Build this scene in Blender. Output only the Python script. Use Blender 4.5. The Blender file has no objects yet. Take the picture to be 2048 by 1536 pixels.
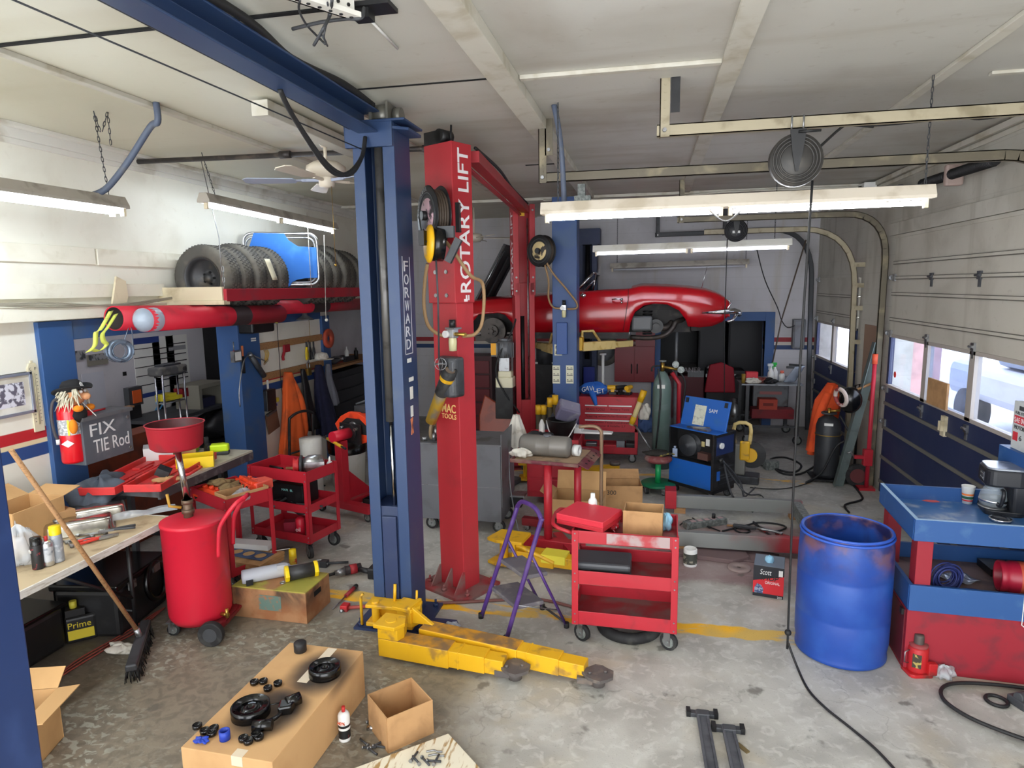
import bpy,bmesh,math,random
from math import sin,cos,pi,radians,atan2,hypot,sqrt
from mathutils import Vector as V,Matrix as Mx,Euler
random.seed(7)
S=bpy.context.scene
COL=S.collection
# ---------------------------------------------------------------- camera, sky, exposure
FPX,CAMH=1306.3,2.5
_y,_p,_r=radians(12.012),radians(8.476),radians(.8478)
FW=V((-sin(_y)*cos(_p),cos(_y)*cos(_p),-sin(_p)))
_rt=V((cos(_y),sin(_y),0)); _dn=FW.cross(_rt)
RT=cos(_r)*_rt+sin(_r)*_dn
DN=-sin(_r)*_rt+cos(_r)*_dn
cd=bpy.data.cameras.new('camera'); cam=bpy.data.objects.new('camera',cd); COL.objects.link(cam)
cd.sensor_width=36; cd.lens=FPX/2048*36; cd.clip_start=.05; cd.clip_end=200
cam.matrix_world=Mx(((RT.x,-DN.x,-FW.x,0),(RT.y,-DN.y,-FW.y,0),(RT.z,-DN.z,-FW.z,CAMH),(0,0,0,1)))
S.camera=cam
w=bpy.data.worlds.new('sky'); S.world=w; w.use_nodes=True
w.node_tree.nodes['Background'].inputs[0].default_value=(.93,.96,1.0,1)
w.node_tree.nodes['Background'].inputs[1].default_value=2.6
S.view_settings.view_transform='Standard'; S.view_settings.look='None'
S.view_settings.exposure=1.3; S.view_settings.gamma=1
S.view_settings.use_curve_mapping=False
S.cycles.max_bounces=8; S.cycles.diffuse_bounces=5; S.cycles.transparent_max_bounces=12
# ---------------------------------------------------------------- where a photo point lies in the room
def ray(x,y):return(x-1024)/FPX*RT+(y-768)/FPX*DN+FW
C0=V((0,0,CAMH))
def F(x,y,z=0):
    v=ray(x,y); return C0+v*((z-CAMH)/v.z)
def DY(x,y,Y):
    v=ray(x,y); return C0+v*(Y/v.y)
def DX(x,y,X):
    v=ray(x,y); return C0+v*(X/v.x)
def fr(p,q,z=0):
    a,b=F(*p,z),F(*q,z); d=b-a
    return a,atan2(d.y,d.x),d.length
# ---------------------------------------------------------------- mesh builder
class B:
    def __init__(s):s.V=[]; s.F=[]; s.S=[]; s.I=[]; s.M=Mx()
    def at(s,M):s.M=M; return s
    def put(s,vs,fs,sm=0,mi=0):
        n=len(s.V); s.V+=[tuple(s.M@V(v)) for v in vs]
        for f in fs:s.F.append([n+i for i in f]); s.S.append(sm); s.I.append(mi)
        return s
    def box(s,a,b,mi=0):
        x0,y0,z0=a; x1,y1,z1=b
        return s.put([(x0,y0,z0),(x1,y0,z0),(x1,y1,z0),(x0,y1,z0),(x0,y0,z1),(x1,y0,z1),(x1,y1,z1),(x0,y1,z1)],
 [(0,3,2,1),(4,5,6,7),(0,1,5,4),(1,2,6,5),(2,3,7,6),(3,0,4,7)],0,mi)
    def cb(s,c,d,rot=None,mi=0):
        o=s.M; s.M=o@Mx.Translation(c)@(Euler(rot).to_matrix().to_4x4() if rot else Mx())
        s.box((-d[0]/2,-d[1]/2,-d[2]/2),(d[0]/2,d[1]/2,d[2]/2),mi); s.M=o; return s
    def cyl(s,p,q,r,r2=None,n=14,mi=0,cap=1):
        p,q=V(p),V(q); r2=r if r2 is None else r2
        d=(q-p).normalized(); a=V((0,0,1)) if abs(d.z)<.9 else V((1,0,0))
        u=d.cross(a).normalized(); w_=d.cross(u)
        vs=[]
        for(c,rr) in((p,r),(q,r2)):
            vs+=[c+rr*(cos(2*pi*i/n)*u+sin(2*pi*i/n)*w_) for i in range(n)]
        s.put(vs,[(i,(i+1)%n,n+(i+1)%n,n+i) for i in range(n)],1,mi)
        if cap:s.put(vs,[tuple(range(n))[::-1],tuple(range(n,2*n))],0,mi)
        return s
    def tube(s,pts,r,n=7,mi=0,closed=0,sp=0):
        pts=[V(p) for p in pts]
        if sp:
            o=[]; m=len(pts)
            for i in range(m if closed else m-1):
                g=(lambda k:pts[k%m]) if closed else(lambda k:pts[min(max(k,0),m-1)])
                a,b_,c,d=g(i-1),g(i),g(i+1),g(i+2)
                for k in range(sp):
                    t=k/sp
                    o.append(.5*((2*b_)+(c-a)*t+(2*a-5*b_+4*c-d)*t*t+(3*b_-a-3*c+d)*t**3))
            if not closed:o.append(pts[-1])
            if isinstance(r,(list,tuple)):
                r=[r[min(i//sp,len(r)-2)]+(r[min(i//sp,len(r)-2)+1]-r[min(i//sp,len(r)-2)])*(i/sp-min(i//sp,len(r)-2)) for i in range(len(o))]
            pts=o
        m=len(pts); vs=[]; u=None
        for i in range(m):
            if closed:d=pts[(i+1)%m]-pts[i-1]
            else:d=pts[min(i+1,m-1)]-pts[max(i-1,0)]
            d=d.normalized() if d.length>1e-9 else V((0,0,1))
            if u is None:u=d.cross(V((0,0,1)) if abs(d.z)<.9 else V((1,0,0))).normalized()
            else:
                u=u-d*u.dot(d); u=u.normalized() if u.length>1e-6 else d.orthogonal().normalized()
            w_=d.cross(u)
            rr=r[i] if isinstance(r,(list,tuple)) else r
            vs+=[pts[i]+rr*(cos(2*pi*k/n)*u+sin(2*pi*k/n)*w_) for k in range(n)]
        fs=[]
        for i in range(m if closed else m-1):
            j=(i+1)%m
            fs+=[(i*n+k,i*n+(k+1)%n,j*n+(k+1)%n,j*n+k) for k in range(n)]
        if not closed:fs+=[tuple(range(n))[::-1],tuple(range((m-1)*n,m*n))]
        return s.put(vs,fs,1,mi)
    def lathe(s,pr,n=24,mi=0,c=(0,0,0),sm=1):
        vs=[(c[0]+r*cos(2*pi*i/n),c[1]+r*sin(2*pi*i/n),c[2]+z) for(r,z) in pr for i in range(n)]
        fs=[(k*n+i,k*n+(i+1)%n,(k+1)*n+(i+1)%n,(k+1)*n+i) for k in range(len(pr)-1) for i in range(n)]
        return s.put(vs,fs,sm,mi)
    def prism(s,poly,h0,h1,mi=0):
        n=len(poly)
        if sum(poly[i][0]*poly[(i+1)%n][1]-poly[(i+1)%n][0]*poly[i][1] for i in range(n))<0:poly=poly[::-1]
        vs=[(x,y,h0) for x,y in poly]+[(x,y,h1) for x,y in poly]
        return s.put(vs,[tuple(range(n))[::-1],tuple(range(n,2*n))]+[(i,(i+1)%n,n+(i+1)%n,n+i) for i in range(n)],0,mi)
    def surf(s,fn,nu,nv,mi=0,sm=1,wu=0):
        vs=[fn(i/nu,j/nv) for i in range(nu+(0 if wu else 1)) for j in range(nv+1)]
        m=nu if wu else nu+1; q=nv+1
        return s.put(vs,[(i*q+j,((i+1)%m)*q+j,((i+1)%m)*q+j+1,i*q+j+1) for i in range(nu) for j in range(nv)],sm,mi)
    def ball(s,c,r,n=10,mi=0):
        r=(r,r,r) if not isinstance(r,(tuple,list)) else r
        return s.surf(lambda u,v:(c[0]+r[0]*cos(2*pi*u)*sin(pi*v),c[1]+r[1]*sin(2*pi*u)*sin(pi*v),c[2]-r[2]*cos(pi*v)),2*n,n,mi,1,1)
    def torus(s,c,R,r,n=24,m=8,mi=0,axis=None):
        pts=[V((R*cos(2*pi*i/n),R*sin(2*pi*i/n),0)) for i in range(n)]
        if axis is not None:
            q=V((0,0,1)).rotation_difference(V(axis)); pts=[q@p for p in pts]
        return s.tube([V(c)+p for p in pts],r,m,mi,1)
def face(o,xd,yd):
    x=V(xd).normalized(); z=x.cross(V(yd)).normalized(); y=z.cross(x)
    M=Mx((x,y,z)).transposed().to_4x4(); M.translation=V(o); return M
def TR(x,y,z=0,rz=0,rx=0,ry=0):return Mx.Translation((x,y,z))@Euler((rx,ry,rz)).to_matrix().to_4x4()
def ob(name,b,mats,par=None,bev=0,solid=0,sub=0,loc=None,rot=None,seg=2):
    me=bpy.data.meshes.new(name)
    me.from_pydata(b.V,[],b.F); me.update()
    if not isinstance(mats,(list,tuple)):mats=[mats]
    for m in mats:me.materials.append(m)
    me.polygons.foreach_set('use_smooth',[bool(x) for x in b.S])
    me.polygons.foreach_set('material_index',[min(i,len(mats)-1) for i in b.I])
    bm=bmesh.new(); bm.from_mesh(me); bmesh.ops.remove_doubles(bm,verts=bm.verts,dist=1e-5)
    if not solid:bmesh.ops.recalc_face_normals(bm,faces=bm.faces)
    bm.to_mesh(me); bm.free()
    o=bpy.data.objects.new(name,me); COL.objects.link(o)
    if par:o.parent=par
    if loc is not None:o.location=loc
    if rot is not None:o.rotation_euler=rot
    if sub:m=o.modifiers.new('s','SUBSURF'); m.levels=m.render_levels=sub
    if solid:m=o.modifiers.new('t','SOLIDIFY'); m.thickness=solid; m.offset=0
    if bev:
        m=o.modifiers.new('b','BEVEL'); m.width=bev; m.segments=seg; m.limit_method='ANGLE'; m.angle_limit=radians(40)
    return o
def tag(o,label,cat,grp=None,kind=None):
    o['label']=label; o['category']=cat
    if grp:o['group']=grp
    if kind:o['kind']=kind
    return o
class T:
    def __init__(s,name,label,cat,loc=(0,0,0),rz=0,grp=None,rot=None):
        s.e=bpy.data.objects.new(name,None); COL.objects.link(s.e); s.e.empty_display_size=.1
        s.e.location=loc; s.e.rotation_euler=rot or(0,0,rz); tag(s.e,label,cat,grp)
    def p(s,name,b,mats,par=None,**k):return ob(name,b,mats,par or s.e,**k)
def solo(name,label,cat,b,mats,loc=(0,0,0),rz=0,grp=None,rot=None,**k):
    return tag(ob(name,b,mats,None,loc=loc,rot=rot or(0,0,rz),**k),label,cat,grp)
def struct(name,b,m,label=None,**k):
    o=ob(name,b,m,**k); o['kind']='structure'
    if label:o['label']=label
    return o
def dup(r,loc,rz=None,label=None,rot=None):
    def cp(o,par):
        c=o.copy(); COL.objects.link(c)
        if par:c.parent=par
        for ch in list(o.children):cp(ch,c)
        return c
    c=cp(r.e if isinstance(r,T) else r,None); c.location=loc
    if rz is not None:c.rotation_euler=(0,0,rz)
    if rot is not None:c.rotation_euler=rot
    if label:c['label']=label
    return c
def txt(s,w,h,M,m,par,name='lettering',depth=.001,shear=0,bold=0):
    cu=bpy.data.curves.new('t','FONT'); cu.body=s; cu.extrude=depth; cu.offset=bold; cu.shear=shear; cu.resolution_u=3
    t=bpy.data.objects.new('t',cu); COL.objects.link(t)
    dg=bpy.context.evaluated_depsgraph_get(); me=bpy.data.meshes.new_from_object(t.evaluated_get(dg))
    bpy.data.objects.remove(t); bpy.data.curves.remove(cu)
    xs=[v.co.x for v in me.vertices]; ys=[v.co.y for v in me.vertices]
    x0,x1,y0,y1=min(xs),max(xs),min(ys),max(ys)
    for v in me.vertices:
        v.co=M@V(((v.co.x-x0)/(x1-x0)*w,(v.co.y-y0)/(y1-y0)*h,v.co.z))
    me.name=name; me.materials.clear(); me.materials.append(m)
    o=bpy.data.objects.new(name,me); COL.objects.link(o)
    if par:o.parent=par
    return o
# ---------------------------------------------------------------- materials
def lin(c):
    f=lambda x:x/12.92 if x<=.04045 else((x+.055)/1.055)**2.4
    return tuple(f(x/255) for x in c[:3])+(1,)
class N:
    def __init__(s,m):
        s.t=m.node_tree; s.n=s.t.nodes; s.l=s.t.links
        s.b=s.n['Principled BSDF']
    def new(s,k,**kw):
        n=s.n.new(k)
        for a,v in kw.items():setattr(n,a,v)
        return n
    def co(s):
        if not hasattr(s,'_c'):s._c=s.new('ShaderNodeTexCoord').outputs['Object']
        return s._c
    def noise(s,scale,detail=4,dist=0,vec=None,out='Fac',stretch=None):
        n=s.new('ShaderNodeTexNoise'); n.inputs['Scale'].default_value=scale; n.inputs['Detail'].default_value=detail
        n.inputs['Distortion'].default_value=dist
        v=vec or s.co()
        if stretch:
            mp=s.new('ShaderNodeMapping'); mp.inputs['Scale'].default_value=stretch; s.l.new(v,mp.inputs[0]); v=mp.outputs[0]
        s.l.new(v,n.inputs['Vector']); return n.outputs[out]
    def ramp(s,f,lo,hi):
        n=s.new('ShaderNodeMapRange',interpolation_type='SMOOTHSTEP'); s.l.new(f,n.inputs[0])
        n.inputs[1].default_value=lo; n.inputs[2].default_value=hi; return n.outputs[0]
    def math(s,op,a,b=None):
        n=s.new('ShaderNodeMath',operation=op)
        for i,x in enumerate((a,b)):
            if x is None:continue
            if isinstance(x,(int,float)):n.inputs[i].default_value=x
            else:s.l.new(x,n.inputs[i])
        return n.outputs[0]
    def mix(s,f,a,b):
        n=s.new('ShaderNodeMix',data_type='RGBA')
        for i,x in((0,f),(6,a),(7,b)):
            if isinstance(x,(int,float)):n.inputs[i].default_value=x
            elif isinstance(x,tuple):n.inputs[i].default_value=lin(x)
            else:s.l.new(x,n.inputs[i])
        return n.outputs[2]
    def xyz(s):
        if not hasattr(s,'_x'):
            n=s.new('ShaderNodeSeparateXYZ'); s.l.new(s.co(),n.inputs[0]); s._x=n.outputs
        return s._x
    def band(s,v,lo,hi,soft):
        return s.math('MULTIPLY',s.ramp(v,lo-soft,lo+soft),s.math('SUBTRACT',1,s.ramp(v,hi-soft,hi+soft)))
    def bump(s,h,strength,dist=.01):
        n=s.new('ShaderNodeBump'); n.inputs['Strength'].default_value=strength; n.inputs['Distance'].default_value=dist
        s.l.new(h,n.inputs['Height']); s.l.new(n.outputs[0],s.b.inputs['Normal'])
    def color(s,c):s.l.new(c,s.b.inputs['Base Color'])
_M={}
def mat(name,col,rough=.5,metal=0,dirt=None,ds=7,lo=.5,hi=.68,amt=1.,bump=0,bs=40,coat=0,alpha=1,emit=0,trans=0,spec=.5,stretch=None):
    if name in _M:return _M[name]
    m=bpy.data.materials.new(name); m.use_nodes=True; n=N(m); b=n.b
    b.inputs['Base Color'].default_value=lin(col); b.inputs['Roughness'].default_value=rough; b.inputs['Metallic'].default_value=metal
    b.inputs['Specular IOR Level'].default_value=spec
    if coat:b.inputs['Coat Weight'].default_value=coat; b.inputs['Coat Roughness'].default_value=.12
    if dirt:
        f=n.ramp(n.noise(ds,6,.3,stretch=stretch),lo,hi)
        if amt<1:f=n.math('MULTIPLY',f,amt)
        n.color(n.mix(f,col,dirt))
    if bump:n.bump(n.noise(bs,3),bump)
    if alpha<1:b.inputs['Alpha'].default_value=alpha
    if emit:b.inputs['Emission Color'].default_value=lin(col); b.inputs['Emission Strength'].default_value=emit
    if trans:b.inputs['Transmission Weight'].default_value=trans
    _M[name]=m; return m
BLU=mat('lift_blue',(42,64,102),.42,dirt=(62,78,102),ds=5,lo=.5,hi=.8,amt=.7)
NAVY=mat('dark_blue_paint',(36,50,86),.5,dirt=(50,62,90),ds=4)
WBLU=mat('wood_blue',(38,82,142),.5,dirt=(58,98,150),ds=9,lo=.55,hi=.75)
TBLU=mat('trim_blue',(50,86,138),.55,dirt=(72,92,120),ds=4,lo=.5,hi=.8)
RED=mat('lift_red',(176,46,54),.42,dirt=(130,48,50),ds=3.5,lo=.5,hi=.8,amt=.6)
CRED=mat('cart_red',(178,34,48),.4,dirt=(126,36,44),ds=6,lo=.55,hi=.8,amt=.7)
DRED=mat('dark_red',(128,18,30),.5,dirt=(96,22,28),ds=5)
RUSTR=mat('dusty_red',(150,40,46),.6,dirt=(128,96,92),ds=4,lo=.4,hi=.62)
YEL=mat('arm_yellow',(224,172,26),.45,dirt=(166,126,56),ds=9,lo=.55,hi=.72)
PYEL=mat('pale_yellow',(226,200,132),.6,dirt=(196,160,84),ds=9,lo=.5,hi=.7)
BLK=mat('black_plastic',(22,22,24),.45,dirt=(40,40,42),ds=6)
BLKG=mat('gloss_black',(10,10,11),.22)
RUB=mat('rubber',(30,30,32),.75,dirt=(58,57,56),ds=8)
GRY=mat('grey_steel',(112,114,118),.5,.3,dirt=(86,84,82),ds=6)
DGRY=mat('dark_grey',(62,64,68),.5,dirt=(46,46,48),ds=6)
CHR=mat('chrome',(205,206,210),.14,1)
STL=mat('bare_steel',(158,160,162),.35,.85,dirt=(106,100,94),ds=14,lo=.5,hi=.7)
GALV=mat('galvanized',(140,146,142),.45,.35,dirt=(112,118,116),ds=30,lo=.45,hi=.55)
ALU=mat('aluminium',(200,202,204),.28,.9,dirt=(160,160,160),ds=12)
WHT=mat('white_paint',(226,224,216),.55,dirt=(196,190,176),ds=3)
CRM=mat('cream_paint',(216,206,176),.55,dirt=(176,162,130),ds=5,lo=.5,hi=.75)
WPL=mat('white_plastic',(228,228,226),.4)
CARD=mat('cardboard',(188,146,100),.85,dirt=(168,128,86),ds=8,lo=.4,hi=.7)
CARDP=mat('cardboard_pale',(206,164,112),.85,dirt=(190,150,100),ds=3,lo=.4,hi=.7)
WOOD=mat('plain_wood',(168,126,84),.7,dirt=(134,96,62),ds=10,stretch=(1,8,8))
CORD=mat('black_cord',(26,26,28),.6)
TAN=mat('tan_hose',(150,120,84),.6)
ORG=mat('orange_cloth',(222,92,34),.9,dirt=(150,74,40),ds=3,lo=.45,hi=.7)
GLO=mat('engine_orange',(236,72,34),.45,dirt=(196,56,32),ds=8)
PAPER=mat('paper',(226,226,222),.9)
RAG=mat('rag_white',(214,210,200),.95,dirt=(180,172,158),ds=12)
DKHOLE=mat('dark_hole',(10,10,11),.9)
BRS=mat('brass',(176,142,70),.35,.9)
YPL=mat('yellow_plastic',(240,206,12),.4)
# ---------------------------------------------------------------- the room
ZC,XL,XR,YB=3.75,-4.7,2.75,12.0
def floor_mat():
    m=bpy.data.materials.new('painted_concrete'); m.use_nodes=True; n=N(m); x,y,z=n.xyz()
    n.b.inputs['Roughness'].default_value=.55
    big=n.noise(.55,5,.6); mid=n.noise(2.6,7,.4); fine=n.noise(13,9,.9); grit=n.noise(90,3)
    col=n.mix(n.ramp(mid,.35,.65),(188,187,180),(164,162,155))
    col=n.mix(n.math('MULTIPLY',n.ramp(fine,.5,.66),.5),col,(208,208,202))
    tint=n.ramp(n.noise(1.7,4,.5,stretch=(1,1,1.7)),.52,.7)
    col=n.mix(n.math('MULTIPLY',tint,.45),col,(186,172,142))
    edge=n.math('ADD',n.math('ADD',x,n.math('MULTIPLY',y,.22)),n.math('MULTIPLY',n.math('SUBTRACT',big,.5),2.2))
    bare=n.math('SUBTRACT',1,n.ramp(edge,-.75,.35))
    bare=n.math('MULTIPLY',bare,n.math('SUBTRACT',1,n.ramp(y,4.0,5.2)))
    fl_=n.ramp(n.noise(17,9,.8,stretch=(1,1.5,1)),.53,.6)
    fl2=n.ramp(n.noise(1.3,6),.4,.62)
    bcol=n.mix(n.ramp(fine,.4,.65),(132,123,107),(112,104,91))
    bcol=n.mix(n.math('MULTIPLY',n.math('MULTIPLY',fl_,fl2),.75),bcol,(172,173,160))
    col=n.mix(bare,col,bcol)
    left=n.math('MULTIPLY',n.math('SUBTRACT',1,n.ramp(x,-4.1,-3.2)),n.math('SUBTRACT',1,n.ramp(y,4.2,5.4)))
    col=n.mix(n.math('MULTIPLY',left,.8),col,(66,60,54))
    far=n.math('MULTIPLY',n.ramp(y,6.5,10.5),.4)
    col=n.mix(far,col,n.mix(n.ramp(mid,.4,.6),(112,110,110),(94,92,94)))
    pk=n.math('MULTIPLY',n.band(n.math('ADD',x,n.math('MULTIPLY',mid,.3)),.15,1.75,.18),n.band(n.math('ADD',y,n.math('MULTIPLY',mid,.2)),5.55,7.0,.08))
    col=n.mix(n.math('MULTIPLY',pk,n.math('ADD',.35,n.math('MULTIPLY',mid,.6))),col,(128,84,88))
    wob=n.math('MULTIPLY',n.math('SUBTRACT',n.noise(6,4),.5),.12)
    wear=n.ramp(n.noise(4,9,.7,stretch=(.5,1.5,1)),.41,.5)
    yl=n.math('MULTIPLY',n.band(n.math('ADD',n.math('ADD',y,n.math('MULTIPLY',x,.012)),wob),4.57,4.73,.012),wear)
    yl=n.math('MULTIPLY',yl,n.band(x,-4.2,1.3,.2))
    y2=n.math('MULTIPLY',n.band(n.math('ADD',y,wob),8.5,8.64,.02),n.math('MULTIPLY',wear,.75))
    y2=n.math('MULTIPLY',y2,n.band(x,-2.4,2.3,.2))
    col=n.mix(n.math('MAXIMUM',yl,y2),col,n.mix(n.ramp(n.noise(1.4,2),.45,.55),(214,178,92),(244,184,26)))
    v=n.new('ShaderNodeTexVoronoi',feature='DISTANCE_TO_EDGE'); v.inputs['Scale'].default_value=.42
    sm=n.new('ShaderNodeVectorMath',operation='ADD'); n.l.new(n.co(),sm.inputs[0]); n.l.new(n.noise(3,4,out='Color'),sm.inputs[1]); n.l.new(sm.outputs[0],v.inputs['Vector'])
    col=n.mix(n.math('MULTIPLY',n.math('SUBTRACT',1,n.ramp(v.outputs[0],0,.005)),.25),col,(84,80,74))
    col=n.mix(n.math('MULTIPLY',n.ramp(n.noise(3.6,5),.64,.7),.7),col,(86,82,76))
    col=n.mix(n.math('MULTIPLY',n.ramp(grit,.62,.72),.35),col,(80,76,70))
    n.color(col); n.bump(n.math('ADD',fine,n.math('MULTIPLY',grit,.5)),.12)
    return m
def wall_mat(name,base,dirt,stripes=(),ds=1.6,lo=.45,hi=.75,rough=.6,streak=None,courses=0):
    m=bpy.data.materials.new(name); m.use_nodes=True; n=N(m); x,y,z=n.xyz()
    n.b.inputs['Roughness'].default_value=rough
    c=n.mix(n.ramp(n.noise(ds,6,.5),lo,hi),base,dirt)
    c=n.mix(n.math('MULTIPLY',n.ramp(n.noise(14,5,.6),.62,.72),.4),c,dirt)
    if streak:c=n.mix(n.math('MULTIPLY',n.ramp(n.noise(1.2,6,.6,stretch=(3,3,.35)),.52,.75),.6),c,streak)
    for a,b_,k in stripes:
        c=n.mix(n.band(z,a,b_,.004),c,k)
    if courses:
        f=n.math('FRACT',n.math('MULTIPLY',z,5)); c=n.mix(n.math('MULTIPLY',n.math('SUBTRACT',1,n.ramp(f,.0,.06)),.18),c,(120,116,110))
    n.color(c); n.bump(n.noise(30,4),.06)
    return m
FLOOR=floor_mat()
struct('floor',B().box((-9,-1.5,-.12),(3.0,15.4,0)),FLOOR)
CEIL=wall_mat('ceiling_board',(198,196,188),(172,166,154),ds=.9,streak=None,lo=.4,hi=.8,rough=.5)
n=N(CEIL); lk=[l for l in CEIL.node_tree.links if l.to_socket.name=='Base Color'][0].from_socket
f1=n.math('MULTIPLY',n.ramp(n.noise(.9,5,.4,stretch=(.5,3,1)),.5,.72),.5)
c1=n.mix(f1,lk,(158,148,128))
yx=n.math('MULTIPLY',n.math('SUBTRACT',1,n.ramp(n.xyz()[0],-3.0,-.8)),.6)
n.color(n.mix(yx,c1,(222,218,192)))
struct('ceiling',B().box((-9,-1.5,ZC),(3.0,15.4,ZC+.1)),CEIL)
ST=[(1.37,1.46,(184,34,42)),(1.335,1.37,(224,208,168)),(1.235,1.335,(40,74,132))]
LW=wall_mat('left_wall_paint',(232,229,216),(220,215,200),ST,ds=2)
b=B()
b.box((XL-.2,-1.5,2.28),(XL,12,ZC)); b.box((XL-.2,-1.5,0),(XL,4.3,2.28)); b.box((XL-.2,6.72,0),(XL,8.93,2.28))
struct('wall_left',b,LW)
AW=wall_mat('annex_paint',(204,202,208),(184,182,188),ds=1.2)
b=B(); b.box((-6.4,-1.5,0),(-6.2,8.15,ZC)); b.box((-5.65,8.95,0),(-5.45,12,ZC))
struct('wall_annex',b,AW)
b=B(); b.box((-6.4,8.15,0),(-6.2,8.85,ZC)); b.box((-6.4,8.85,0),(-4.9,8.95,ZC)); struct('wall_annex_end',b,wall_mat('shaded_end_paint',(58,56,58),(38,37,40),ds=1.4))  # near-black colour stands in for shade at the annex end no light reaches
BS=[(1.485,1.565,(150,38,46)),(1.43,1.485,(206,196,184)),(1.355,1.43,(40,66,110))]
BW=wall_mat('back_wall_paint',(200,198,202),(182,180,181),BS,ds=1.2,streak=(182,174,160),courses=1)
dl,dr,dt=DY(1322,640,YB).x,DY(1531,640,YB).x,DY(1440,642,YB).z
b=B()
b.box((-5.65,YB,0),(dl,YB+.2,ZC)); b.box((dr,YB,0),(3.0,YB+.2,ZC)); b.box((dl,YB,dt),(dr,YB+.2,ZC))
struct('wall_back',b,BW)
RWM=wall_mat('right_wall_block',(196,193,182),(166,161,148),ds=1.3,streak=(156,150,136),courses=1)
D1=(5.15,8.38,3.0); D2=(9.62,11.8,2.55)
b=B()
b.box((XR,-1.5,0),(XR+.25,D1[0],ZC)); b.box((XR,D1[1],0),(XR+.25,D2[0],ZC)); b.box((XR,D2[1],0),(XR+.25,YB,ZC))
b.box((XR,D1[0],D1[2]),(XR+.25,D1[1],ZC)); b.box((XR,D2[0],D2[2]),(XR+.25,D2[1],ZC))
struct('wall_right',b,RWM)
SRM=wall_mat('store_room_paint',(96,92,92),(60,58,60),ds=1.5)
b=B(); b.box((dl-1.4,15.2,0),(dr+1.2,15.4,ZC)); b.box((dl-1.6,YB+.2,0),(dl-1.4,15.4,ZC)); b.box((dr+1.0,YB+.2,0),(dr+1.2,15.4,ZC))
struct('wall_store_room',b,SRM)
fw=DY(1547,700,YB).x-dr
def trim(k,b,m,**kw):return struct('trim_%d'%k,b,m,bev=.004,**kw)
b=B(); b.box((dr,YB-.03,0),(dr+fw,YB+.22,dt+fw)); b.box((dl-fw,YB-.03,0),(dl,YB+.22,dt+fw)); b.box((dl,YB-.03,dt),(dr,YB+.22,dt+fw))
trim(1,b,TBLU,label='blue wooden frame round the dark doorway in the back wall')
b=B(); b.box((XL-.22,4.22,0),(XL+.04,4.53,2.28)); b.box((XL-.22,6.70,0),(XL+.06,7.12,2.2)); b.box((XL-.22,4.53,2.12),(XL+.03,6.7,2.28))
trim(2,b,TBLU,label='blue timber frame round the wide opening in the left wall')
b=B(); b.box((XL-.22,8.73,0),(XL+.04,8.95,2.12)); b.box((XL-.02,7.12,2.08),(XL+.02,8.73,2.26))
trim(3,b,TBLU,label='blue post at the far end of the coat wall')
WB=wall_mat('old_white_boards',(230,226,210),(210,204,184),ds=4,streak=None)
for k,(z0,z1,t,y1) in enumerate(((2.74,2.88,.03,4.85),(2.735,2.875,.032,8.7),(2.46,2.575,.05,5.62),(2.29,2.4,.1,6.3))):
    trim(4+k,B().box((XL,-1.2 if k!=1 else 4.87,z0),(XL+t,y1,z1)),WB)
b=B(); b.box((XL,-1.5,ZC-.1),(XL+.05,12,ZC)); b.box((XL,-1.5,ZC-.14),(XL+.03,12,ZC-.1)); b.box((XL+.05,-1.5,ZC-.03),(XL+.12,12,ZC))
trim(8,b,WHT,label='white moulding where left wall meets ceiling')
CB=wall_mat('batten_paint',(202,198,186),(176,168,148),ds=5)
for k,(x,w_,h,y0,y1) in enumerate(((-.87,.15,.07,.5,9.9),(.43,.12,.03,.5,12),(1.72,.07,.025,.5,10.2),(-3.3,.06,.03,.5,11.5),(-2.08,.07,.02,4.6,12))):
    trim(10+k,B().box((x-w_/2,y0,ZC-h),(x+w_/2,y1,ZC)),CB)
trim(15,B().box((-2.58,4.05,ZC-.12),(-2.46,6.2,ZC-.02)),CB,label='hanging white board on the ceiling left of the blue beam')
b=B(); b.box((-.79,4.05,ZC-.025),(.37,4.1,ZC)); b.box((2.0,4.7,ZC-.02),(2.75,4.75,ZC))
trim(16,b,CB)
b=B(); b.box((-1.85,4.06,ZC-.006),(-.95,4.08,ZC)); b.box((-1.3,6.93,ZC-.006),(-.95,6.96,ZC)); b.box((-4,2.9,ZC-.01),(-1.4,2.93,ZC)); b.box((-.79,4.10,ZC-.006),(.37,4.115,ZC))
trim(17,b,DKHOLE,label='dark open seams between ceiling boards')
b=B(); b.box((-4.6,9.38,ZC-.05),(2.75,9.42,ZC-.01)); b.tube([(-1.5,9.33,ZC-.06),(0,9.33,ZC-.09),(1,9.33,ZC-.05),(2.6,9.33,ZC-.06)],.012,sp=4)
trim(18,b,CB)
b=B(); b.box((XR-.05,-1,ZC-.07),(XR,12,ZC-.02)); b.box((XR-.02,-1,ZC-.12),(XR,12,ZC-.08))
trim(19,b,CB)
trim(20,B().box((XR-.03,D1[0],3.02),(XR+.02,D1[1]+.2,3.16)),RWM)
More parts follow.
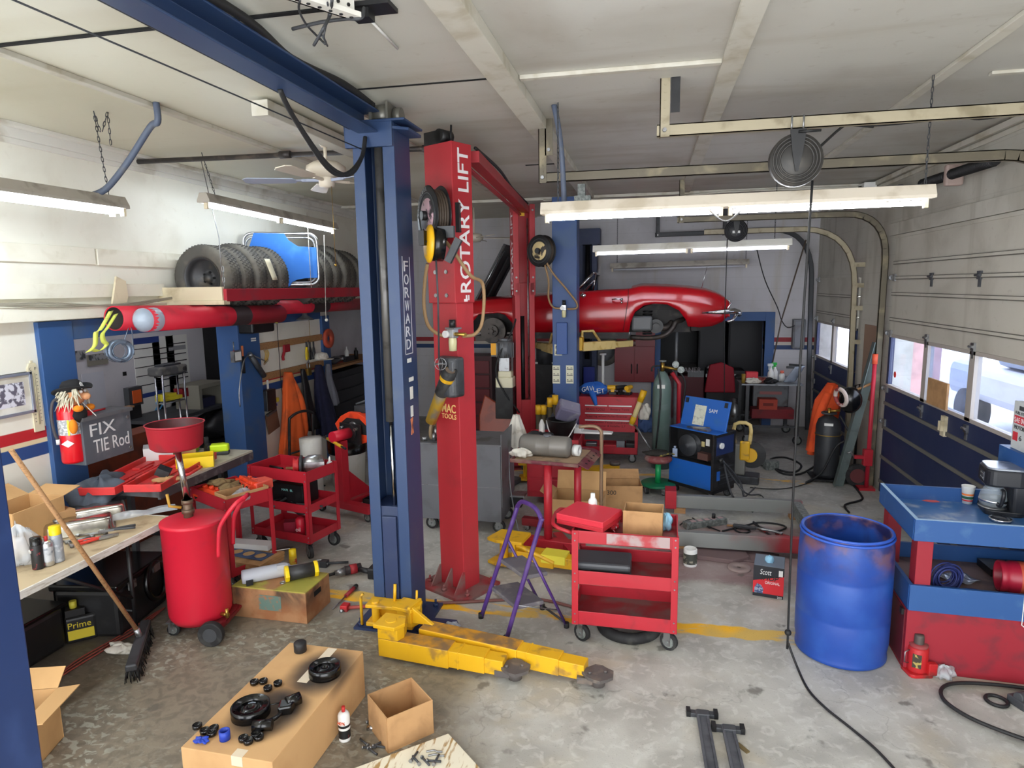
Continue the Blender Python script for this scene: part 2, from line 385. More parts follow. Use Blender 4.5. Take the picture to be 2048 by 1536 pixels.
# ---------------------------------------------------------------- garage doors with daylight behind their panes
DBG=wall_mat('door_beige',(196,192,180),(172,167,154),ds=1.4,streak=(168,162,148))
DBL=wall_mat('door_blue',(34,46,84),(46,56,88),ds=2)
def glass():
    m=bpy.data.materials.new('dirty_glass'); m.use_nodes=True; t=m.node_tree; t.nodes.clear()
    o=t.nodes.new('ShaderNodeOutputMaterial'); tr=t.nodes.new('ShaderNodeBsdfTransparent'); df=t.nodes.new('ShaderNodeBsdfDiffuse'); gl=t.nodes.new('ShaderNodeBsdfGlossy'); mx=t.nodes.new('ShaderNodeMixShader'); m2=t.nodes.new('ShaderNodeMixShader')
    tr.inputs[0].default_value=(.80,.84,.92,1); df.inputs[0].default_value=(.8,.85,.95,1); gl.inputs[1].default_value=.05
    nz=t.nodes.new('ShaderNodeTexNoise'); nz.inputs['Scale'].default_value=3; nz.inputs['Detail'].default_value=6; mr=t.nodes.new('ShaderNodeMapRange'); mr.inputs[1].default_value=.4; mr.inputs[2].default_value=.8; mr.inputs[3].default_value=.04; mr.inputs[4].default_value=.22
    t.links.new(nz.outputs[0],mr.inputs[0]); t.links.new(mr.outputs[0],mx.inputs[0]); t.links.new(tr.outputs[0],mx.inputs[1]); t.links.new(df.outputs[0],mx.inputs[2])
    m2.inputs[0].default_value=.05; t.links.new(mx.outputs[0],m2.inputs[1]); t.links.new(gl.outputs[0],m2.inputs[2]); t.links.new(m2.outputs[0],o.inputs[0]); return m
GLS=glass()
def garage_door(k,y0,y1,ztop,w0,w1,mull,joints,ribs,label):
    X=XR-.02
    b=B(); b.box((X,y0,0),(X+.045,y1,w0-.03)); b.box((X,y0,w0-.03),(X+.045,y0+.06,w1+.03)); b.box((X,y1-.06,w0-.03),(X+.045,y1,w1+.03))
    e=struct('door_%d'%k,b,DBL,label=label)
    def part(nm,b,m,**kw):return ob(nm,b,m,e,**kw)
    b=B(); zs=[w1+.03]+joints+[ztop]
    for a,c in zip(zs,zs[1:]):b.box((X,y0,a+.004),(X+.045,y1,c-.004)); b.box((X-.012,y0,c-.02),(X,y1,c+.012))
    part('upper_panel',b,DBG)
    for c in joints:part('joint_seam',B().box((X-.013,y0,c-.024),(X-.0,y1,c-.016)).box((X-.013,y0,c+.008),(X-.0,y1,c+.014)),mat('seam_dark',(96,92,84),.7))
    b=B()
    for z in ribs:b.box((X-.014,y0,z-.018),(X,y1,z+.018))
    part('rib',b,mat('rib_grey',(112,110,104),.6))
    ys=[y0+.06]+mull+[y1-.06]
    b=B()
    for y in mull:b.box((X-.01,y-.05,w0-.03),(X+.05,y+.05,w1+.03))
    b.box((X-.01,y0,w0-.035),(X+.05,y1,w0)); b.box((X-.01,y0,w1),(X+.05,y1,w1+.035))
    part('sash',b,mat('sash_paint',(176,168,160),.6))
    for a,c in zip(ys,ys[1:]):part('window_pane',B().box((X+.018,a+.02,w0),(X+.022,c-.02,w1)),GLS)
    for y in mull:
        for z in(w0-.1,w1+.07,2.54):
            if z>ztop-.05:continue
            b=B(); b.box((X-.02,y-.03,z-.035),(X,y+.03,z+.035)); b.cyl((X-.025,y-.045,z),(X-.025,y+.045,z),.012); b.box((X-.012,y-.018,z-.1),(X,y+.018,z-.03))
            part('hinge',b,DGRY if z>2 else STL)
    for z in(.85,1.25,1.9,2.54):
        if z>ztop:continue
        b=B(); b.cyl((X-.01,y1-.03,z),(X-.01,y1+.08,z),.012); b.cyl((X-.01,y1+.03,z),(X-.01,y1+.06,z),.028); b.box((X-.02,y1-.09,z-.04),(X,y1-.02,z+.04))
        part('roller',b,STL)
    return e,part
d1,pt=garage_door(1,5.15,8.36,3.0,1.31,1.86,[7.28,6.30],[2.07,2.36,2.54,2.71],[1.08,.79,.43,.13],'near overhead garage door, beige above and dark blue below its panes')
b=B(); b.box((XR-.05,6.68,1.05),(XR-.02,6.76,1.24)); b.box((XR-.075,6.69,1.1),(XR-.05,6.71,1.19)); b.box((XR-.075,6.73,1.1),(XR-.05,6.75,1.19))
pt('lift_handle',b,CRM)
b=B(); b.cyl((XR-.028,8.08,1.45),(XR-.024,8.08,1.45),.035,n=16)
for z in(-.02,0,.02):b.box((XR-.03,8.06,1.447+z),(XR-.024,8.1,1.453+z))
pt('warning_sticker',b,mat('sticker_red',(224,70,66),.6))
d2,pt=garage_door(2,9.62,11.8,2.55,1.30,1.84,[10.75],[2.02,2.3],[1.0,.7,.35],'far overhead garage door beyond the wall pier')
YARD=wall_mat('yard_concrete',(214,216,220),(190,194,200),ds=1)
b=B(); b.box((3.0,-4,-.15),(16,20,-.05)); struct('yard',b,YARD)
b=B(); b.box((9.0,-2,-.1),(9.3,20,2.3)); struct('wall_yard',b,wall_mat('yard_wall',(218,222,232),(196,200,214),ds=1.2,streak=(180,186,204)))
b=B(); b.box((3.4,9.9,-.1),(3.9,10.6,4)); struct('pillar_yard',b,mat('pale_brick',(206,164,160),.8,dirt=(188,150,148),ds=6))
YD=lambda px,py,X:DX(px,py,X)
t=T('pickup_truck','pale vehicle with side mirrors parked outside the near garage door','vehicle',(6.3,11.0,-.05))
LTV=mat('pale_vehicle',(206,212,226),.4); DKV=mat('vehicle_glass',(120,138,168),.2)
t.p('body',B().box((-1.0,-2.2,.55),(1.0,2.2,1.15)),LTV,bev=.15)
t.p('cab',B().prism([(-2.0,0),(-.2,0),(.3,.1),(-.3,.75),(-1.7,.75)],-.9,.9) if 0 else B().box((-.9,-.9,1.15),(.9,.9,1.75)),DKV,bev=.2)
for sx in(-1,1):
    for sy in(-1.4,1.4):t.p('wheel',B().cyl((sx*.75,sy,.36),(sx*1.02,sy,.36),.36,n=20),RUB)
b=B(); b.tube([(-1.0,-.9,1.15),(-1.15,-1.0,1.4),(-1.2,-1.0,1.75)],.03); b.box((-1.3,-1.1,1.5),(-1.15,-.9,1.85)); t.p('side_mirror',b,LTV)
solo('cardboard_sheet','brown cardboard sheet propped against a pane of the near garage door','cardboard',B().box((XR-.075,6.62,1.31),(XR-.055,7.05,1.56)),CARD,rot=None)
# ---------------------------------------------------------------- two-post lifts
def channel(w,d,fl,t):
    h=w/2
    return[(-h,0),(-h+fl,0),(-h+fl,t),(-h+t,t),(-h+t,d-t),(h-t,d-t),(h-t,t),(h-fl,t),(h-fl,0),(h,0),(h,d),(-h,d)]
def anchor(b,x,y):b.cyl((x,y,.02),(x,y,.045),.022,n=6); b.cyl((x,y,.04),(x,y,.075),.01,n=8)
ax0,ax1=F(768,1225).x,-1.70
LA=T('lift_column','dark blue two-post lift column with yellow arms lying on the floor','lift',((ax0+ax1)/2,4.3,0),grp=None)
b=B().prism(channel(.30,.30,.085,.012),.02,3.6); LA.p('column',b,BLU,bev=.006)
b=B().box((-.19,-.03,3.44),(.15,.0,3.6)); b.box((-.19,-.03,3.6),(.24,.33,3.615)); b.prism([(.15,-.02),(.24,.05),(.24,.3),(.15,.3)],3.55,3.57)
LA.p('top_plate',b,BLU,bev=.004)
b=B().cyl((.02,.06,1.55),(.02,.06,3.5),.036,n=18); LA.p('hydraulic_cylinder',b,mat('cylinder_grey',(96,94,92),.35,.5,dirt=(70,68,66),ds=8))
LA.p('piston_rod',B().cyl((.02,.06,.8),(.02,.06,1.56),.014),CHR)
b=B().box((-.12,.015,.12),(.12,.27,.92)); b.box((-.055,-.012,.1),(.055,.02,.85)); LA.p('carriage',b,NAVY,bev=.006)
b=B().box((-.27,-.12,0),(.27,.36,.02))
for x in(-.23,.23):
    for y in(-.08,.3):anchor(b,x,y)
LA.p('base_plate',b,NAVY)
b=B().cyl((-.0,.08,3.66),(.1,.08,3.66),.07,n=20); b.box((-.02,0,3.6),(.0,.16,3.73)); b.box((.1,0,3.6),(.115,.16,3.73)); b.cyl((.12,.12,3.66),(.17,.12,3.66),.055,n=20)
LA.p('pulley',b,mat('pulley_steel',(128,126,118),.4,.6,dirt=(88,86,80)))
b=B(); pr=[(-.07,0),(.07,0),(.07,.012),(-.055,.012),(-.055,.138),(.07,.138),(.07,.15),(-.07,.15)]
b.at(face((-.02,.05,3.53),(1,0,0),(0,0,1))).prism(pr,0,3.1)
bm_=LA.p('overhead_beam',b,BLU,bev=.003)
b=B(); b.tube([(.03,-.05,3.70),(.05,-.5,3.70),(.0,-1,3.69),(.06,-1.5,3.7),(.03,-2.2,3.69),(.04,-3,3.7)],.022,sp=5)
LA.p('hose',b,CORD,par=bm_)
b=B()
for k in range(2):b.tube([(-.05,-1.05,3.53),(-.06,-.9,3.42),(-.06,-.55,3.24-.02*k),(-.04,-.3-.03*k,3.22),(-.03,-.12,3.36),(-.03,-.05,3.5)],.014,sp=6)
LA.p('loop_hose',b,CORD,par=bm_)
b=B().tube([(-.45,-3.0,3.55),(-.05,-.02,3.42)],.004); b.tube([(-.14,-3.0,3.56),(-.14,-.05,3.56)],.007)
LA.p('cable',b,DGRY,par=bm_)
WL=mat('decal_white',(214,218,226),.6)
M=face((.1512,.07,2.44),(0,0,-1),(0,1,0))
def vert_word(par,word,x,y,ztop,lw,lh,gap,m,xd=(0,1,0)):
    for i,ch in enumerate(word):
        if ch!=' ':txt(ch,lw,lh,face((x,y,ztop-(i+1)*gap),xd,(0,0,1)),m,par,'letter',.001)
vert_word(LA.e,'FORWARD',.1515,.09,2.71,.085,.072,.092,WL)
b=B()
for a,c in(((.152,.06,2.03),(.1535,.066,2.72)),((.152,.2,2.03),(.1535,.206,2.72)),((.152,.06,2.03),(.1535,.206,2.036))):b.box(a,c)
LA.p('decal_border',b,WL)
b=B()
for z,h,y0,y1 in((1.97,.03,.09,.17),(1.83,.03,.11,.2),(1.7,.09,.12,.18),(1.57,.08,.12,.17)):b.box((.151,y0,z),(.153,y1,z+h))
LA.p('sticker',b,PAPER); b=B().at(face((.151,.14,1.5),(0,1,0),(0,0,1))); b.cb((0,0,0),(.02,.12,.003),(0,0,.3)); b.cb((0,0,0),(.016,.13,.003),(0,0,-.25)); LA.p('painted_mark',b,mat('mark_orange',(220,130,90),.6))
b=B(); b.box((-.16,-.14,.05),(.2,.0,.08)); b.box((-.16,-.14,.19),(.12,.0,.215)); b.box((-.15,-.03,.08),(.18,.0,.19)); b.cyl((-.1,-.09,.05),(-.1,-.09,.23),.03); b.cyl((.1,-.09,.05),(.1,-.09,.23),.03)
LA.p('arm_bracket',b,YEL,bev=.005)
A0=V(((ax0+ax1)/2,4.3,0))
PADM=mat('pad_steel',(104,98,96),.6,.4,dirt=(130,118,108),ds=12)
ARMT=mat('arm_top_worn',(196,138,34),.6,dirt=(128,100,66),ds=8,lo=.38,hi=.6)
def arm(p,q,w,h0,h1,split,padc,head=True):
    o,a,L=fr(p,q,h0)
    M=TR(o.x-A0.x,o.y-A0.y,0,a)
    b=B().at(M); b.box((0,0,h0),(L*split,w,h1))
    e=LA.p('arm',b,[YEL,ARMT],bev=.006)
    for pl in e.data.polygons:
        if pl.normal.z>.9:pl.material_index=1
    b=B().at(M); b.box((L*split-.02,.008,h0+.008),(L*.86,w-.008,h1-.008)); b.box((L*split+.06,.004,h0+.004),(L*split+.072,w-.004,h1-.003)); b.box((L*.86-.03,.016,h0+.01),(L,w-.016,h1-.018))
    LA.p('extension',b,YEL,par=e,bev=.004)
    if head:
        b=B().at(M); b.prism([(0,.0),(.15,.0),(.17,.06),(.15,w),(0,w)],h1,.235); b.prism([(-.02,-.02),(.14,-.02),(.18,.06),(.14,w+.02),(-.02,w+.02)],.235,.262)
        b.cyl((.07,w/2,.26),(.07,w/2,.268),.04,n=18); LA.p('pivot_head',b,YEL,par=e,bev=.006)
    c=F(*padc,.1)
    b=B().at(Mx.Translation((c.x-A0.x,c.y-A0.y,0)))
    pts=[(.095*cos(2*pi*i/14)*(1+.12*sin(i*2.1)),.085*sin(2*pi*i/14)*(1+.1*cos(i*1.7))) for i in range(14)]
    b.prism(pts,.08,.1); b.cyl((0,0,.02),(0,0,.085),.045); b.box((-.13,-.03,.03),(0,.03,.07)); b.cyl((-.05,-.02,.1),(-.05,-.02,.115),.012,n=6); b.cyl((.045,.01,.1),(.045,.01,.115),.012,n=6)
    LA.p('lift_pad',b,PADM,par=e)
arm((757,1312),(1004,1359),.135,.025,.155,.58,(1030,1332))
arm((838,1292),(1166,1368),.135,.025,.155,.62,(1196,1345),False)
b=B().at(TR(.1,-.17,0,-.2)); b.prism([(-.0,0),(.12,0),(.14,.06),(.12,.12),(-.0,.12)],.1,.22); b.prism([(-.03,-.02),(.13,-.02),(.16,.06),(.13,.14),(-.03,.14)],.22,.245); b.box((.1,-.02,.14),(.125,.14,.262))
b.put([(.125,0,.14),(.3,0,.15),(.125,0,.255),(.125,.03,.14),(.3,.03,.15),(.125,.03,.255)],[(0,1,2),(3,5,4),(0,3,4,1),(1,4,5,2),(2,5,3,0)])
LA.p('pivot_block',b,YEL,bev=.004)
LA.p('release_rod',B().tube([(-.2,-.12,.05),(-.2,-.12,.27),(-.18,-.12,.29)],.011),YEL); LA.p('release_rod',B().tube([(.03,-.04,.2),(.035,-.03,.34)],.012),YEL); LA.p('release_rod',B().tube([(.19,-.03,.08),(.2,-.02,.3)],.009),YEL)
LB=T('lift_column','dark blue lift column cropped by the left edge of the photo','lift',(-1.93,1.43,0),pi)
LB.p('column',B().prism(channel(.36,.30,.09,.012),.02,3.6),mat('lift_blue_deep',(28,50,96),.42,dirt=(40,62,110),ds=4),bev=.006)
LB.p('base_plate',B().box((-.27,-.12,0),(.27,.36,.02)),NAVY)
def red_lift(name,label,loc,rz,flip,wtext):
    t=T(name,label,'lift',loc,rz)
    low=B().prism(channel(.27,.19,.07,.01),.02,2.55); t.p('column',low,RED,bev=.006)
    t.p('upper_sleeve',B().prism(channel(.30,.215,.075,.01),2.38,3.58),RED,bev=.006)
    b=B()
    for x in(-.06,.06):
        for z in(2.44,2.62):b.cyl((x,.212,z),(x,.225,z),.016,n=8)
    for s in(-1,1):
        for z in(2.44,2.62,3.5):b.cyl((s*.115,-.012,z),(s*.115,0,z),.014,n=8)
    t.p('bolt',b,STL)
    b=B().prism([(-.26,-.12),(.26,-.12),(.28,-.02),(.28,.24),(.18,.34),(-.18,.34),(-.28,.24),(-.28,-.02)],0,.022)
    for x in(-.22,.22):
        for y in(-.05,.24):anchor(b,x,y)
    anchor(b,0,.29); t.p('base_plate',b,RUSTR)
    b=B()
    for x in(-.135,0,.135):b.at(face((x,.18,.02),(0,1,0),(0,0,1))).prism([(0,0),(.13,0),(.02,.16),(0,.16)],-.006,.006)
    t.p('gusset',b,RUSTR)
    b=B().box((-.1,.03,.1),(.1,.17,.95)); t.p('carriage',b,RED,bev=.006)
    t.p('hydraulic_cylinder',B().cyl((-.02,.09,.95),(-.02,.09,2.1),.03),BLK)
    b=B().tube([(.05,.05,.95),(.05,.05,3.4)],.005); b.tube([(.07,.08,.95),(.07,.08,3.4)],.005); t.p('lift_cable',b,STL)
    sx=1 if flip else-1
    if flip:M=face((.1512,.025,wtext),(0,0,1),(0,-1,0)); 
    return t
R1=V((-1.50,5.12,0)); r1=pi-radians(28)
LR=red_lift('lift_column','red two-post lift column in the middle with hose regulator on its face',tuple(R1),r1,0,2.4)
R2=V((-1.66,8.72,0)); r2=radians(24)
LR2=red_lift('lift_column','red lift column farther back with an open front channel and pump unit',tuple(R2),r2,1,2.4)
RT_=mat('rotary_white',(232,228,230),.6)
txt('ROTARY LIFT',1.08,.115,face((-.1505,.04,2.46),(0,0,1),(0,1,0)),RT_,LR.e,'lettering',.0015,bold=.012)
txt('ROTARY LIFT',1.02,.115,face((-.1505,.04,2.46),(0,0,1),(0,1,0)),RT_,LR2.e,'lettering',.0015,bold=.012)
def emblem(t):
    b=B().box((-.152,.08,2.39),(-.1505,.12,2.41)); b.box((-.152,.06,2.40),(-.1505,.075,2.44)); b.box((-.152,.085,2.41),(-.1505,.1,2.44)); t.p('emblem',b,RT_)
emblem(LR); emblem(LR2)
MT=mat('mac_yellow',(240,206,130),.6)
txt('MAC',.155,.07,face((.06,.1915,1.505),(-1,0,0),(0,0,1)),MT,LR.e,'lettering',.001,bold=.01)
txt('TOOLS',.165,.04,face((.065,.1915,1.455),(-1,0,0),(0,0,1)),MT,LR.e,'lettering',.001,bold=.01)
b=B().box((-.02,.1,3.58),(.16,.2,3.68)); b.cyl((.0,.08,3.64),(.0,.2,3.64),.05); b.tube([(-.05,.12,3.58),(-.06,.12,3.72)],.008); LR.p('limit_switch',b,BLK)
a1=V((R1.x+.1,R1.y+.1,3.52)); a2=V((R2.x+.02,R2.y,3.50))
d=(a2-a1); L=d.length
Minv=(Mx.Translation(R1)@Mx.Rotation(r1,4,'Z')).inverted()
b=B().at(Minv@face(a1,d,V((0,0,1)))); b.box((0,-.04,-.05),(L,.05,.05)); b.box((0,-.07,-.09),(L,-.045,-.05))
ob_=LR.p('overhead_bar',b,RED,bev=.004)
b=B().at(Minv).tube([a1+V((.02,0,.07)),a1+d*.3+V((.05,0,.08)),a1+d*.6+V((.03,0,.06)),a2+V((.03,0,.08))],.014,sp=6); LR.p('hose',b,CORD,par=ob_)
b=B().box((-.06,-.03,3.42),(-.0,-.012,3.5)); LR2.p('warning_plate',b,YEL)
def loc2(p):return(Mx.Translation(R2)@Mx.Rotation(r2,4,'Z')).inverted()@V(p)
pc=DY(1012,740,8.6); Mp=Mx.Translation(loc2(DY(1010,700,8.62)))@Mx.Rotation(-r2,4,'Z')
zt=DY(1010,835,8.62).z-DY(1010,700,8.62).z
b=B().at(Mp); b.cyl((0,0,-.1),(0,0,.12),.11,n=18); b.box((-.17,-.1,-.08),(-.08,.06,.1)); b.cyl((0,0,.12),(0,0,.16),.09)
for k in range(12):b.cb((.112*cos(k*pi/6),.112*sin(k*pi/6),0),(.02,.008,.2),(0,0,k*pi/6))
pm=LR2.p('pump_motor',b,GRY)
LR2.p('warning_label',B().at(Mp).box((-.172,-.105,-.06),(-.1,-.1,.1)),mat('label_orange',(238,170,40),.6),par=pm)
b=B().at(Mp); b.box((-.07,-.07,-.28),(.07,.07,-.1)); b.cyl((-.1,0,-.17),(.08,0,-.17),.02); LR2.p('valve_block',b,STL)
b=B().at(Mp); b.prism([(-.12,-.1),(.12,-.1),(.12,.1),(-.12,.1)],-.56,-.36); b.prism([(-.09,-.08),(.1,-.08),(.1,.08),(-.09,.08)],-.37,-.28); LR2.p('oil_reservoir',b,mat('reservoir_white',(222,216,186),.5),bev=.02)
LR2.p('reservoir_shroud',B().at(Mp).box((-.125,-.105,zt),(.125,.105,-.5)),BLK,bev=.01)
b=B().at(Mp).tube([(.16,.1,.5),(.1,-.02,.25),(-.05,-.12,-.05),(-.1,-.13,-.3),(0,-.12,-.55),(.2,-.05,-.85)],.012,sp=6); LR2.p('pump_hose',b,CORD)
def flat_arm(name,label,p,q,w,h,grp=None,head=1):
    o,a,L=fr(p,q); t=T(name,label,'lift arm',(o.x,o.y,0),a)
    b=B().box((.25 if head else 0,0,.04),(L*.62,w,h)); t.p('arm',b,YEL,bev=.006)
    t.p('extension',B().box((L*.6,.015,.05),(L,w-.015,h-.015)),YEL,bev=.005)
    if head:
        b=B(); b.prism([(0,-.03),(.1,-.07),(.34,-.05),(.34,w+.05),(.05,w+.05)],h+.08,h+.11); b.prism([(0,-.03),(.1,-.07),(.34,-.05),(.34,w+.05),(.05,w+.05)],.025,.05)
        b.cyl((.12,w/2,.05),(.12,w/2,h+.08),.04); b.box((.24,-.04,.05),(.27,w+.04,h+.08)); b.tube([(.27,0,h+.06),(.62,0,.1)],.02); t.p('pivot_head',b,YEL,bev=.004)
    return t,L
def belong(t,c):
    bpy.context.view_layer.update(); w_=t.e.matrix_world.copy(); t.e.parent=c.e; t.e.matrix_local=c.e.matrix_world.inverted()@w_; del t.e['label'],t.e['category']
t,L=flat_arm('lift_arm','yellow lift arm on the floor under the red vise table',(1036,964),(1240,952),.13,.15)
t.p('lift_pad',B().cyl((L-.05,.07,.14),(L-.05,.07,.18),.07,n=16),PADM); belong(t,LR2)
o,a,L=fr((985,1130),(1255,1160))
t,L=flat_arm('lift_arm','yellow lift arm on the floor behind the purple step ladder',(978,1128),(1190,1160),.15,.16)
b=B().box((.5,-.004,.09),(.72,.156,.165)); t.p('warning_label',b,mat('label_yellow',(236,222,70),.6)); belong(t,LR)
# ---------------------------------------------------------------- blue lift holding the car
cx=DY(1129,600,8.5).x
LC=T('lift_column','blue lift column with instruction stickers in front of the red car','lift',(cx,8.82,0),pi)
LC.p('column',B().prism(channel(.32,.32,.09,.012),.02,3.62),mat('lift_blue_far',(32,68,124),.45,dirt=(44,76,120),ds=3),bev=.006)
LC.p('base_plate',B().box((-.27,-.1,0),(.27,.36,.02)),NAVY)
b=B().box((-.04,.32,DY(1128,708,8.5).z),(.10,.38,DY(1128,645,8.5).z)); LC.p('switch_box',b,mat('box_blue',(30,72,140),.45),bev=.005)
STK=mat('sticker_paper',(212,210,186),.7)
def stick(u0,v0,u1,v1):
    p,q=DY(u0,v1,8.495),DY(u1,v0,8.495); x0,x1=cx-q.x,cx-p.x
    LC.p('sticker',B().box((x0,.32,p.z),(x1,.323,q.z)),STK)
    b=B(); h=q.z-p.z; n_=max(2,round(h/.07))
    for k in range(n_):
        z=p.z+h*(k+.5)/n_; b.box((x0+.01,.3225,z-.014),(x1-.01,.3245,z-.004)); b.box((x1-.03,.3225,z+.004),(x1-.015,.3245,z+.016)); b.box((x0+.015,.3225,z+.004),(x0+.04,.3245,z+.012))
    LC.p('pictogram',b,BLK)
for s in((1109,689,1124,711),(1105,731,1120,767),(1132,731,1147,767)):stick(*s)
zc_=DY(1200,690,9.1).z
b=B().box((-.2,-.22,zc_-.05),(.2,.0,zc_+.12)); b.box((-.1,-.06,zc_-.4),(.1,-.02,zc_+.4)); LC.p('carriage',b,YEL,bev=.006)
def far_arm(p,q,Y0,Y1,w):
    a,c=DY(*p,Y0),DY(*q,Y1); M_=(Mx.Translation((cx,8.82,0))@Mx.Rotation(pi,4,'Z')).inverted()
    d=c-a; b=B().at(M_@face(a,d,V((0,0,1)))); L=d.length
    b.box((0,-w/2,0),(L*.62,w/2,.1)); b.box((L*.6,-w/2+.015,.0),(L,w/2-.015,.085)); e=LC.p('arm',b,PYEL,bev=.005)
    b=B().at(M_).cyl(c+V((0,0,.03)),c+V((0,0,.26)),.03); b.cyl(c+V((0,0,.24)),c+V((0,0,.28)),.07); LC.p('lift_pad',b,STL,par=e)
    b=B().at(M_@face(a,d,V((0,0,1)))); b.tube([(0,0,0.06),(0,w*1.1+.08,.06),(L*.2,w*1.1+.08,.06),(L*.34,.06,.06)],.02); LC.p('arm_guard',b,PYEL,par=e)
far_arm((1158,693),(1258,686),9.0,9.75,.12)
far_arm((1104,700),(1070,690),9.0,9.8,.12)
fx=DY(1176,500,11.7).x
LD=T('lift_column','dark navy lift column standing behind the red car','lift',(fx,11.55,0),0)
LD.p('column',B().prism(channel(.34,.3,.09,.012),.02,3.45),NAVY,bev=.006)
LD.p('hydraulic_cylinder',B().cyl((0,.1,1.2),(0,.1,3.3),.04),BLK)
LD.p('top_plate',B().box((-.2,-.03,3.2),(.22,.3,3.47)),NAVY)
b=B().box((-.05,-.1,DY(1160,800,11.6).z),(.14,-.0,DY(1160,732,11.6).z)); LD.p('guard_box',b,mat('bright_blue',(24,44,150),.4))
# ---------------------------------------------------------------- red convertible on the lift
CARR=mat('car_red',(176,6,24),.3,coat=.6,dirt=(160,8,24),ds=2)
YC=9.3; CW=.86; ycen=YC+CW
pts_top=[(880,615),(905,606),(965,600),(1025,596),(1100,590),(1155,584),(1200,581),(1250,579),(1262,577),(1274,574),(1281,572),(1310,572.5),(1345,574),(1385,577),(1415,581),(1438,588),(1455,597),(1463,606)]
pts_bot=[(880,650),(905,662),(940,668),(944,645),(957,629),(985,622),(1010,630),(1026,648),(1030,667),(1100,668),(1200,668),(1257,668),(1261,645),(1270,624),(1288,611),(1310,607),(1335,609),(1358,621),(1372,640),(1376,653),(1400,655),(1425,653),(1445,645),(1463,630)]
TOP=[(DY(*p,YC).x,DY(*p,YC).z) for p in pts_top]; BOT=[(DY(*p,YC).x,DY(*p,YC).z) for p in pts_bot]
def itp(tb,x):
    if x<=tb[0][0]:return tb[0][1]
    for(a,za),(c,zc) in zip(tb,tb[1:]):
        if x<=c:return za+(zc-za)*(x-a)/(c-a)
    return tb[-1][1]
x0,x1=TOP[0][0],TOP[-1][0]
wind,rearx=DY(1150,584,YC).x,DY(1262,577,YC).x
def hw(x):
    t=(x-x0)/(x1-x0); return CW*(1-.22*max(0,(.14-t)/.14)**2-.18*max(0,(t-.86)/.14)**2)
def secn(x):
    zt,zb=itp(TOP,x),itp(BOT,x); h=hw(x); zr=DY(1150,668,YC).z
    sl=lambda z:h*(1-.05*max(0,(zr+.25-z)/.25)-.0*z)
    cr=zt-.2
    side=[(sl(zb)*.985,zb),(h*.99,zb+(cr-zb)*.5),(h,cr),(h*.985,cr+.02),(h*.955,cr+.1),(h*.90,zt-.025),(h*.82,zt)]
    if wind<x<rearx:mid=[(h*.72,zt),(h*.70,zt-.3),(0,zt-.35)]
    else:mid=[(h*.72,zt+.01),(h*.4,zt+.03),(0,zt+.035)]
    half=side+mid
    return[(x,ycen-a,z) for a,z in half]+[(x,ycen+a,z) for a,z in half[::-1][1:]]
xs=sorted(set([x0+(x1-x0)*i/70 for i in range(71)]+[wind-.005,wind+.005,rearx-.005,rearx+.005]+[p[0] for p in BOT if x0<p[0]<x1]))
secs=[secn(x) for x in xs]; m_=len(secs[0])
vs=[v for s_ in secs for v in s_]
fs=[(i*m_+j,(i+1)*m_+j,(i+1)*m_+j+1,i*m_+j+1) for i in range(len(xs)-1) for j in range(m_-1)]
CO=V((DY(1200,668,YC).x,ycen,DY(1200,668,YC).z))
car=T('car','red classic convertible without wheels, raised on the blue lift','car',tuple(CO))
Mc=Mx.Translation(-CO)
b=B().at(Mc).put(vs,fs,1); b.put([v for v in secs[-1]],[tuple(range(m_))],0); b.put([v for v in secs[0]],[tuple(range(m_))],0)
body=car.p('body',b,CARR,solid=.008)
def cpx(px_,py_,dy=0):return DY(px_,py_,YC+dy)
DKU=mat('underbody',(44,42,42),.7,dirt=(72,68,64),ds=6)
b=B().at(Mc); zr=DY(1150,668,YC).z
b.box((x0+.35,ycen-.5,zr+.02),(x1-.35,ycen+.5,zr+.32)); b.box((DY(1030,668,YC).x,ycen-.82,zr-.07),(DY(1257,668,YC).x,ycen-.72,zr+.02)); b.box((DY(1030,668,YC).x,ycen+.72,zr-.07),(DY(1257,668,YC).x,ycen+.82,zr+.02))
for px_ in(965,1090,1180,1215):b.box((DY(px_,668,YC).x,ycen-.75,zr-.06),(DY(px_,668,YC).x+.06,ycen+.75,zr+.03))
for c_,r_ in((985,.42),(1318,.44)):
    xc=DY(c_,650,YC).x
    b.surf(lambda u,v:(xc+r_*cos(pi*u),ycen-.82+.35*v,zr+.02+r_*.92*sin(pi*u)),16,1)
    b.box((xc-r_,ycen-.48,zr),(xc+r_,ycen-.47,zr+.4))
car.p('underbody',b,DKU)
xr_,zr_=DY(1312,655,YC+.2).x,DY(1312,655,YC+.2).z
b=B().at(Mc); b.cyl((xr_,YC+.16,zr_+.02),(xr_,YC+.3,zr_+.02),.1,n=20); b.cyl((xr_,YC+.02,zr_+.02),(xr_,YC+.1,zr_+.02),.05); b.cyl((xr_,YC+.2,zr_),(xr_,YC+1.5,zr_),.05)
for k in range(9):b.torus((xr_-.12,YC+.35,zr_-.1+k*.04),.06,.012,14,5)
car.p('rear_hub',b,BLK)
xf,zf=DY(988,661,YC+.15).x,DY(988,661,YC+.15).z
b=B().at(Mc); b.cyl((xf,YC+.08,zf),(xf,YC+.22,zf),.19,n=26); b.cyl((xf,YC-.0,zf),(xf,YC+.08,zf),.09,n=18); b.cyl((xf,YC-.05,zf),(xf,YC,zf),.035)
for k in range(5):b.cyl((xf+.055*cos(k*1.257),YC-.04,zf+.055*sin(k*1.257)),(xf+.055*cos(k*1.257),YC,zf+.055*sin(k*1.257)),.008,n=6)
b.box((xf-.3,YC+.2,zf-.16),(xf+.4,YC+.5,zf-.08)); car.p('front_hub',b,mat('hub_iron',(84,78,74),.55,.5,dirt=(58,54,52)))
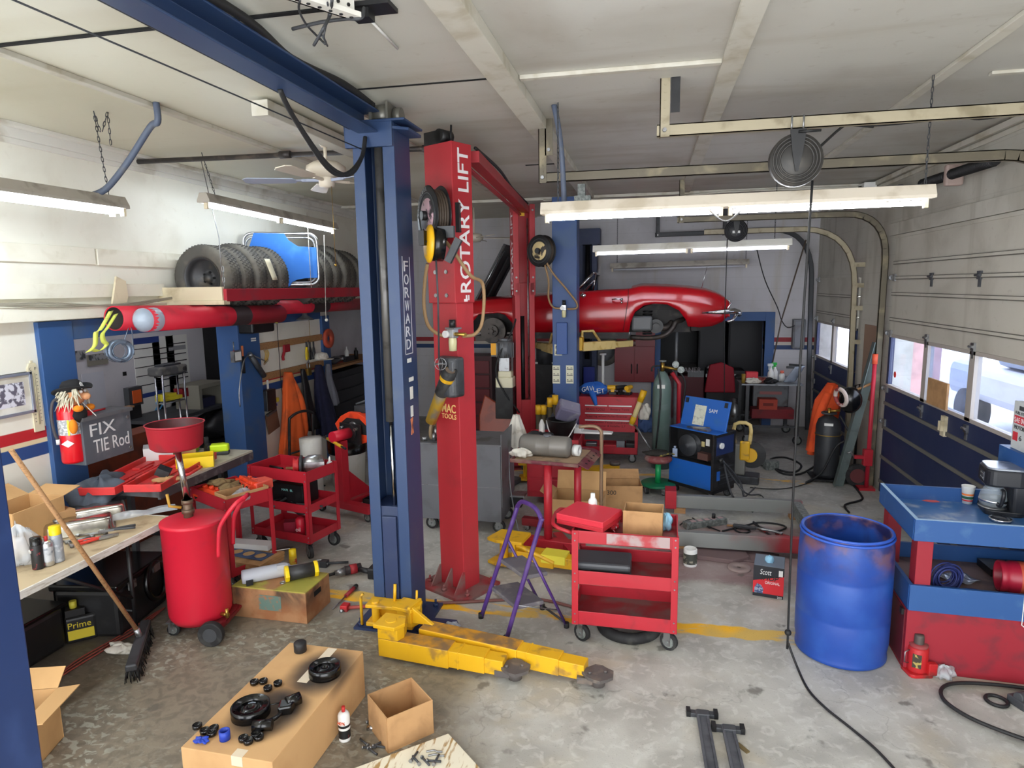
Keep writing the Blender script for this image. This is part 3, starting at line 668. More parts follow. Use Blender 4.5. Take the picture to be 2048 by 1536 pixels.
a_,c_=DY(1263,662,YC+.08),DY(1305,632,YC+.08)
car.p('fuel_tank',B().at(Mc).box((a_.x,YC+.08,a_.z),(c_.x,YC+.5,c_.z)),mat('tank_grey',(92,94,96),.5),bev=.03)
P_=lambda x,y,dy:DY(x,y,YC+dy)
b=B().at(Mc).tube([P_(1262,674,.3),P_(1300,676,.25),P_(1330,670,.2),P_(1346,655,.2),P_(1352,644,.2),P_(1365,639,.3),P_(1372,632,.5)],.035,n=10,sp=5); b.tube([P_(1290,650,.3),P_(1330,655,.3),P_(1345,645,.35)],.05,n=10,sp=4)
car.p('exhaust_pipe',b,mat('exhaust',(74,68,66),.5,.6,dirt=(104,88,76)))
b=B().at(Mc).tube([P_(1404,625.5,-.02),P_(1440,624,-.05),P_(1468,622,-.04),P_(1475,624,.1),P_(1478,627,.5),P_(1478,627,1.2),P_(1475,624,1.65),P_(1440,624,1.78)],[.012,.03,.04,.045,.045,.045,.045,.03],n=10,sp=0)
b.at(Mc).tube([P_(1474,626,.02),P_(1466,640,.02),P_(1455,644,0)],.02); b.tube([P_(1457,601,.05),P_(1463,606,.1),P_(1455,617,.05)],.012)
car.p('rear_bumper',b,CHR)
b=B().at(Mc); p=P_(1225,599,-.0); b.tube([P_(1224,599,-.01),P_(1232,598,-.035),P_(1246,598,-.035)],.01); b.ball(P_(1243,605,-.01),.018); b.at(Mc).ball(P_(1243,599,-.02),.022)
car.p('door_handle',b,CHR)
b=B().at(Mc).tube([P_(1257,578,-.0),P_(1256,600,-.012),P_(1250,640,-.012),P_(1246,662,-.005)],.004); car.p('door_gap',b,BLK)
b=B().at(Mc).tube([P_(1166,596,-.02),P_(1165,588,-.05),P_(1166,586,-.05)],.01); b.ball(P_(1166,591,-.08),(.045,.03,.03)); car.p('wing_mirror',b,CHR)
yl,yr=ycen-.62,ycen+.62
wa,wb=DY(1152,584,ycen-.62),DY(1189,546,ycen-.62)
b=B().at(Mc)
for y_ in(yl,yr):b.tube([(wa.x,y_,wa.z),(wb.x-.02,y_*.96+ycen*.04,wb.z)],.018)
b.tube([(wb.x-.02,yl*.96+ycen*.04,wb.z),(wb.x-.02,yr*.96+ycen*.04,wb.z)],.018); b.tube([(wb.x+.02,yl+.03,wb.z),(wb.x-.02,yl,wa.z)],.008)
fr_=car.p('windshield_frame',b,CHR)
car.p('windshield',B().at(Mc).put([(wa.x,yl,wa.z),(wa.x,yr,wa.z),(wb.x-.02,yr-.03,wb.z),(wb.x-.02,yl+.03,wb.z)],[(0,1,2,3)]),GLS,par=fr_,solid=.004)
b=B().at(Mc).tube([DY(1184,586,ycen+.3),DY(1196,547,ycen+.3),DY(1186,547,ycen-.3)],.012); car.p('top_bow',b,BLK)
ha,hb=DY(962,612,ycen),DY(1024,492,ycen)
d=hb-ha; b=B().at(Mc@face(ha,d,V((-d.z,0,d.x)))); L=d.length
b.box((0,-.02,-.55),(L,.012,.55)); b.box((.05,-.045,-.5),(L-.1,-.02,-.42)); b.box((.05,-.045,.42),(L-.1,-.02,.5)); b.box((.1,-.05,-.05),(L-.15,-.02,.05)); b.prism([(0,.012),(L,.012),(L*.9,.06),(L*.2,.06)],-.2,.2)
car.p('hood',b,mat('hood_black',(30,30,32),.5,dirt=(44,42,40)),bev=.006)
car.p('hood_edge',B().at(Mc).tube([ha+V((.02,-.56,-.02)),hb+V((.02,-.56,-.02))],.006),CHR)
b=B().at(Mc).tube([P_(1403,577,.4),P_(1414,534,.4)],.004); car.p('antenna',b,CHR)
b=B().at(Mc); b.box((x0+.3,ycen-.45,zr+.1),(DY(1100,600,YC).x,ycen+.45,DY(1000,612,YC).z)); car.p('engine_bay',b,DKU)
for nm,lb,p,q in(('support_pole','tall grey support pole under the red car tail',(1354,640),(1352,800)),('support_pole','pale support pole under the arm beside the blue lift column',(1206,706),(1203,795))):
    a=DY(*p,YC+.6); b=B().cyl((0,0,0),(0,0,a.z*.55),.032); b.cyl((0,0,a.z*.5),(0,0,a.z),.022); b.prism([(-.13,-.13),(.13,-.13),(.13,.13),(-.13,.13)],0,.02); b.cyl((0,0,a.z-.03),(0,0,a.z+.0),.05)
    solo(nm,lb,'support',b,GRY if '640' in str(p) else WPL,(a.x,a.y,0))
# ---------------------------------------------------------------- hanging lights
def chain_b(b,p,q,r=.011,w=.0028):
    p,q=V(p),V(q); L=(q-p).length; n=max(2,int(L/(r*3.0))); d=(q-p)/n; dn_=d.normalized()
    u=dn_.orthogonal().normalized(); v=dn_.cross(u)
    for i in range(n):
        c=p+d*(i+.5); s_=u if i%2 else v
        b.tube([c+s_*r*.6*cos(2*pi*k/8)+dn_*r*2*sin(2*pi*k/8) for k in range(8)],w,4,0,1)
    return b
LIT=mat('tube_lit',(232,244,255),.4,emit=20); LIT3=mat('tube_lit_dim',(236,238,255),.4,emit=7); LIT2=mat('tube_lit_soft',(244,248,255),.4,emit=26); UNL=mat('tube_off',(222,224,232),.35)
FIX=mat('fixture_enamel',(214,204,188),.45,dirt=(190,178,158),ds=5); FIXG=mat('fixture_dusty',(176,170,160),.6,dirt=(140,134,124),ds=6)
def fluoro(label,a,c,tube_m,house,ntubes,split,chains=(),w=.12):
    a,c=V(a),V(c); d=c-a; L=d.length; t=T('fluorescent_light',label,'ceiling light',tuple(a),0)
    M=face((0,0,0),d,V((0,0,1)).cross(d)*1.0)
    if(M.to_3x3()@V((0,0,1))).z<0:M=face((0,0,0),d,-V((0,0,1)).cross(d))
    b=B().at(M@Mx(((0,0,1,0),(1,0,0,0),(0,1,0,0),(0,0,0,1))))
    b.prism([(-w/2,-.01),(w/2,-.01),(w/2,.01),(w*.28,.075),(-w*.28,.075),(-w/2,.01)],0,L); t.p('housing',b,house,bev=.003)
    segs=[(0.04,L/2-.03),(L/2+.03,L-.04)] if split else[(.04,L-.04)]
    for s0,s1 in segs:
        for k in range(ntubes):
            y=(k-(ntubes-1)/2)*w*.62
            t.p('tube',B().at(M).cyl((s0+.02,y,-.035),(s1-.02,y,-.035),.0145,n=12),tube_m)
    for s0,s1 in segs:
        for x in(s0,s1):
            for k in range(ntubes):
                y=(k-(ntubes-1)/2)*w*.62; t.p('socket',B().at(M).box((x-.012,y-.016,-.065),(x+.012,y+.016,-.008)),mat('socket',(226,214,186),.5))
    for p,q in chains:
        t.p('chain',chain_b(B(),V(p)-a,V(q)-a),DGRY)
    return t,M
a=DY(1083,428,4.7); c=DY(1866,394,4.7)
L3,M3=fluoro('lit long fluorescent light hanging across in front of the red lift',a,c,LIT2,FIX,1,1,(((F(1158,150,ZC).x,4.72,ZC) if 0 else(a.x+.12,4.7,ZC),a+V((.12,0,.075))),((c.x-.05,4.7,ZC),c+V((-.05,0,.075)))),.13)
b=B().at(M3)
for s in(-1,1):
    x=(c-a).length/2
    b.tube([(x+s*.12,.0,-.01),(x+s*.08,-.02,-.05),(x+s*.03,-.03,-.09),(x,-.03,-.1)],.006,sp=4)
L3.p('loose_wire',b,STL)
fluoro('lit fluorescent light near the left edge of the photo over the framed picture',(-3.8,1.8,3.1),DX(243,416,-3.8),LIT,FIXG,2,0,((F(187,222,ZC),(-3.8,4.12,3.18)),),.15)
a2_=DX(406,402,-3.95)
fluoro('lit fluorescent light over the tires on the left wall shelf',a2_,(-3.95,7.85,3.26),LIT,FIXG,1,1,((F(403,305,ZC),a2_+V((.02,.15,.07))),),.13)
a,c=DY(1186,503,8.8),DY(1583,489,8.8)
fluoro('white two section fluorescent light hanging above the red car tail',a,c,LIT3,WHT,1,1,(((c.x-.2,8.8,ZC),c+V((-.2,0,.07))),),.13)
a,c=DY(1220,536,11.4),DY(1498,527,11.4)
fluoro('dusty grey unlit fluorescent light lowest on the back wall',a,c,UNL,FIXG,1,0,(((a.x+.12,11.4,ZC),a+V((.12,0,.07))),((c.x-.05,11.4,ZC),c+V((-.05,0,.07)))),.12)
fluoro('fluorescent light inside the annex above its opening',(-5.3,4.5,3.3),(-5.3,6.9,3.3),LIT3,FIXG,2,0,(((-5.3,4.8,ZC),(-5.3,4.8,3.37)),((-5.3,6.6,ZC),(-5.3,6.6,3.37))),.15)
b=B(); p0,p1=F(187,222,ZC),F(215,224,ZC); mid=(p0+p1)/2+V((0,0,-.13))
chain_b(b,p0,mid+V((-.02,0,0))); chain_b(b,mid,p1); chain_b(b,p1,p1+V((0,0,-.22)))
solo('chain','slack loop of chain on the ceiling above the left fluorescent light','chain',b,DGRY)
b=B().tube([F(312,205,ZC),F(312,205,ZC)+V((0,0,-.12)),DX(300,255,-3.35),DX(255,325,-3.55),DX(215,375,-3.72),(-3.8,3.98,3.17)],.022,n=10,sp=6)
solo('flexible_conduit','blue grey flexible conduit curving from ceiling to the left light','conduit',b,mat('conduit',(82,92,112),.55,dirt=(104,104,104),ds=6))
b=B().tube([F(1108,210,ZC),F(1108,210,ZC)+V((.03,0,-.15)),(-.64,4.85,3.4),(-.63,4.9,3.05)],.02,n=10,sp=6)
solo('flexible_conduit','blue grey flexible conduit dropping behind the long lit light','conduit',b,mat('conduit',(82,92,112)))
p=DY(650,300,5.1); fz=DY(652,341,5.1).z
t=T('ceiling_fan','cream ceiling fan hanging left of the blue lift column','fan',(p.x,5.1,ZC))
FANM=mat('fan_cream',(216,206,188),.4); zf_=fz-ZC
t.p('canopy',B().lathe([(.0,0),(.075,0),(.07,-.05),(.03,-.11),(0,-.11)]),FANM)
t.p('downrod',B().cyl((0,0,-.1),(0,0,zf_+.05),.014),FANM)
t.p('motor',B().lathe([(.03,zf_+.07),(.1,zf_+.065),(.155,zf_+.03),(.16,zf_),(.13,zf_-.045),(.05,zf_-.06),(0,zf_-.06)],32),FANM)
t.p('switch_housing',B().lathe([(.06,zf_-.05),(.065,zf_-.08),(.06,zf_-.13),(0,zf_-.14)],20),FANM)
BLD=mat('fan_blade',(158,166,186),.5); 
for k in range(5):
    b=B().at(TR(0,0,zf_-.08,radians(196+72*k),radians(9))); b.prism([(.16,-.02),(.24,-.02),(.26,-.055),(.62,-.07),(.66,-.04),(.66,.04),(.62,.07),(.26,.055),(.24,.02),(.16,.02)],-.004,.004); b.box((.06,-.012,-.01),(.2,.012,.012))
    t.p('blade',b,BLD if k in(0,2) else FANM,bev=.002)
b=B(); b.tube([(.05,-.02,zf_-.1),(.05,-.02,zf_-.75)],.002); b.ball((.05,-.02,zf_-.76),.012); t.p('pull_chain',b,BRS)
p2_=DY(985,475,10.3)
t2=T('ceiling_fan','far ceiling fan seen between the two red lift columns','fan',(p2_.x-.3,10.3,ZC))
z2=p2_.z-ZC
t2.p('downrod',B().cyl((0,0,0),(0,0,z2),.014),FANM); t2.p('motor',B().lathe([(0,z2+.08),(.12,z2+.06),(.15,z2),(.1,z2-.06),(0,z2-.07)],24),FANM)
for k in range(5):t2.p('blade',B().at(TR(0,0,z2,radians(20+72*k),radians(9))).prism([(.14,-.03),(.3,-.06),(.64,-.07),(.64,.07),(.3,.06),(.14,.03)],-.004,.004),FANM)
IRON=mat('black_iron',(66,62,62),.5,.4,dirt=(110,100,92),ds=6)
b=B().tube([(XL+.05,5.42,3.69),(-1.72,5.62,3.69),(-1.66,5.62,3.66),(-1.65,5.62,3.56)],.022,n=10)
for x in(-3.2,-2.5):b.cyl((x-.05,5.5,3.69),(x+.05,5.505,3.69),.032)
b.cyl((-1.95,5.6,3.69),(-1.8,5.61,3.69),.03)
solo('iron_pipe','dark iron pipe crossing the ceiling behind the ceiling fan','pipe',b,IRON)
TRK=mat('track_cream',(164,154,130),.5,.2,dirt=(134,124,100),ds=6); TRG=mat('track_grey',(104,97,82),.5,.3,dirt=(140,130,106),ds=5)
def track(label,Y,pts,m,hang=None,vert=None):
    t=T('door_track',label,'door track',(0,Y,0))
    b=B(); P=[V((x,0,z)) for x,z in pts]
    o=[]
    for i in range(len(P)-1):
        if i==1 and len(P)>3:
            for k in range(8):
                tt=k/8; o.append((1-tt)**2*P[1]+2*tt*(1-tt)*P[2]+tt*tt*P[3])
        elif i==2 and len(P)>3:continue
        else:o.append(P[i])
    o.append(P[-1])
    for dy,r in((0,.012),(.0,.012)):pass
    for i in range(len(o)-1):
        d=o[i+1]-o[i]; M=face(o[i],d,V((0,1,0))); L=d.length
        b.at(M); b.box((0,-.004,-.036),(L+.004,0,.036)); b.box((0,-.004,.03),(L+.004,.03,.036)); b.box((0,-.004,-.036),(L+.004,.03,-.03))
    t.p('rail',b,m)
    if hang:
        b=B()
        for x,z in hang:
            b.box((x-.03,-.012,z-.04),(x+.03,-.006,ZC)); b.box((x-.03,-.012,z-.04),(x-.024,.05,ZC))
            k=z
            while k<ZC-.03:b.cyl((x,-.016,k),(x,-.004,k),.008,n=8); k+=.045
        t.p('hanger',b,m)
        b=B()
        for x,z in hang:b.cyl((x,-.03,z),(x,-.005,z),.014,n=6)
        t.p('bolt',b,STL)
    return t
z1_=DY(1700,238,4.35).z
t=track('cream door track hanging nearest the camera, holding the cord reel',4.35,[(.02,z1_),(2.9,z1_)],TRK,[(DY(1330,200,4.35).x,z1_)])
b=B().box((.09,.06,3.5),(.16,.065,3.7))
for k in range(9):b.cyl((.14,.055,3.52+k*.02),(.14,.07,3.52+k*.02),.005,n=6)
t.p('black_bracket',B().box((.1,-.02,z1_+.1),(.155,-.012,z1_+.33)),BLK)
z2_=DY(1500,335,5.13).z
track('long dark door track behind the round cord reel',5.13,[(DY(1078,355,5.13).x,z2_),(2.3,z2_),(2.66,z2_),(2.66,2.85),(2.66,2.3)],TRG,[(DY(1080,300,5.13).x+.02,z2_),(DY(1098,300,5.13).x,z2_+.2)])
track('door track curving down beside the far edge of the near garage door',8.45,[(.3,3.28),(2.2,3.28),(2.66,3.28),(2.66,2.75),(2.66,.0)],TRG,[(.35,3.28)])
tk=track('cream door track curving down at the near side of the far garage door',9.5,[(.7,3.2),(2.0,3.2),(2.62,3.15),(2.64,2.45),(2.68,.0)],TRK,[])
zt4=DY(1312,470,11.75).z
track('black door track at the far end curving down by the back wall',11.75,[(DY(1310,470,11.75).x,zt4),(2.0,zt4+.02),(2.55,zt4+.0),(2.6,zt4-.7),(2.66,.0)],DGRY,[(DY(1312,470,11.75).x+.03,zt4),(1.2,zt4)])
for z in(2.45,2.15,1.7,2.72):
    b=B(); b.box((2.62,-.01,z-.03),(2.75,.005,z+.03)); b.cyl((2.66,-.02,z),(2.66,-.01,z),.012,n=6); tk.p('bracket',b,TRK)
p,q=DX(1800,382,2.62),DX(1992,320,2.62)
t=T('torsion_spring','black torsion spring on a shaft above the near garage door','door spring',(2.62,p.y,p.z))
b=B(); q_=V((0,q.y-p.y,q.z-p.z)); b.cyl((0,0,0),q_*2.0,.013); t.p('shaft',b,STL)
s0,s1=.32,.98
m1,m2=DX(1846,362,2.62).y-p.y,DX(1900,348,2.62).y-p.y
sl=q_.z/q_.y
def sp_(y0,y1):
    b=B(); b.cyl((0,y0,y0*sl),(0,y1,y1*sl),.04,n=14)
    k=y0
    while abs(k-y1)>.03:b.torus((0,k,k*sl),.04,.008,12,4,axis=(0,1,0)); k+=(.022 if y1>y0 else-.022)
    return b
t.p('spring',sp_(m1,m2+.05),BLK); t.p('spring',sp_(m2-.05,q_.y),BLK)
b=B(); b.cyl((0,0,0),(0,.07,.07*sl),.07,n=20); t.p('cable_drum',b,DGRY)
b=B(); b.box((-.05,m2-.05,m2*sl-.1),(.1,m2+.02,m2*sl+.09)); t.p('centre_bracket',b,mat('plaster_pink',(170,150,142),.7),bev=.02)
p=DX(1728,384,2.62)
t=T('small_speaker','small white speaker box under the ceiling by the right wall','speaker',tuple(p)); t.p('case',B().box((-.05,-.16,-.1),(.1,.16,.1)),WPL,bev=.01); t.p('cone',B().cyl((-.07,-.03,0),(-.05,-.03,0),.07,n=18),BLK)  # a loudspeaker: white case with a black cone, no lamp
def reel(name,label,c,r,stem,m,axis_rz=0):
    t=T(name,label,'reel',tuple(c),axis_rz)
    b=B().at(Mx.Rotation(pi/2,4,'X')); b.lathe([(0,-.035),(r*.97,-.035),(r,-.02),(r,.02),(r*.97,.035),(0,.035)],40)
    for k in(.62,.74,.86):b.torus((0,0,.036),r*k,.006,36,6)
    b.at(Mx()); t.p('case',b,m)
    b=B(); b.prism([(-.035,0),(.035,0),(.02,-.0),(.035,r*1.1),(-.035,r*1.1)],0,0) if 0 else None
    b.at(face((0,-.045,0),(1,0,0),(0,0,1))).prism([(-.008,-r*.45),(.008,-r*.45),(.03,r*.3),(.045,r*1.12),(-.045,r*1.12),(-.03,r*.3)],-.004,.006)
    b.at(Mx()).cyl((0,-.06,r*1.0),(.12,-.06,r*1.0),.008); t.p('bracket',b,BLK)
    for x in(-.03,.035):t.p('strap',B().tube([(x,0,r*1.1),(x,0,r*1.1+stem)],.006),STL)
    return t
RLM=mat('reel_black',(54,52,50),.5,dirt=(78,74,68),ds=6)
c1_=DY(1591,321,4.3); t=reel('cord_reel','large round black cord reel hanging from the nearest door track',c1_,.152,.09,RLM)
g=F(1575,1265); g=F(1600,1330); k1=DY(1576,1265,4.35)
b=B(); top=V((c1_.x+.1,4.3,c1_.z-.12)); fp=[F(*q,.012) for q in((1597,1340),(1617,1380),(1650,1415),(1700,1455),(1750,1497),(1800,1550))]
b.tube([top,(top.x-.02,4.3,1.6),k1,V((k1.x+.0,k1.y-.03,.13)),*fp],.0075,sp=6)
b.ball(k1,.022); solo('extension_cable','black cord hanging from the large reel down onto the floor beside blue drum','cord',b,CORD)
b=B().tube([c1_+V((.12,.0,.06)),DY(1690,250,4.4),DY(1720,246,4.4),DY(1760,250,4.4),DY(1860,240,4.6),DY(1915,230,4.8),DY(1960,238,4.9),DY(2060,222,5)],.008,sp=6); b.cyl(DY(1705,246,4.4),DY(1748,250,4.4),.018)
solo('extension_cable','black cord with inline plug running along the nearest door track','cord',b,CORD)
c2_=DY(1472,461,8.7); t=reel('cord_reel','small black cord reel with white label above the red car tail',c2_,.138,.3,mat('reel_dark',(36,36,40),.5)); t.p('label',B().box((-.045,-.041,-.035),(.045,-.036,-.005)),PAPER)
b=B().tube([c2_+V((-.1,0,-.1)),(c2_.x-.1,8.7,2),(c2_.x-.08,8.6,1.0)],.006); solo('extension_cable','thin black cord hanging straight down from the small reel','cord',b,CORD)
b=B().box((-1.42,2.55,ZC-.14),(-1.38,2.9,ZC-.1)) if 0 else B()
p=F(690,20,ZC-.08); b.at(TR(p.x,p.y,p.z,1.0)); b.box((-.35,-.03,-.02),(.06,.03,.0)); b.box((-.35,.02,-.02),(.06,.03,.07))
for k in range(8):b.cyl((-.32+k*.05,-.0,-.024),(-.32+k*.05,-.0,-.018),.008,n=6,mi=1); b.cyl((-.32+k*.05,.015,.035),(-.32+k*.05,.022,.035),.008,n=6,mi=1)
b.at(Mx()); solo('angle_bracket','white perforated angle iron hanging from the ceiling at the top edge','bracket',b,[WHT,BLK])
b=B().box((-1.36,2.88,ZC-.02),(-1.14,3.0,ZC+.0)); b.box((-1.32,2.9,ZC-.06),(-1.24,2.97,ZC-.02)); solo('junction_box','open dark junction box in the ceiling at the top edge','junction box',b,[BLK])
b=B(); z=ZC-.1
b.tube([F(728,16,ZC-.04),F(722,36,z),F(690,38,z),F(640,45,z),F(585,58,z)],.008,sp=5)
solo('wire','cable from the junction box to the blue overhead beam','wire',b,DGRY)
b=B(); b.tube([F(600,0,z),F(598,20,z),F(612,48,z),F(630,68,z),F(650,88,ZC-.2)],.005,sp=5); b.tube([F(664,0,z),F(660,30,z),F(645,60,ZC-.2),F(628,90,ZC-.16)],.007,sp=5); b.tube([F(655,5,z),F(657,30,z),F(650,60,ZC-.2),F(648,75,ZC-.22),F(655,92,ZC-.22)],.004,sp=5); b.tube([F(644,70,ZC-.2),F(652,85,ZC-.22)],.005)
solo('wire','tangle of bare wires hanging beside the blue overhead beam','wire',b,DGRY)
b=B().tube([F(729,28,ZC-.01),F(795,97,ZC-.01)],.007); solo('rod','thin white rod on the ceiling under the junction box','rod',b,WPL)
b=B(); p=DY(1168,400,7.5); b.box((p.x-.06,7.4,p.z-.12),(p.x+.02,7.5,p.z+.16)); b.box((p.x-.1,7.42,p.z-.04),(p.x+.08,7.5,p.z+.04))
solo('junction_box','metal junction box bundle at the end of the central ceiling beam','junction box',b,GALV)
# ---------------------------------------------------------------- small reusable shapes
def tray(b,L,W,z,h,t=.006,mi=0,mi2=None):
    b.box((-L/2,-W/2,z),(L/2,W/2,z+t),mi if mi2 is None else mi2)
    b.box((-L/2,-W/2,z),(L/2,-W/2+t,z+h),mi); b.box((-L/2,W/2-t,z),(L/2,W/2,z+h),mi)
    b.box((-L/2,-W/2,z),(-L/2+t,W/2,z+h),mi); b.box((L/2-t,-W/2,z),(L/2,W/2,z+h),mi); return b
def castor(t,x,y,r,zt,rz=0,m=None,par=None):
    b=B().at(TR(x,y,0,rz)); b.box((-.03,-.03,zt-.012),(.03,.03,zt)); b.prism([(-.02,-.024),(.03,-.024),(.03,-.019),(-.02,-.019)],r*.6,zt); b.prism([(-.02,.019),(.03,.019),(.03,.024),(-.02,.024)],r*.6,zt)
    e=t.p('castor',b,STL,par=par)
    b=B().at(TR(x,y,0,rz)); b.cyl((.01,-.016,r),(.01,.016,r),r,n=20); t.p('wheel',b,RUB,par=e)
    b=B().at(TR(x,y,0,rz)); b.cyl((.01,-.0175,r),(.01,.0175,r),r*.68,n=16); b.cyl((.01,-.03,r),(.01,.03,r),.008,n=8); t.p('hub',b,GALV,par=e)
def cart(name,label,c,rz,L,W,zs,hs,r=.06,post=.04,m=CRED,fl=None,grp=None):
    t=T(name,label,'tool cart',(c[0],c[1],0),rz,grp)
    zb=zs[0]
    for z,h in zip(zs,hs):t.p('shelf',tray(B(),L-.012,W-.012,z,h,mi2=1),[m,fl or m],bev=.003)
    for sx in(-1,1):
        for sy in(-1,1):
            b=B(); x,y=sx*L/2,sy*W/2
            b.box((min(x,x-sx*post),min(y,y-sy*.004),zb),(max(x,x-sx*post),max(y,y-sy*.004),zs[-1]+hs[-1])); b.box((min(x,x-sx*.004),min(y,y-sy*post),zb),(max(x,x-sx*.004),max(y,y-sy*post),zs[-1]+hs[-1]))
            t.p('post',b,m)
            bb=B()
            for z,h in zip(zs,hs):
                for k in(.02,h-.02):bb.cyl((x-sx*post*.5,y+sy*.004,z+k),(x-sx*post*.5,y-sy*.006,z+k),.006,n=6)
            t.p('bolt',bb,STL)
            castor(t,sx*(L/2-.06),sy*(W/2-.05),r,zb,random.uniform(-.6,.6))
    return t
def spraycan(name,label,loc,r,h,body,cap,band=None,nozzle=None,word=None,wm=None,rz=0,tilt=None):
    t=T(name,label,'spray can',loc,rz,rot=tilt)
    t.p('body',B().lathe([(0,0),(r*.97,0),(r,.006),(r,h*.74),(r*.9,h*.79),(r*.62,h*.85),(0,h*.85)],20),body)
    if cap:t.p('cap',B().lathe([(r*.95,h*.76),(r*.93,h),(0,h)] if cap is not WPL else[(r*.55,h*.84),(r*.5,h),(0,h)],18),cap)
    else:t.p('nozzle',B().cyl((0,0,h*.84),(0,0,h),r*.3),nozzle or WPL)
    if band:
        b=B().lathe([(r*1.012,h*.16),(r*1.012,h*.66)],20); t.p('label',b,band)
    if word:
        for i,wd in enumerate(word):txt(wd,r*1.25,h*.075,face((-r*.62,-r*1.02,h*(.55-.12*i)),(1,0,0),(0,0,1)),wm or WPL,t.e,depth=.004)
    return t
def carton(name,label,o,rz,L,W,H,m=CARD,opened=True,flaps=(),wall=.006,cat='cardboard box',extra=None):
    t=T(name,label,cat,(o[0],o[1],o[2] if len(o)>2 else 0),rz)
    b=B()
    if opened:
        b.box((0,0,0),(L,W,wall))
        b.box((0,0,0),(L,wall,H)); b.box((0,W-wall,0),(L,W,H)); b.box((0,wall,0),(wall,W-wall,H)); b.box((L-wall,wall,0),(L,W-wall,H))
    else:b.box((0,0,0),(L,W,H))
    t.p('carton',b,m,bev=.0025)
    for side,ln,ang in flaps:
        b=B(); ca,sa=cos(ang)*ln,sin(ang)*ln
        if side=='f':vs=[(0,0,H),(L,0,H),(L,-ca,H+sa),(0,-ca,H+sa)]
        if side=='b':vs=[(0,W,H),(L,W,H),(L,W+ca,H+sa),(0,W+ca,H+sa)]
        if side=='l':vs=[(0,0,H),(0,W,H),(-ca,W,H+sa),(-ca,0,H+sa)]
        if side=='r':vs=[(L,0,H),(L,W,H),(L+ca,W,H+sa),(L+ca,0,H+sa)]
        t.p('flap',b.put(vs,[(0,1,2,3)]),m,solid=.005)
    return t
def lump(b,c,s,seed,n=12,amp=.18,mi=0,flat=.0):
    rr=random.Random(seed); ph=[rr.uniform(0,6) for _ in range(6)]
    def f(u,v):
        th,p=2*pi*u,pi*v
        k=1+amp*(sin(3*th+ph[0])*sin(2*p+ph[1])+.6*sin(5*th+ph[2])*sin(4*p+ph[3])+.4*sin(9*th+ph[4]))
        z=-cos(p)*s[2]*k
        if flat:z=max(z,-s[2]*flat)
        return(c[0]+s[0]*k*cos(th)*sin(p),c[1]+s[1]*k*sin(th)*sin(p),c[2]+z)
    return b.surf(f,n*2,n,mi,1,1)
CLEAR=mat('clear_plastic',(220,226,232),.12,alpha=.45,bump=.6,bs=14)
# ---------------------------------------------------------------- left: shelf of tires, tubes and folded cot
TIRE=mat('tire_rubber',(80,78,74),.8,dirt=(126,119,107),ds=3,lo=.4,hi=.7)
def tire(label,c,R,w,rz=0,wheel=True,first=None):
    t=T('tire',label,'tire',tuple(c),rz,'tires on the wall shelf')
    Mx_=Mx.Rotation(-pi/2,4,'X'); ri=R*.6
    prof=[(ri,-w*.42),(ri*1.12,-w*.5),(R*.86,-w*.5),(R*.965,-w*.42),(R,-w*.3),(R,w*.3),(R*.965,w*.42),(R*.86,w*.5),(ri*1.12,w*.5),(ri,w*.42),(ri,-w*.42)]
    t.p('rubber',B().at(Mx_).lathe(prof,48),TIRE)
    b=B().at(Mx_)
    for k in range(3):b.lathe([(R*1.001,(-.2+.2*k)*w-.004),(R*1.004,(-.2+.2*k)*w-.004),(R*1.004,(-.2+.2*k)*w+.004),(R*1.001,(-.2+.2*k)*w+.004)],48)
    for k in range(56):
        for j,yy in enumerate((-.27,-.1,.1,.27)):
            a=2*pi*(k+.5*(j%2))/56; b.cb((R*1.001*cos(a),R*1.001*sin(a),yy*w),(.006,.008,w*.13),(0,0,a))
    t.p('tread',b,mat('tread_black',(60,58,56),.85,dirt=(104,99,90),ds=4))
    if wheel:
        t.p('rim',B().at(Mx_).lathe([(ri*1.02,-w*.46),(ri*.96,-w*.44),(ri*.9,-w*.25),(ri*.85,-w*.02),(ri*.5,-w*.06),(ri*.42,.02),(ri*.2,.01),(ri*.2,-.02),(0,-.02)],36),mat('steel_wheel',(70,70,72),.5,.4,dirt=(104,96,86),ds=6))
        b=B().at(Mx_)
        for k in range(5):b.cyl((ri*.3*cos(k*1.257),ri*.3*sin(k*1.257),.0),(ri*.3*cos(k*1.257),ri*.3*sin(k*1.257),.025),.012,n=6,mi=0)
        t.p('lug_hole',b,DKHOLE)
    return t
tc=DX(424,540,-4.34); zt_=2.63
t0=tire('front tire with a steel wheel at the near end of the wall shelf',(-4.34,5.86,zt_),.325,.21)
TN=['second','third','fourth','fifth','sixth','seventh','eighth','ninth','tenth','eleventh']
for k in range(1,11):
    big=(1,1.0,1.06,1.03,1.05,1.08,1.1,1.12,1.2,1.1,1.14)[k]
    c=dup(t0,(-4.34,5.86+.215*k if k<5 else 7.53+.225*(k-5),zt_+.325*(big-1)*.9),0,'%s tire along the wall shelf, counted from the near end'%TN[k-1])
    c.scale=(big,.98,big)
sh=T('wall_shelf','long red edged shelf under the row of tires on the left wall','shelf',(-4.0,5.62,2.4))
sh.p('end_board',B().box((-.7,-.04,.01),(.0,.0,.14)),CRM,bev=.003)
sh.p('end_rail',B().box((-.72,-.06,-.03),(.03,.03,.01)),CRM,bev=.003)
sh.p('front_board',B().box((-.0,-.02,0),(.035,3.9,.12)),mat('shelf_red',(172,36,52),.5,dirt=(150,50,62),ds=3),bev=.003)
sh.p('rail',B().box((-.62,0,0),(-.57,3.9,.05)),CRM)
b=B(); p=F(403,305,ZC); b.tube([(-.03,.02,.12),(-.05,.05,.6),(-.1,-.05,1.3)],.004)
sh.p('hanger_rod',b,STL)
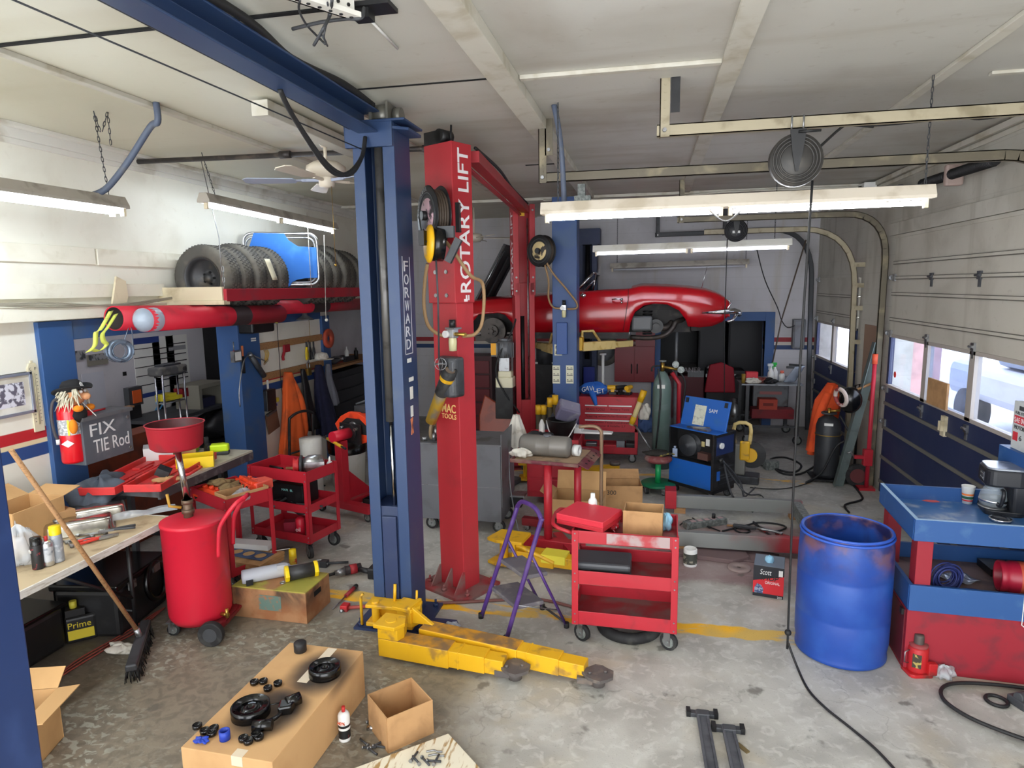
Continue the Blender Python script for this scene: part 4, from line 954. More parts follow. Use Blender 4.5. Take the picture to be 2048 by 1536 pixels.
b=B(); chain_b(b,(-.02,.03,.13),(-.02,.03,.33),.016,.004); sh.p('hanger_chain',b,STL)
b=B().tube([(.02,1.62,.12),(.02,1.62,1.0)],.004); b.tube([DX(648,470,-3.95)-V((-4,5.62,2.4)),DX(652,640,-3.95)-V((-4,5.62,2.4))],.004); b.ball(DX(653,640,-3.95)-V((-4,5.62,2.4)),.02); sh.p('pull_cord',b,RAG)
solo('paper_tag','torn paper label stuck across the tread of the third tire','label',B().at(TR(-3.985,6.42,2.72,0,0,-.35)).surf(lambda u,v:(-.012*(1-4*(v-.5)**2)*0,-.05+.1*u,-.12+.24*v),2,6),CRM,solid=.002)
ct=T('folding_cot','blue fabric folding cot standing on edge among the tires','cot',(-4.63,6.92,2.54),radians(-58)); Lc=.82; Hc=.62
def rrect(y0,y1,z0,z1,r,n=5):
    o=[]
    for cy_,cz_,a0 in((y1-r,z1-r,0),(y0+r,z1-r,90),(y0+r,z0+r,180),(y1-r,z0+r,270)):
        for k in range(n+1):a=radians(a0+90*k/n); o.append((0,cy_+r*cos(a),cz_+r*sin(a)))
    return o
ct.p('frame',B().tube(rrect(.0,Lc,.02,Hc,.1),.016,8,0,1),ALU)
ct.p('frame',B().tube([(x-.05,y*.97,z*.98) for x,y,z in rrect(.02,Lc,.05,Hc-.03,.1)],.012,8,0,1),ALU)
poly=[(.05,0),(Lc-.34,0),(Lc-.31,.05),(Lc-.25,.08),(Lc-.16,.095),(Lc-.015,.1),(Lc-.01,Hc-.16),(Lc-.22,Hc-.15),(Lc-.32,Hc-.08),(Lc-.37,Hc),(.12,Hc),(.05,Hc*.7),(.0,Hc*.4)]
b=B().at(face((.012,0,0),(0,1,0),(0,0,1))).prism(poly,0,.012); ct.p('fabric',b,mat('cot_blue',(58,128,222),.75,dirt=(76,146,232),ds=4),bev=.004)
TUR=mat('tube_red',(196,30,52),.5,dirt=(160,36,50),ds=3); TUB=mat('tube_blackened',(58,48,50),.6)
def big_tube(label,p,q,r,m2=None,cut=None):
    p,q=V(p),V(q); d=q-p; L=d.length; t=T('red_tube',label,'tube',tuple(p))
    M=face((0,0,0),V((0,0,1)),d.cross(V((0,0,1)))); M=V((0,0,1)).rotation_difference(d).to_matrix().to_4x4()
    t.p('shell',B().at(M).lathe([(r*.9,0),(r,0),(r,L),(r*.9,L),(r*.9,0)],28),TUR)
    t.p('inner',B().at(M).lathe([(r*.89,.002),(r*.89,.25),(0,.25)],24),mat('tube_inside',(70,62,58),.8))
    if cut:t.p('dark_band',B().at(M).lathe([(r*1.005,L*cut[0]),(r*1.005,L*cut[1])],28),TUB)
    return t,M,L
e1=DX(228,637,-4.4)
big_tube('red cardboard tube with an open near end over the annex opening',e1,(-4.34,6.55,2.24),.105,cut=(.62,.93))
t,M,L=big_tube('red tube whose near end is wrapped in clear plastic',DX(288,640,-4.15),(-4.13,6.75,2.235),.1,cut=(.55,.68))
t.p('plastic_wrap',B().at(M).lathe([(0,-.1),(.06,-.06),(.098,-.02),(.103,.12)],20),mat('wrap',(170,182,198),.3,alpha=.8,bump=.5,bs=12))
big_tube('red tube farthest along under the tire shelf',(-4.3,6.72,2.3),(-4.3,9.6,2.27),.085,cut=(.35,.5))
def ribbon(b,pts,w,axis,sp=6,mi=0):
    tmp=B().tube(pts,.001,3,sp=sp); n=len(tmp.V)//3; c=[sum((V(tmp.V[3*i+k]) for k in range(3)),V())/3 for i in range(n)]; a=V(axis).normalized()*w/2
    return b.put([v for p in c for v in(tuple(p-a),tuple(p+a))],[(2*i,2*i+1,2*i+3,2*i+2) for i in range(n-1)],1,mi)
b=B(); X_=-4.32
ribbon(b,[DX(222,622,X_),DX(212,640,X_),DX(200,660,X_),DX(192,665,X_),DX(190,690,X_),DX(176,704,X_)],.04,(.4,1,.2)); ribbon(b,[DX(232,628,X_),DX(215,655,X_),DX(205,668,X_),DX(207,682,X_),DX(213,690,X_),DX(198,702,X_),DX(182,698,X_)],.04,(.4,1,.3))
solo('strap','yellow green strap dangling from the open red tube','strap',b,mat('strap_yellow',(214,222,96),.6,dirt=(150,146,84),ds=8),solid=.003)
b=B(); ribbon(b,[DX(530,628,-4.1),DX(545,632,-4.1),DX(560,640,-4.1)],.04,(0,.4,1)); ribbon(b,[DX(528,632,-4.1),DX(540,638,-4.1),DX(556,644,-4.1)],.04,(0,.4,1)); solo('strap','yellow green strap end sticking out at the far tube mouth','strap',b,mat('strap_yellow',(214,222,96)),solid=.003)
c=DX(238,702,-4.35); b=B()
rr=random.Random(3)
for k in range(26):
    R_=.06+.038*rr.random(); b.torus((c.x+rr.uniform(-.03,.03),c.y,c.z),R_,.003,32,5,axis=(1,-.55,rr.uniform(-.1,.1)))
b.torus((c.x+.01,c.y,c.z),.078,.02,32,8,axis=(1,-.55,0)); b.tube([c+V((0,.06,.07)),c+V((.02,.13,.2)),c+V((0,.16,-.05))],.004,sp=4)
solo('wire_coil','coil of galvanised wire hanging in the annex opening','wire coil',b,mat('coil_steel',(124,138,156),.35,.7,dirt=(96,106,120),ds=30))
b=B().at(face((-4.62,4.95,2.36),(0,1,0),(0,0,1))); b.prism([(-.1,-.14),(.02,-.14),(.14,.1),(.13,.24),(.03,.28)],0,.02)
solo('wood_bracket','small tilted wooden bracket on the white wall boards','bracket',b,CRM)
b=B(); 
for dz in(0,.05,.1):b.tube([(-4.58,3.0,2.42+dz*.6),(-4.58,4.2,2.43-dz*.3),(-4.58,5.0,2.38+dz*.2),(-4.55,5.7,2.44+dz*.1),(-4.6,6.3,2.42)],.006,sp=5)
solo('cable','cables sagging along the white wall boards','cable',b,mat('old_cable',(150,144,128),.6))
# ---------------------------------------------------------------- left wall: picture, thermometer, extinguisher, toy
WX=XL+.004
def on_wall(px_,py_,X=XL):return DX(px_,py_,X)
a,c=on_wall(-40,860),on_wall(59,748)
y0,y1,z0,z1=3.62,c.y,on_wall(58,826).z,c.z+.02
t=T('framed_picture','framed picture of a snowy scene at the left edge','picture',(XL,y0,z0))
W_,H_=y1-y0,z1-z0
b=B()
for p,q in(((0,0,0),(.025,W_,.022)),((0,0,H_-.022),(.025,W_,H_)),((0,0,0),(.025,.022,H_)),((0,W_-.022,0),(.025,W_,H_))):b.box(p,q)
t.p('frame',b,mat('frame_silver',(150,156,172),.35,.5),bev=.003)
t.p('mat_board',B().box((.002,.02,.02),(.01,W_-.02,H_-.02)),WHT)
SNOW=mat('snow_print',(216,216,228),.6,dirt=(96,92,108),ds=24,lo=.46,hi=.56)
t.p('print',B().box((.01,.06,.07),(.0115,W_-.07,H_-.07)),SNOW)
t.p('red_patch',B().at(face((.0118,W_*.42,H_*.45),(0,1,0),(0,0,1))).prism([(.03*cos(k*.7),.045*sin(k*.7)) for k in range(9)],0,.0005),mat('print_red',(170,44,48),.6))
a=on_wall(70,795)
t=T('thermometer','long cream wall thermometer beside the framed picture','thermometer',(XL,a.y,a.z-.27))
b=B().at(face((0,0,0),(0,1,0),(0,0,1))); b.prism([(-.045,0),(.045,0),(.045,.5),(.03,.54),(-.03,.54),(-.045,.5)],0,.012); b.box((-.012,.54,0),(.012,.56,.01)); t.p('plate',b,CRM,bev=.004)
t.p('glass_tube',B().cyl((.015,0,.06),(.015,0,.46),.006,n=8),mat('therm_tube',(168,158,130),.3))
b=B()
for k in range(14):
    for s in(-1,1):b.box((.012,s*.024-.006,.08+k*.028),(.0128,s*.024+.006,.084+k*.028))
t.p('scale_marks',b,DGRY)
for s,ch in((-1,'C'),(1,'F')):txt(ch,.016,.022,face((.0122,s*.022-.008,.485),(0,1,0),(0,0,1)),DGRY,t.e)
p=DX(142,870,-4.52)
t=T('fire_extinguisher','red fire extinguisher hanging on the blue post','fire extinguisher',(-4.54,p.y+.02,DX(147,926,-4.52).z))
EX=mat('extinguisher_red',(224,20,34),.3,coat=.4)
t.p('cylinder',B().lathe([(0,0),(.078,.004),(.083,.02),(.083,.42),(.07,.46),(.035,.485),(.03,.5),(0,.5)],32),EX)
b=B().lathe([(.0838,.235),(.0838,.36)],32); t.p('label',b,mat('ext_label',(214,216,216),.5,dirt=(160,164,168),ds=60,lo=.45,hi=.55))
b=B()
for k in range(4):a_=-.95+.03*k; b.cb((.084*cos(a_),.084*sin(a_),.297),(.003,.006,.124),(0,0,a_))
t.p('yellow_strip',b,mat('strip_yellow',(236,232,60),.5))
t.p('safety_diamond',B().at(face((.04,-.076,.17),(.88,.46,0),(0,0,1))).prism([(-.045,0),(0,.03),(.045,0),(0,-.03)],0,.003),WPL)
b=B().cyl((0,0,.49),(0,0,.55),.022); b.box((-.02,-.06,.53),(.02,.03,.545)); b.box((-.015,-.07,.555),(.015,.03,.57)); b.cyl((-.02,-.03,.52),(.02,-.03,.52),.02); t.p('valve',b,DGRY)
b=B().tube([(0,-.02,.52),(-.02,-.1,.52),(-.03,-.125,.42),(-.03,-.12,.28),(-.02,-.105,.2)],.011,sp=5); t.p('hose',b,mat('hose_grey',(72,70,74),.6)); b=B().cyl((-.02,-.105,.21),(-.02,-.105,.17),.014); t.p('hose_nozzle',b,WPL)
b=B(); ribbon(b,[(.02,.02,.53),(.07,.05,.5),(.11,.09,.42),(.14,.12,.36)],.012,(0,0,1)); t.p('tag_strap',b,RAG,solid=.002)
p=DX(148,785,-4.5)
t=T('plush_toy','plush pirate figure with black hat and white hair perched above extinguisher','toy',(-4.5,p.y,DX(148,822,-4.5).z),.35)
HAIR=mat('white_hair',(218,212,190),.95,dirt=(180,172,146),ds=18); PLO=mat('plush_orange',(240,140,30),.9); PLB=mat('plush_black',(34,34,36),.95); SKN=mat('plush_skin',(216,156,112),.9)
hf=B().at(TR(0,0,.03))
hf.ball((0,0,.09),(.075,.075,.08),10); t.p('head',hf,SKN)
b=B().at(TR(0,0,.03)); b.ball((.085,-.0,.085),(.035,.03,.03),8); t.p('nose',b,SKN)
for s in(-1,1):t.p('eye',B().at(TR(0,0,.03)).ball((.066,s*.03,.125),.014,6),WPL)
b=B(); rr=random.Random(5)
for k in range(90):
    a_=rr.uniform(.9,5.4); zz=.1+rr.uniform(-.04,.07); r0=.07
    x0_,y0_=r0*cos(a_),r0*sin(a_); b.tube([(x0_,y0_,zz+.03),(x0_*1.5,y0_*1.5,zz-.0),(x0_*1.75+rr.uniform(-.02,.02),y0_*1.75,zz-.03-rr.uniform(0,.04))],[.008,.007,.002],4,sp=2)
hr=t.p('hair',b,HAIR); hr['kind']='stuff'
b=B().at(TR(-.01,0,.165,0,0,-.18)); b.lathe([(0,.085),(.05,.08),(.075,.05),(.08,.0),(.08,-.005),(0,-.005)],20); b.surf(lambda u,v:((.075+.07*v)*cos(2*pi*u),(.075+.055*v)*sin(2*pi*u),.0+.05*v*abs(sin(2*pi*u))-.01*v),28,3,0,1,1)
t.p('hat',b,PLB,solid=.006)
b=B().at(face((.072,-.02,.2),(0,1,.0),(-.35,0,1))); b.prism([(-.016,.0),(.016,.0),(.02,.022),(0,.036),(-.02,.022)],0,.004); b.cb((0,-.01,.002),(.05,.007,.004),(0,0,.5)); b.cb((0,-.01,.002),(.05,.007,.004),(0,0,-.5)); t.p('hat_emblem',b,WPL)
b=B().ball((-.0,0,-.03),(.075,.08,.085),8); t.p('body',b,PLB)
for p_,r_ in(((.06,-.085,.03),(.035,.045,.028)),((.06,.1,.01),(.035,.04,.028)),((.02,-.11,-.11),(.03,.035,.06))):t.p('hand' if p_[2]>-.05 else 'foot',B().ball(p_,r_,8),PLO)
a,c=DX(172,925,-4.42),DX(263,850,-4.42)
t=T('metal_cabinet','grey metal box with white chalk note beside the fire extinguisher','cabinet',(-4.44,a.y+.02,1.12))
Lb=c.y-a.y; Hb=.36
t.p('case',B().box((-.2,0,0),(0,Lb,Hb)),mat('box_grey',(92,98,106),.5,dirt=(108,112,118),ds=6),bev=.004)
t.p('lip',B().box((-.2,-.0,Hb),(.02,Lb+.01,Hb+.03)),GRY)
CHK=mat('chalk',(224,226,226),.9)
txt('FIX',.26,.10,face((.001,.07,.22),(0,1,0),(0,0,1)),CHK,t.e,depth=.0008); txt('TIE Rod',Lb*.74,.11,face((.001,.09,.075),(0,1,0),(0,0,1)),CHK,t.e,depth=.0008)
b=B()
for z in(.04,Hb-.05):b.cyl((.0,Lb-.04,z),(.008,Lb-.04,z),.014,n=8)
t.p('screw',b,STL)
b=B().box((-.1,.05,Hb+.03),(-.03,.14,Hb+.07)); b.cyl((-.06,.14,Hb+.05),(-.06,.3,Hb+.05),.008); solo('screwdriver','red handled tool lying on the grey chalk marked box','tool',b,[mat('tool_red',(200,34,42),.5)],tuple(t.e.location))
# ---------------------------------------------------------------- annex: notices, photos, rack, clutter
AX=-6.19
def sheet(name,label,p,q,m,cat='poster',extra=()):
    a,c=DX(*p,AX),DX(*q,AX)
    y0_,y1_=min(a.y,c.y),max(a.y,c.y); z0_,z1_=min(a.z,c.z),max(a.z,c.z)
    t=T(name,label,cat,(AX,y0_,z0_)); W_,H_=y1_-y0_,z1_-z0_
    t.p('paper',B().box((0,0,0),(.006,W_,H_)),m)
    for nm,mm,u0,v0,u1,v1 in extra:t.p(nm,B().box((.006,W_*u0,H_*v0),(.009,W_*u1,H_*v1)),mm)
    return t,W_,H_
BLUP=mat('poster_blue',(44,64,130),.6); PHO=mat('photo_dark',(70,72,76),.5,dirt=(150,150,152),ds=16,lo=.45,hi=.55); GRN=mat('poster_green',(120,160,150),.7)
txt_l=[('text_line',DGRY,.06,.06+.028*k,.94,.07+.028*k) for k in range(12,33) if k%3]
L_=[('header_band',BLUP,.0,.93,1,1),('blue_band',BLUP,0,.31,1,.36),('blue_band',BLUP,0,.0,1,.03),('green_band',GRN,.05,.1,.95,.11)]
lines=[('rule',BLK,0,v,1,v+.009) for v in(.45,.56,.66,.77,.87)]
t,w_,h_=sheet('notice_poster','tall blue and white labour notice nearest on the annex wall',(281,852),(316,672),PAPER,extra=L_+lines)
b=B()
for yy,zz,s in((.62,.05,1),(.8,.055,1.1)):
    b.at(TR(.008,w_*yy,h_*zz)); b.torus((0,-.05,.04),.035,.006,14,5,axis=(1,0,0)); b.torus((0,.05,.04),.035,.006,14,5,axis=(1,0,0)); b.tube([(0,-.05,.04),(0,0,.1),(0,.04,.14)],.012); b.ball((0,.03,.18),.022,6)
t.p('cyclist_drawing',b,mat('cyclist_blue',(70,140,190),.6))
sheet('notice_poster','paler notice with black ruled lines, right of the blue notice',(319,850),(344,670),PAPER,extra=[('rule',BLK,0,v,1,v+.01) for v in(.1,.3,.42,.5,.68,.74,.8,.86)]+[('side_rule',BLK,.985,0,1,1)])
sheet('notice_poster','narrow notice with black side rule farthest right in the annex',(346,848),(372,668),PAPER,extra=[('rule',BLK,.1,v,.9,v+.011) for v in(.35,.5,.55,.7,.78,.9)]+[('header_band',mat('poster_grey',(150,150,154),.7),.1,.83,.9,.88)])
sheet('photo_print','small dark group photo pinned on the annex wall',(143,722),(169,700),PHO,'photo')
sheet('photo_print','wider photo on grey card behind the wire coil',(175,733),(214,705),mat('card_grey',(132,128,116),.8),'photo',[('print',PHO,.08,.45,.95,.95)])
sheet('paper_sheet','plain pale sheet taped on the annex wall',(172,838),(206,742),mat('sheet_pale',(196,198,208),.9),'paper')
sheet('wall_plate','small black square plate on the annex wall',(246,752),(252,743),BLK,'plate')
a,c=DX(268,905,-5.95),DX(293,795,-5.95)
solo('black_post','black post with an orange fronted box on top in the annex','post',B().box((-.05,0,0),(0,.18,a.z+.55)),mat('post_black',(34,33,34),.7),(-5.95,a.y,0))
zt3=DX(280,800,-5.95).z
t=T('parts_cabinet','orange fronted metal drawer box on the black annex post','drawer',(-5.95,a.y,a.z+.55)); t.p('case',B().box((-.05,-.01,0),(.02,.2,.22)),DGRY); t.p('front',B().box((.02,.04,.03),(.03,.17,.18)),mat('drawer_orange',(214,92,38),.6))
solo('wood_board','narrow reddish board sticking out beside the orange drawer box','board',B().box((-.05,-.4,-.02),(.03,-.01,.0)),WOOD,(-5.9,a.y,a.z+.55+.02))
b=B().box((-.25,0,-.68),(0,1.3,.42)); solo('brown_chest','brown wooden chest with slot handle behind the red tool case','chest',b,mat('chest_brown',(122,56,30),.6,dirt=(96,46,28),ds=5),(-5.0,4.75,.68),bev=.004)
a=DX(336,880,-5.35); c_=DX(379,880,-5.35)
rk=T('wire_rack','chrome wire shelving rack in the annex','rack',(-5.35,a.y,0)); Wr=c_.y-a.y
for x in(-.09,0):
    for y in(0,Wr):
        rk.p('post',B().cyl((x,y,0),(x,y,DX(350,745,-5.35).z),.012,n=10),CHR)
for z in(.4,1.0,DX(350,800,-5.35).z-.02,DX(350,745,-5.35).z-.03):
    b=B().tube([(-.09,0,z),(0,0,z),(0,Wr,z),(-.09,Wr,z)],.007,6,0,1)
    for k in range(3):b.cyl((-.08+.035*k,0,z),(-.08+.035*k,Wr,z),.003,n=5)
    rk.p('shelf',b,STL)
zt1=DX(350,800,-5.35).z-.01; zt2=DX(350,745,-5.35).z-.02
t=T('printer','dusty grey machine on top of the chrome rack','machine',(-5.4,a.y+Wr*.5,zt2)); t.p('case',B().box((-.12,-.2,0),(.06,.24,.1)),mat('machine_grey',(84,84,84),.7,dirt=(120,116,108),ds=8),bev=.02); t.p('paper_tray',B().box((-.1,-.1,.1),(.02,.18,.12)),DGRY)
t.p('dial',B().cyl((.06,.18,.05),(.075,.18,.05),.025),BLK)
YB_=mat('box_yellow',(212,196,40),.6,dirt=(180,160,40),ds=6)
solo('yellow_box','lower yellow parts box on the chrome rack','box',B().box((-.1,-.12,0),(.03,.16,.04)),YB_,(-5.4,a.y+.16,zt1+.012)); solo('yellow_box','upper yellow parts box with white label on the chrome rack','box',B().box((-.1,-.12,0),(.02,.08,.035)),YB_,(-5.4,a.y+.16,zt1+.053))
solo('red_box','dark red box beside the yellow boxes on the chrome rack','box',B().box((-.1,0,0),(.02,.1,.1)),DRED,(-5.4,a.y+.34,zt1+.012))
p=DX(420,812,-5.6)
solo('long_shelf','dark shelf along the dim end of the annex','shelf',B().box((-.5,-1.0,-.04),(.1,1.4,0)),DGRY,(-5.6,p.y,p.z))
t=T('wood_crate','pale wooden crate on the dim annex shelf','crate',(-5.6,p.y-.25,p.z)); t.e.scale=(1,.55,.85); CR=mat('crate_pale',(126,122,110),.8)
for k,(q0,q1) in enumerate((((-.3,0,.3),(.05,.95,.36)),((-.3,0,0),(.05,.1,.3)),((-.3,.8,0),(.05,.95,.3)),((-.3,.1,.22),(-.25,.8,.3)))):t.p('board',B().box(q0,q1),CR)
solo('blue_case','dark blue case inside the pale wooden crate','case',B().box((-.2,.1,0),(0,.36,.12)),mat('case_navy',(34,36,66),.5),(-5.6,p.y-.25,p.z))
b=lump(B(),(0,0,.2),(.28,.35,.2),4,flat=.99); solo('black_bag','black bag slumped under the dim annex shelf','bag',b,BLK,(-5.6,7.6,.55))
solo('floor_cabinet','low dark cabinet under the dim annex shelf','cabinet',B().box((-.5,-.8,0),(.15,1.2,.55)),mat('cab_dark',(40,38,38),.6),(-5.65,7.3,0),bev=.01)
b=B().cyl((0,0,0),(0,.2,0),.035,mi=0); b.tube([(0,.2,0),(0,.3,.05),(.0,.33,.12)],.012,mi=0); solo('red_tool','red air tool lying on the dim cabinet','tool',b,mat('tool_red',(200,34,42),.5),(-5.5,7.7,.60))
# ---------------------------------------------------------------- near work table
TT=mat('table_top',(196,176,142),.6,dirt=(158,136,106),ds=5); TE=mat('table_edge',(222,220,214),.55,dirt=(190,184,172),ds=12,stretch=(1,1,6))
t=T('work_table','long folding work table with a worn white edge on the left','table',(-3.53,1.5,0))
t.p('top',B().box((-.92,0,.765),(-.012,2.64,.8)),TT); t.p('edge',B().box((-.012,0,.755),(.0,2.64,.802)),TE); t.p('edge',B().box((-.92,2.64,.755),(0,2.652,.802)),TE)
for y in(.35,2.3):
    for x in(-.12,-.8):t.p('leg',B().cyl((x,y,0),(x,y,.765),.014),BLK)
    t.p('brace',B().cyl((-.12,y,.2),(-.8,y,.2),.01),BLK)
t.p('brace',B().tube([(-.12,2.3,.3),(-.12,1.7,.75)],.012),BLK)
TZ=.802
def onT(px_,py_,z=TZ):return F(px_,py_,z)
LBK=mat('label_black',(26,26,28),.5,dirt=(120,40,44),ds=26,lo=.6,hi=.62)
spraycan('spray_can','black labelled aerosol can at the left on the white edged table',tuple(onT(78,1136)),.034,.2,LBK,BLKG,word=('BLAST',),wm=PAPER,rz=-.6)
spraycan('spray_can','silver aerosol can with red tip between black and yellow capped cans',tuple(onT(98,1130)),.034,.19,ALU,None,nozzle=mat('nozzle_red',(190,40,40),.5),band=mat('label_silver',(190,194,198),.4,dirt=(140,146,156),ds=30))
spraycan('spray_can','grey aerosol can with a big yellow cap on the table',tuple(onT(117,1122)),.036,.235,mat('label_grey',(150,156,164),.5,dirt=(190,194,200),ds=30),YPL)
o,a_,_=fr((35,1100),(100,1072),TZ)
carton('cardboard_box','open brown carton at the left end of the table',tuple(o),a_,.4,.3,.25,CARDP,flaps=(('b',.18,.4),('r',.15,.2)))
o,a_,_=fr((108,1068),(140,1058),TZ); carton('cardboard_box','small closed brown carton between aluminium pan and open carton',tuple(o),a_,.16,.25,.14,CARD,False)
def pan(label,px_,py_,L,W,H,rz):
    p=onT(px_,py_); t=T('aluminium_pan',label,'pan',tuple(p),rz)
    b=B(); n_=6
    pl=[(L/2-.05+.05*cos(a),W/2-.05+.05*sin(a)) for a in[k*pi/2/n_ for k in range(n_+1)]]; pl=pl+[(-x,y) for x,y in pl[::-1]]; pl=pl+[(x,-y) for x,y in pl[::-1]]
    m_=len(pl); vs=[(x*s,y*s2,z) for s,s2,z in((1.06,1.1,0),(1.06,1.1,.008),(1,1,.012),(.97,.95,H*.85),(.92,.86,H),(0.0,0.0,H)) for x,y in pl]
    b.put(vs,[(k*m_+i,k*m_+(i+1)%m_,(k+1)*m_+(i+1)%m_,(k+1)*m_+i) for k in range(5) for i in range(m_)],1); t.p('shell',b,mat('polished_alu',(206,202,194),.22,1,dirt=(170,166,158),ds=10),solid=.003)
    b=B().lathe([(0,0),(.028,0),(.03,.014),(.018,.016),(0,.014)],16,0,(-L*.3,W*.15,H)); t.p('filler_cap',b,STL)
pan('polished aluminium cover at the back of the table',178,1040,.5,.2,.1,.75); pan('shorter polished aluminium cover in front of the other on the table',160,1062,.42,.2,.09,.75)
def cloth_pile(name,label,loc,s,m,seed,rz=0,cat='cloth'):return solo(name,label,cat,lump(B(),(0,0,s[2]*.95),s,seed,16,.3,flat=.95),m,loc,rz)
cloth_pile('jacket','grey blue jacket heaped at the back of the table by the blue post',tuple(onT(205,1012)),(.17,.3,.12),mat('jacket_grey',(86,94,106),.95,dirt=(70,78,88),ds=8),11,.4,'jacket')
cloth_pile('plastic_bag','crumpled clear plastic bag at the left end of the table',tuple(onT(42,1130)),(.11,.1,.12),CLEAR,5,cat='bag')
b=B().surf(lambda u,v:(-.35+.7*u,-.07+.14*v,.03+.02*sin(9*u)*sin(7*v)+.02*(1-abs(2*v-1))),14,8); solo('plastic_sleeve','long clear plastic sleeve lying on the table toward the drain','bag',b,CLEAR,tuple(onT(250,1040)),.8)
p=onT(208,1078); t=T('pliers','pliers with red handles open on the table','pliers',tuple(p),.9)
for s in(-1,1):t.p('handle',B().tube([(-.02,0,.015),(-.08,s*.02,.015),(-.17,s*.035,.012)],.01,sp=4),mat('grip_red',(220,60,46),.5))
t.p('jaw',B().prism([(-.03,-.018),(.03,-.018),(.09,-.004),(.09,.004),(.03,.018),(-.03,.018)],.005,.022),STL)
p=onT(220,1068); t=T('pliers','second pliers with black grips beside the red handled pliers','pliers',tuple(p),.7)
for s in(-1,1):t.p('handle',B().tube([(0,0,.03),(.08,s*.018,.03),(.16,s*.03,.028)],.009,sp=4),DGRY)
t.p('jaw',B().prism([(.03,-.015),(-.07,-.004),(-.07,.004),(.03,.015)],.022,.036),STL)
rr=random.Random(9)
for k in range(7):
    p=onT(140+14*k+rr.uniform(-4,4),1092-7*k+rr.uniform(-4,4)); L=rr.uniform(.1,.2); b=B().cyl((-L/2,0,.01),(L/2,0,.01),.008,n=8); b.cyl((L/2,0,.0),(L/2,0,.02),.016,n=10); b.cyl((-L/2,0,.002),(-L/2,0,.018),.013,n=6)
    solo('wrench','steel wrench in the scatter of hand tools on the white edged table','wrench',b,STL,tuple(p),rr.uniform(0,3),'wrenches on the white edged table')
b=B(); tray(b,.34,.24,0,.14,.005); solo('white_carton','white printed carton at the back left corner of the table','box',b,mat('print_white',(222,222,224),.6,dirt=(130,130,136),ds=24,lo=.58,hi=.62),tuple(onT(28,1036)),.3)
b=B(); b.box((-.3,-.42,0),(.28,.42,.36)); 
t=T('black_tote','big black plastic storage tote under the far end of the white edged table','tote',(-4.02,4.02,0),.15); t.p('body',B().box((-.25,-.3,0),(.23,.3,.36)),BLK,bev=.03); t.p('lid',B().box((-.27,-.32,.36),(.25,.32,.41)),BLKG,bev=.012); t.p('shackle_ring',B().torus((.26,.12,.25),.14,.022,28,8,axis=(1,.1,.1)),BLKG); t2_=T('black_bin','low black bin behind the oil jug under the white edged table','tote',(-4.25,3.25,0)); t2_.p('body',B().box((-.25,-.4,0),(.2,.35,.3)),BLK,bev=.03); t2_.p('lid',B().box((-.27,-.42,.3),(.22,.37,.33)),BLKG,bev=.01)
b=B().torus((.28,.1,.3),.2,.03,28,8,axis=(1,0,.2)); t.p('rim',b,BLK) if 0 else None
for y in(-.2,.1):t.p('latch',B().box((.25,y,.32),(.265,y+.08,.38)),STL)
p=F(158,1285); t=T('oil_jug','black oil jug with yellow cap and label under the table','jug',(p.x-.02,p.y+.06,0),.75)
t.p('body',B().prism([(-.1,-.06),(.1,-.06),(.1,.06),(-.1,.06)],0,.2),BLK,bev=.025,seg=3); b=B().prism([(-.09,-.05),(.03,-.05),(.03,.05),(-.09,.05)],.2,.25); b.tube([(.02,0,.23),(.07,0,.27),(.09,0,.22),(.09,0,.16)],.017,sp=4); t.p('shoulder',b,BLK,bev=.01)
t.p('cap',B().cyl((-.04,0,.25),(-.04,0,.3),.024),mat('cap_olive',(196,186,60),.5)); t.p('label',B().box((-.085,-.0625,.03),(.075,-.06,.1)),mat('label_yellow2',(196,176,40),.6)); txt('Prime',.14,.045,face((-.08,-.0622,.115),(1,0,0),(0,0,1)),mat('label_yellow2',(196,176,40)),t.e)
b=B(); rr=random.Random(2)
for k in range(3):
    b.tube([F(80+5*k,1380-2*k,.01),F(150,1335-6*k,.01),F(225,1290-5*k,.012),F(275,1262-6*k,.012),F(300,1240-4*k,.01),F(330,1215,.01)],.006,sp=5)
solo('air_hose','red brown air hose trailing over the floor under the table','hose',b,mat('hose_red',(142,66,56),.6))
cloth_pile('rag','dirty white rag on the floor beside the push broom',tuple(F(245,1302)),(.12,.06,.025),RAG,21)
h0,h1=F(277,1262,.13),None
t=T('push_broom','push broom with a long wooden handle leaning on the table edge','broom',tuple(F(272,1320,0)),0)
a,c=F(292,1245,.1),F(262,1338,.1); o=V(t.e.location); d=(c-a); d.z=0
M=face((a+c)/2-o,d,V((0,0,1)).cross(d)); L=d.length
b=B().at(M).box((-L/2,-.035,-.02),(L/2,.035,.025)); t.p('head',b,DGRY,bev=.01)
b=B(); rr=random.Random(4); b.at(M)
for k in range(260):
    x,y=rr.uniform(-L/2,L/2),rr.uniform(-.035,.035); b.tube([(x,y,-.02),(x+rr.uniform(-.01,.01),y*1.6+rr.uniform(-.01,.01),-.1)],.0025,3)
br=t.p('bristles',b,BLK); br['kind']='stuff'
hb=(a*.62+c*.38)-o+V((0,0,.03)); ht=DX(28,905,-3.47)-o
pr_=ray(28,905); ht=(C0+pr_*(3.25/(-pr_.x)*1))-o if 0 else DX(22,900,-3.55)-o
t.p('handle',B().cyl(hb,ht,.014,n=10),WOOD); t.p('ferrule',B().cyl(hb-V((0,0,.03)),hb+(ht-hb)*.04,.02),STL)
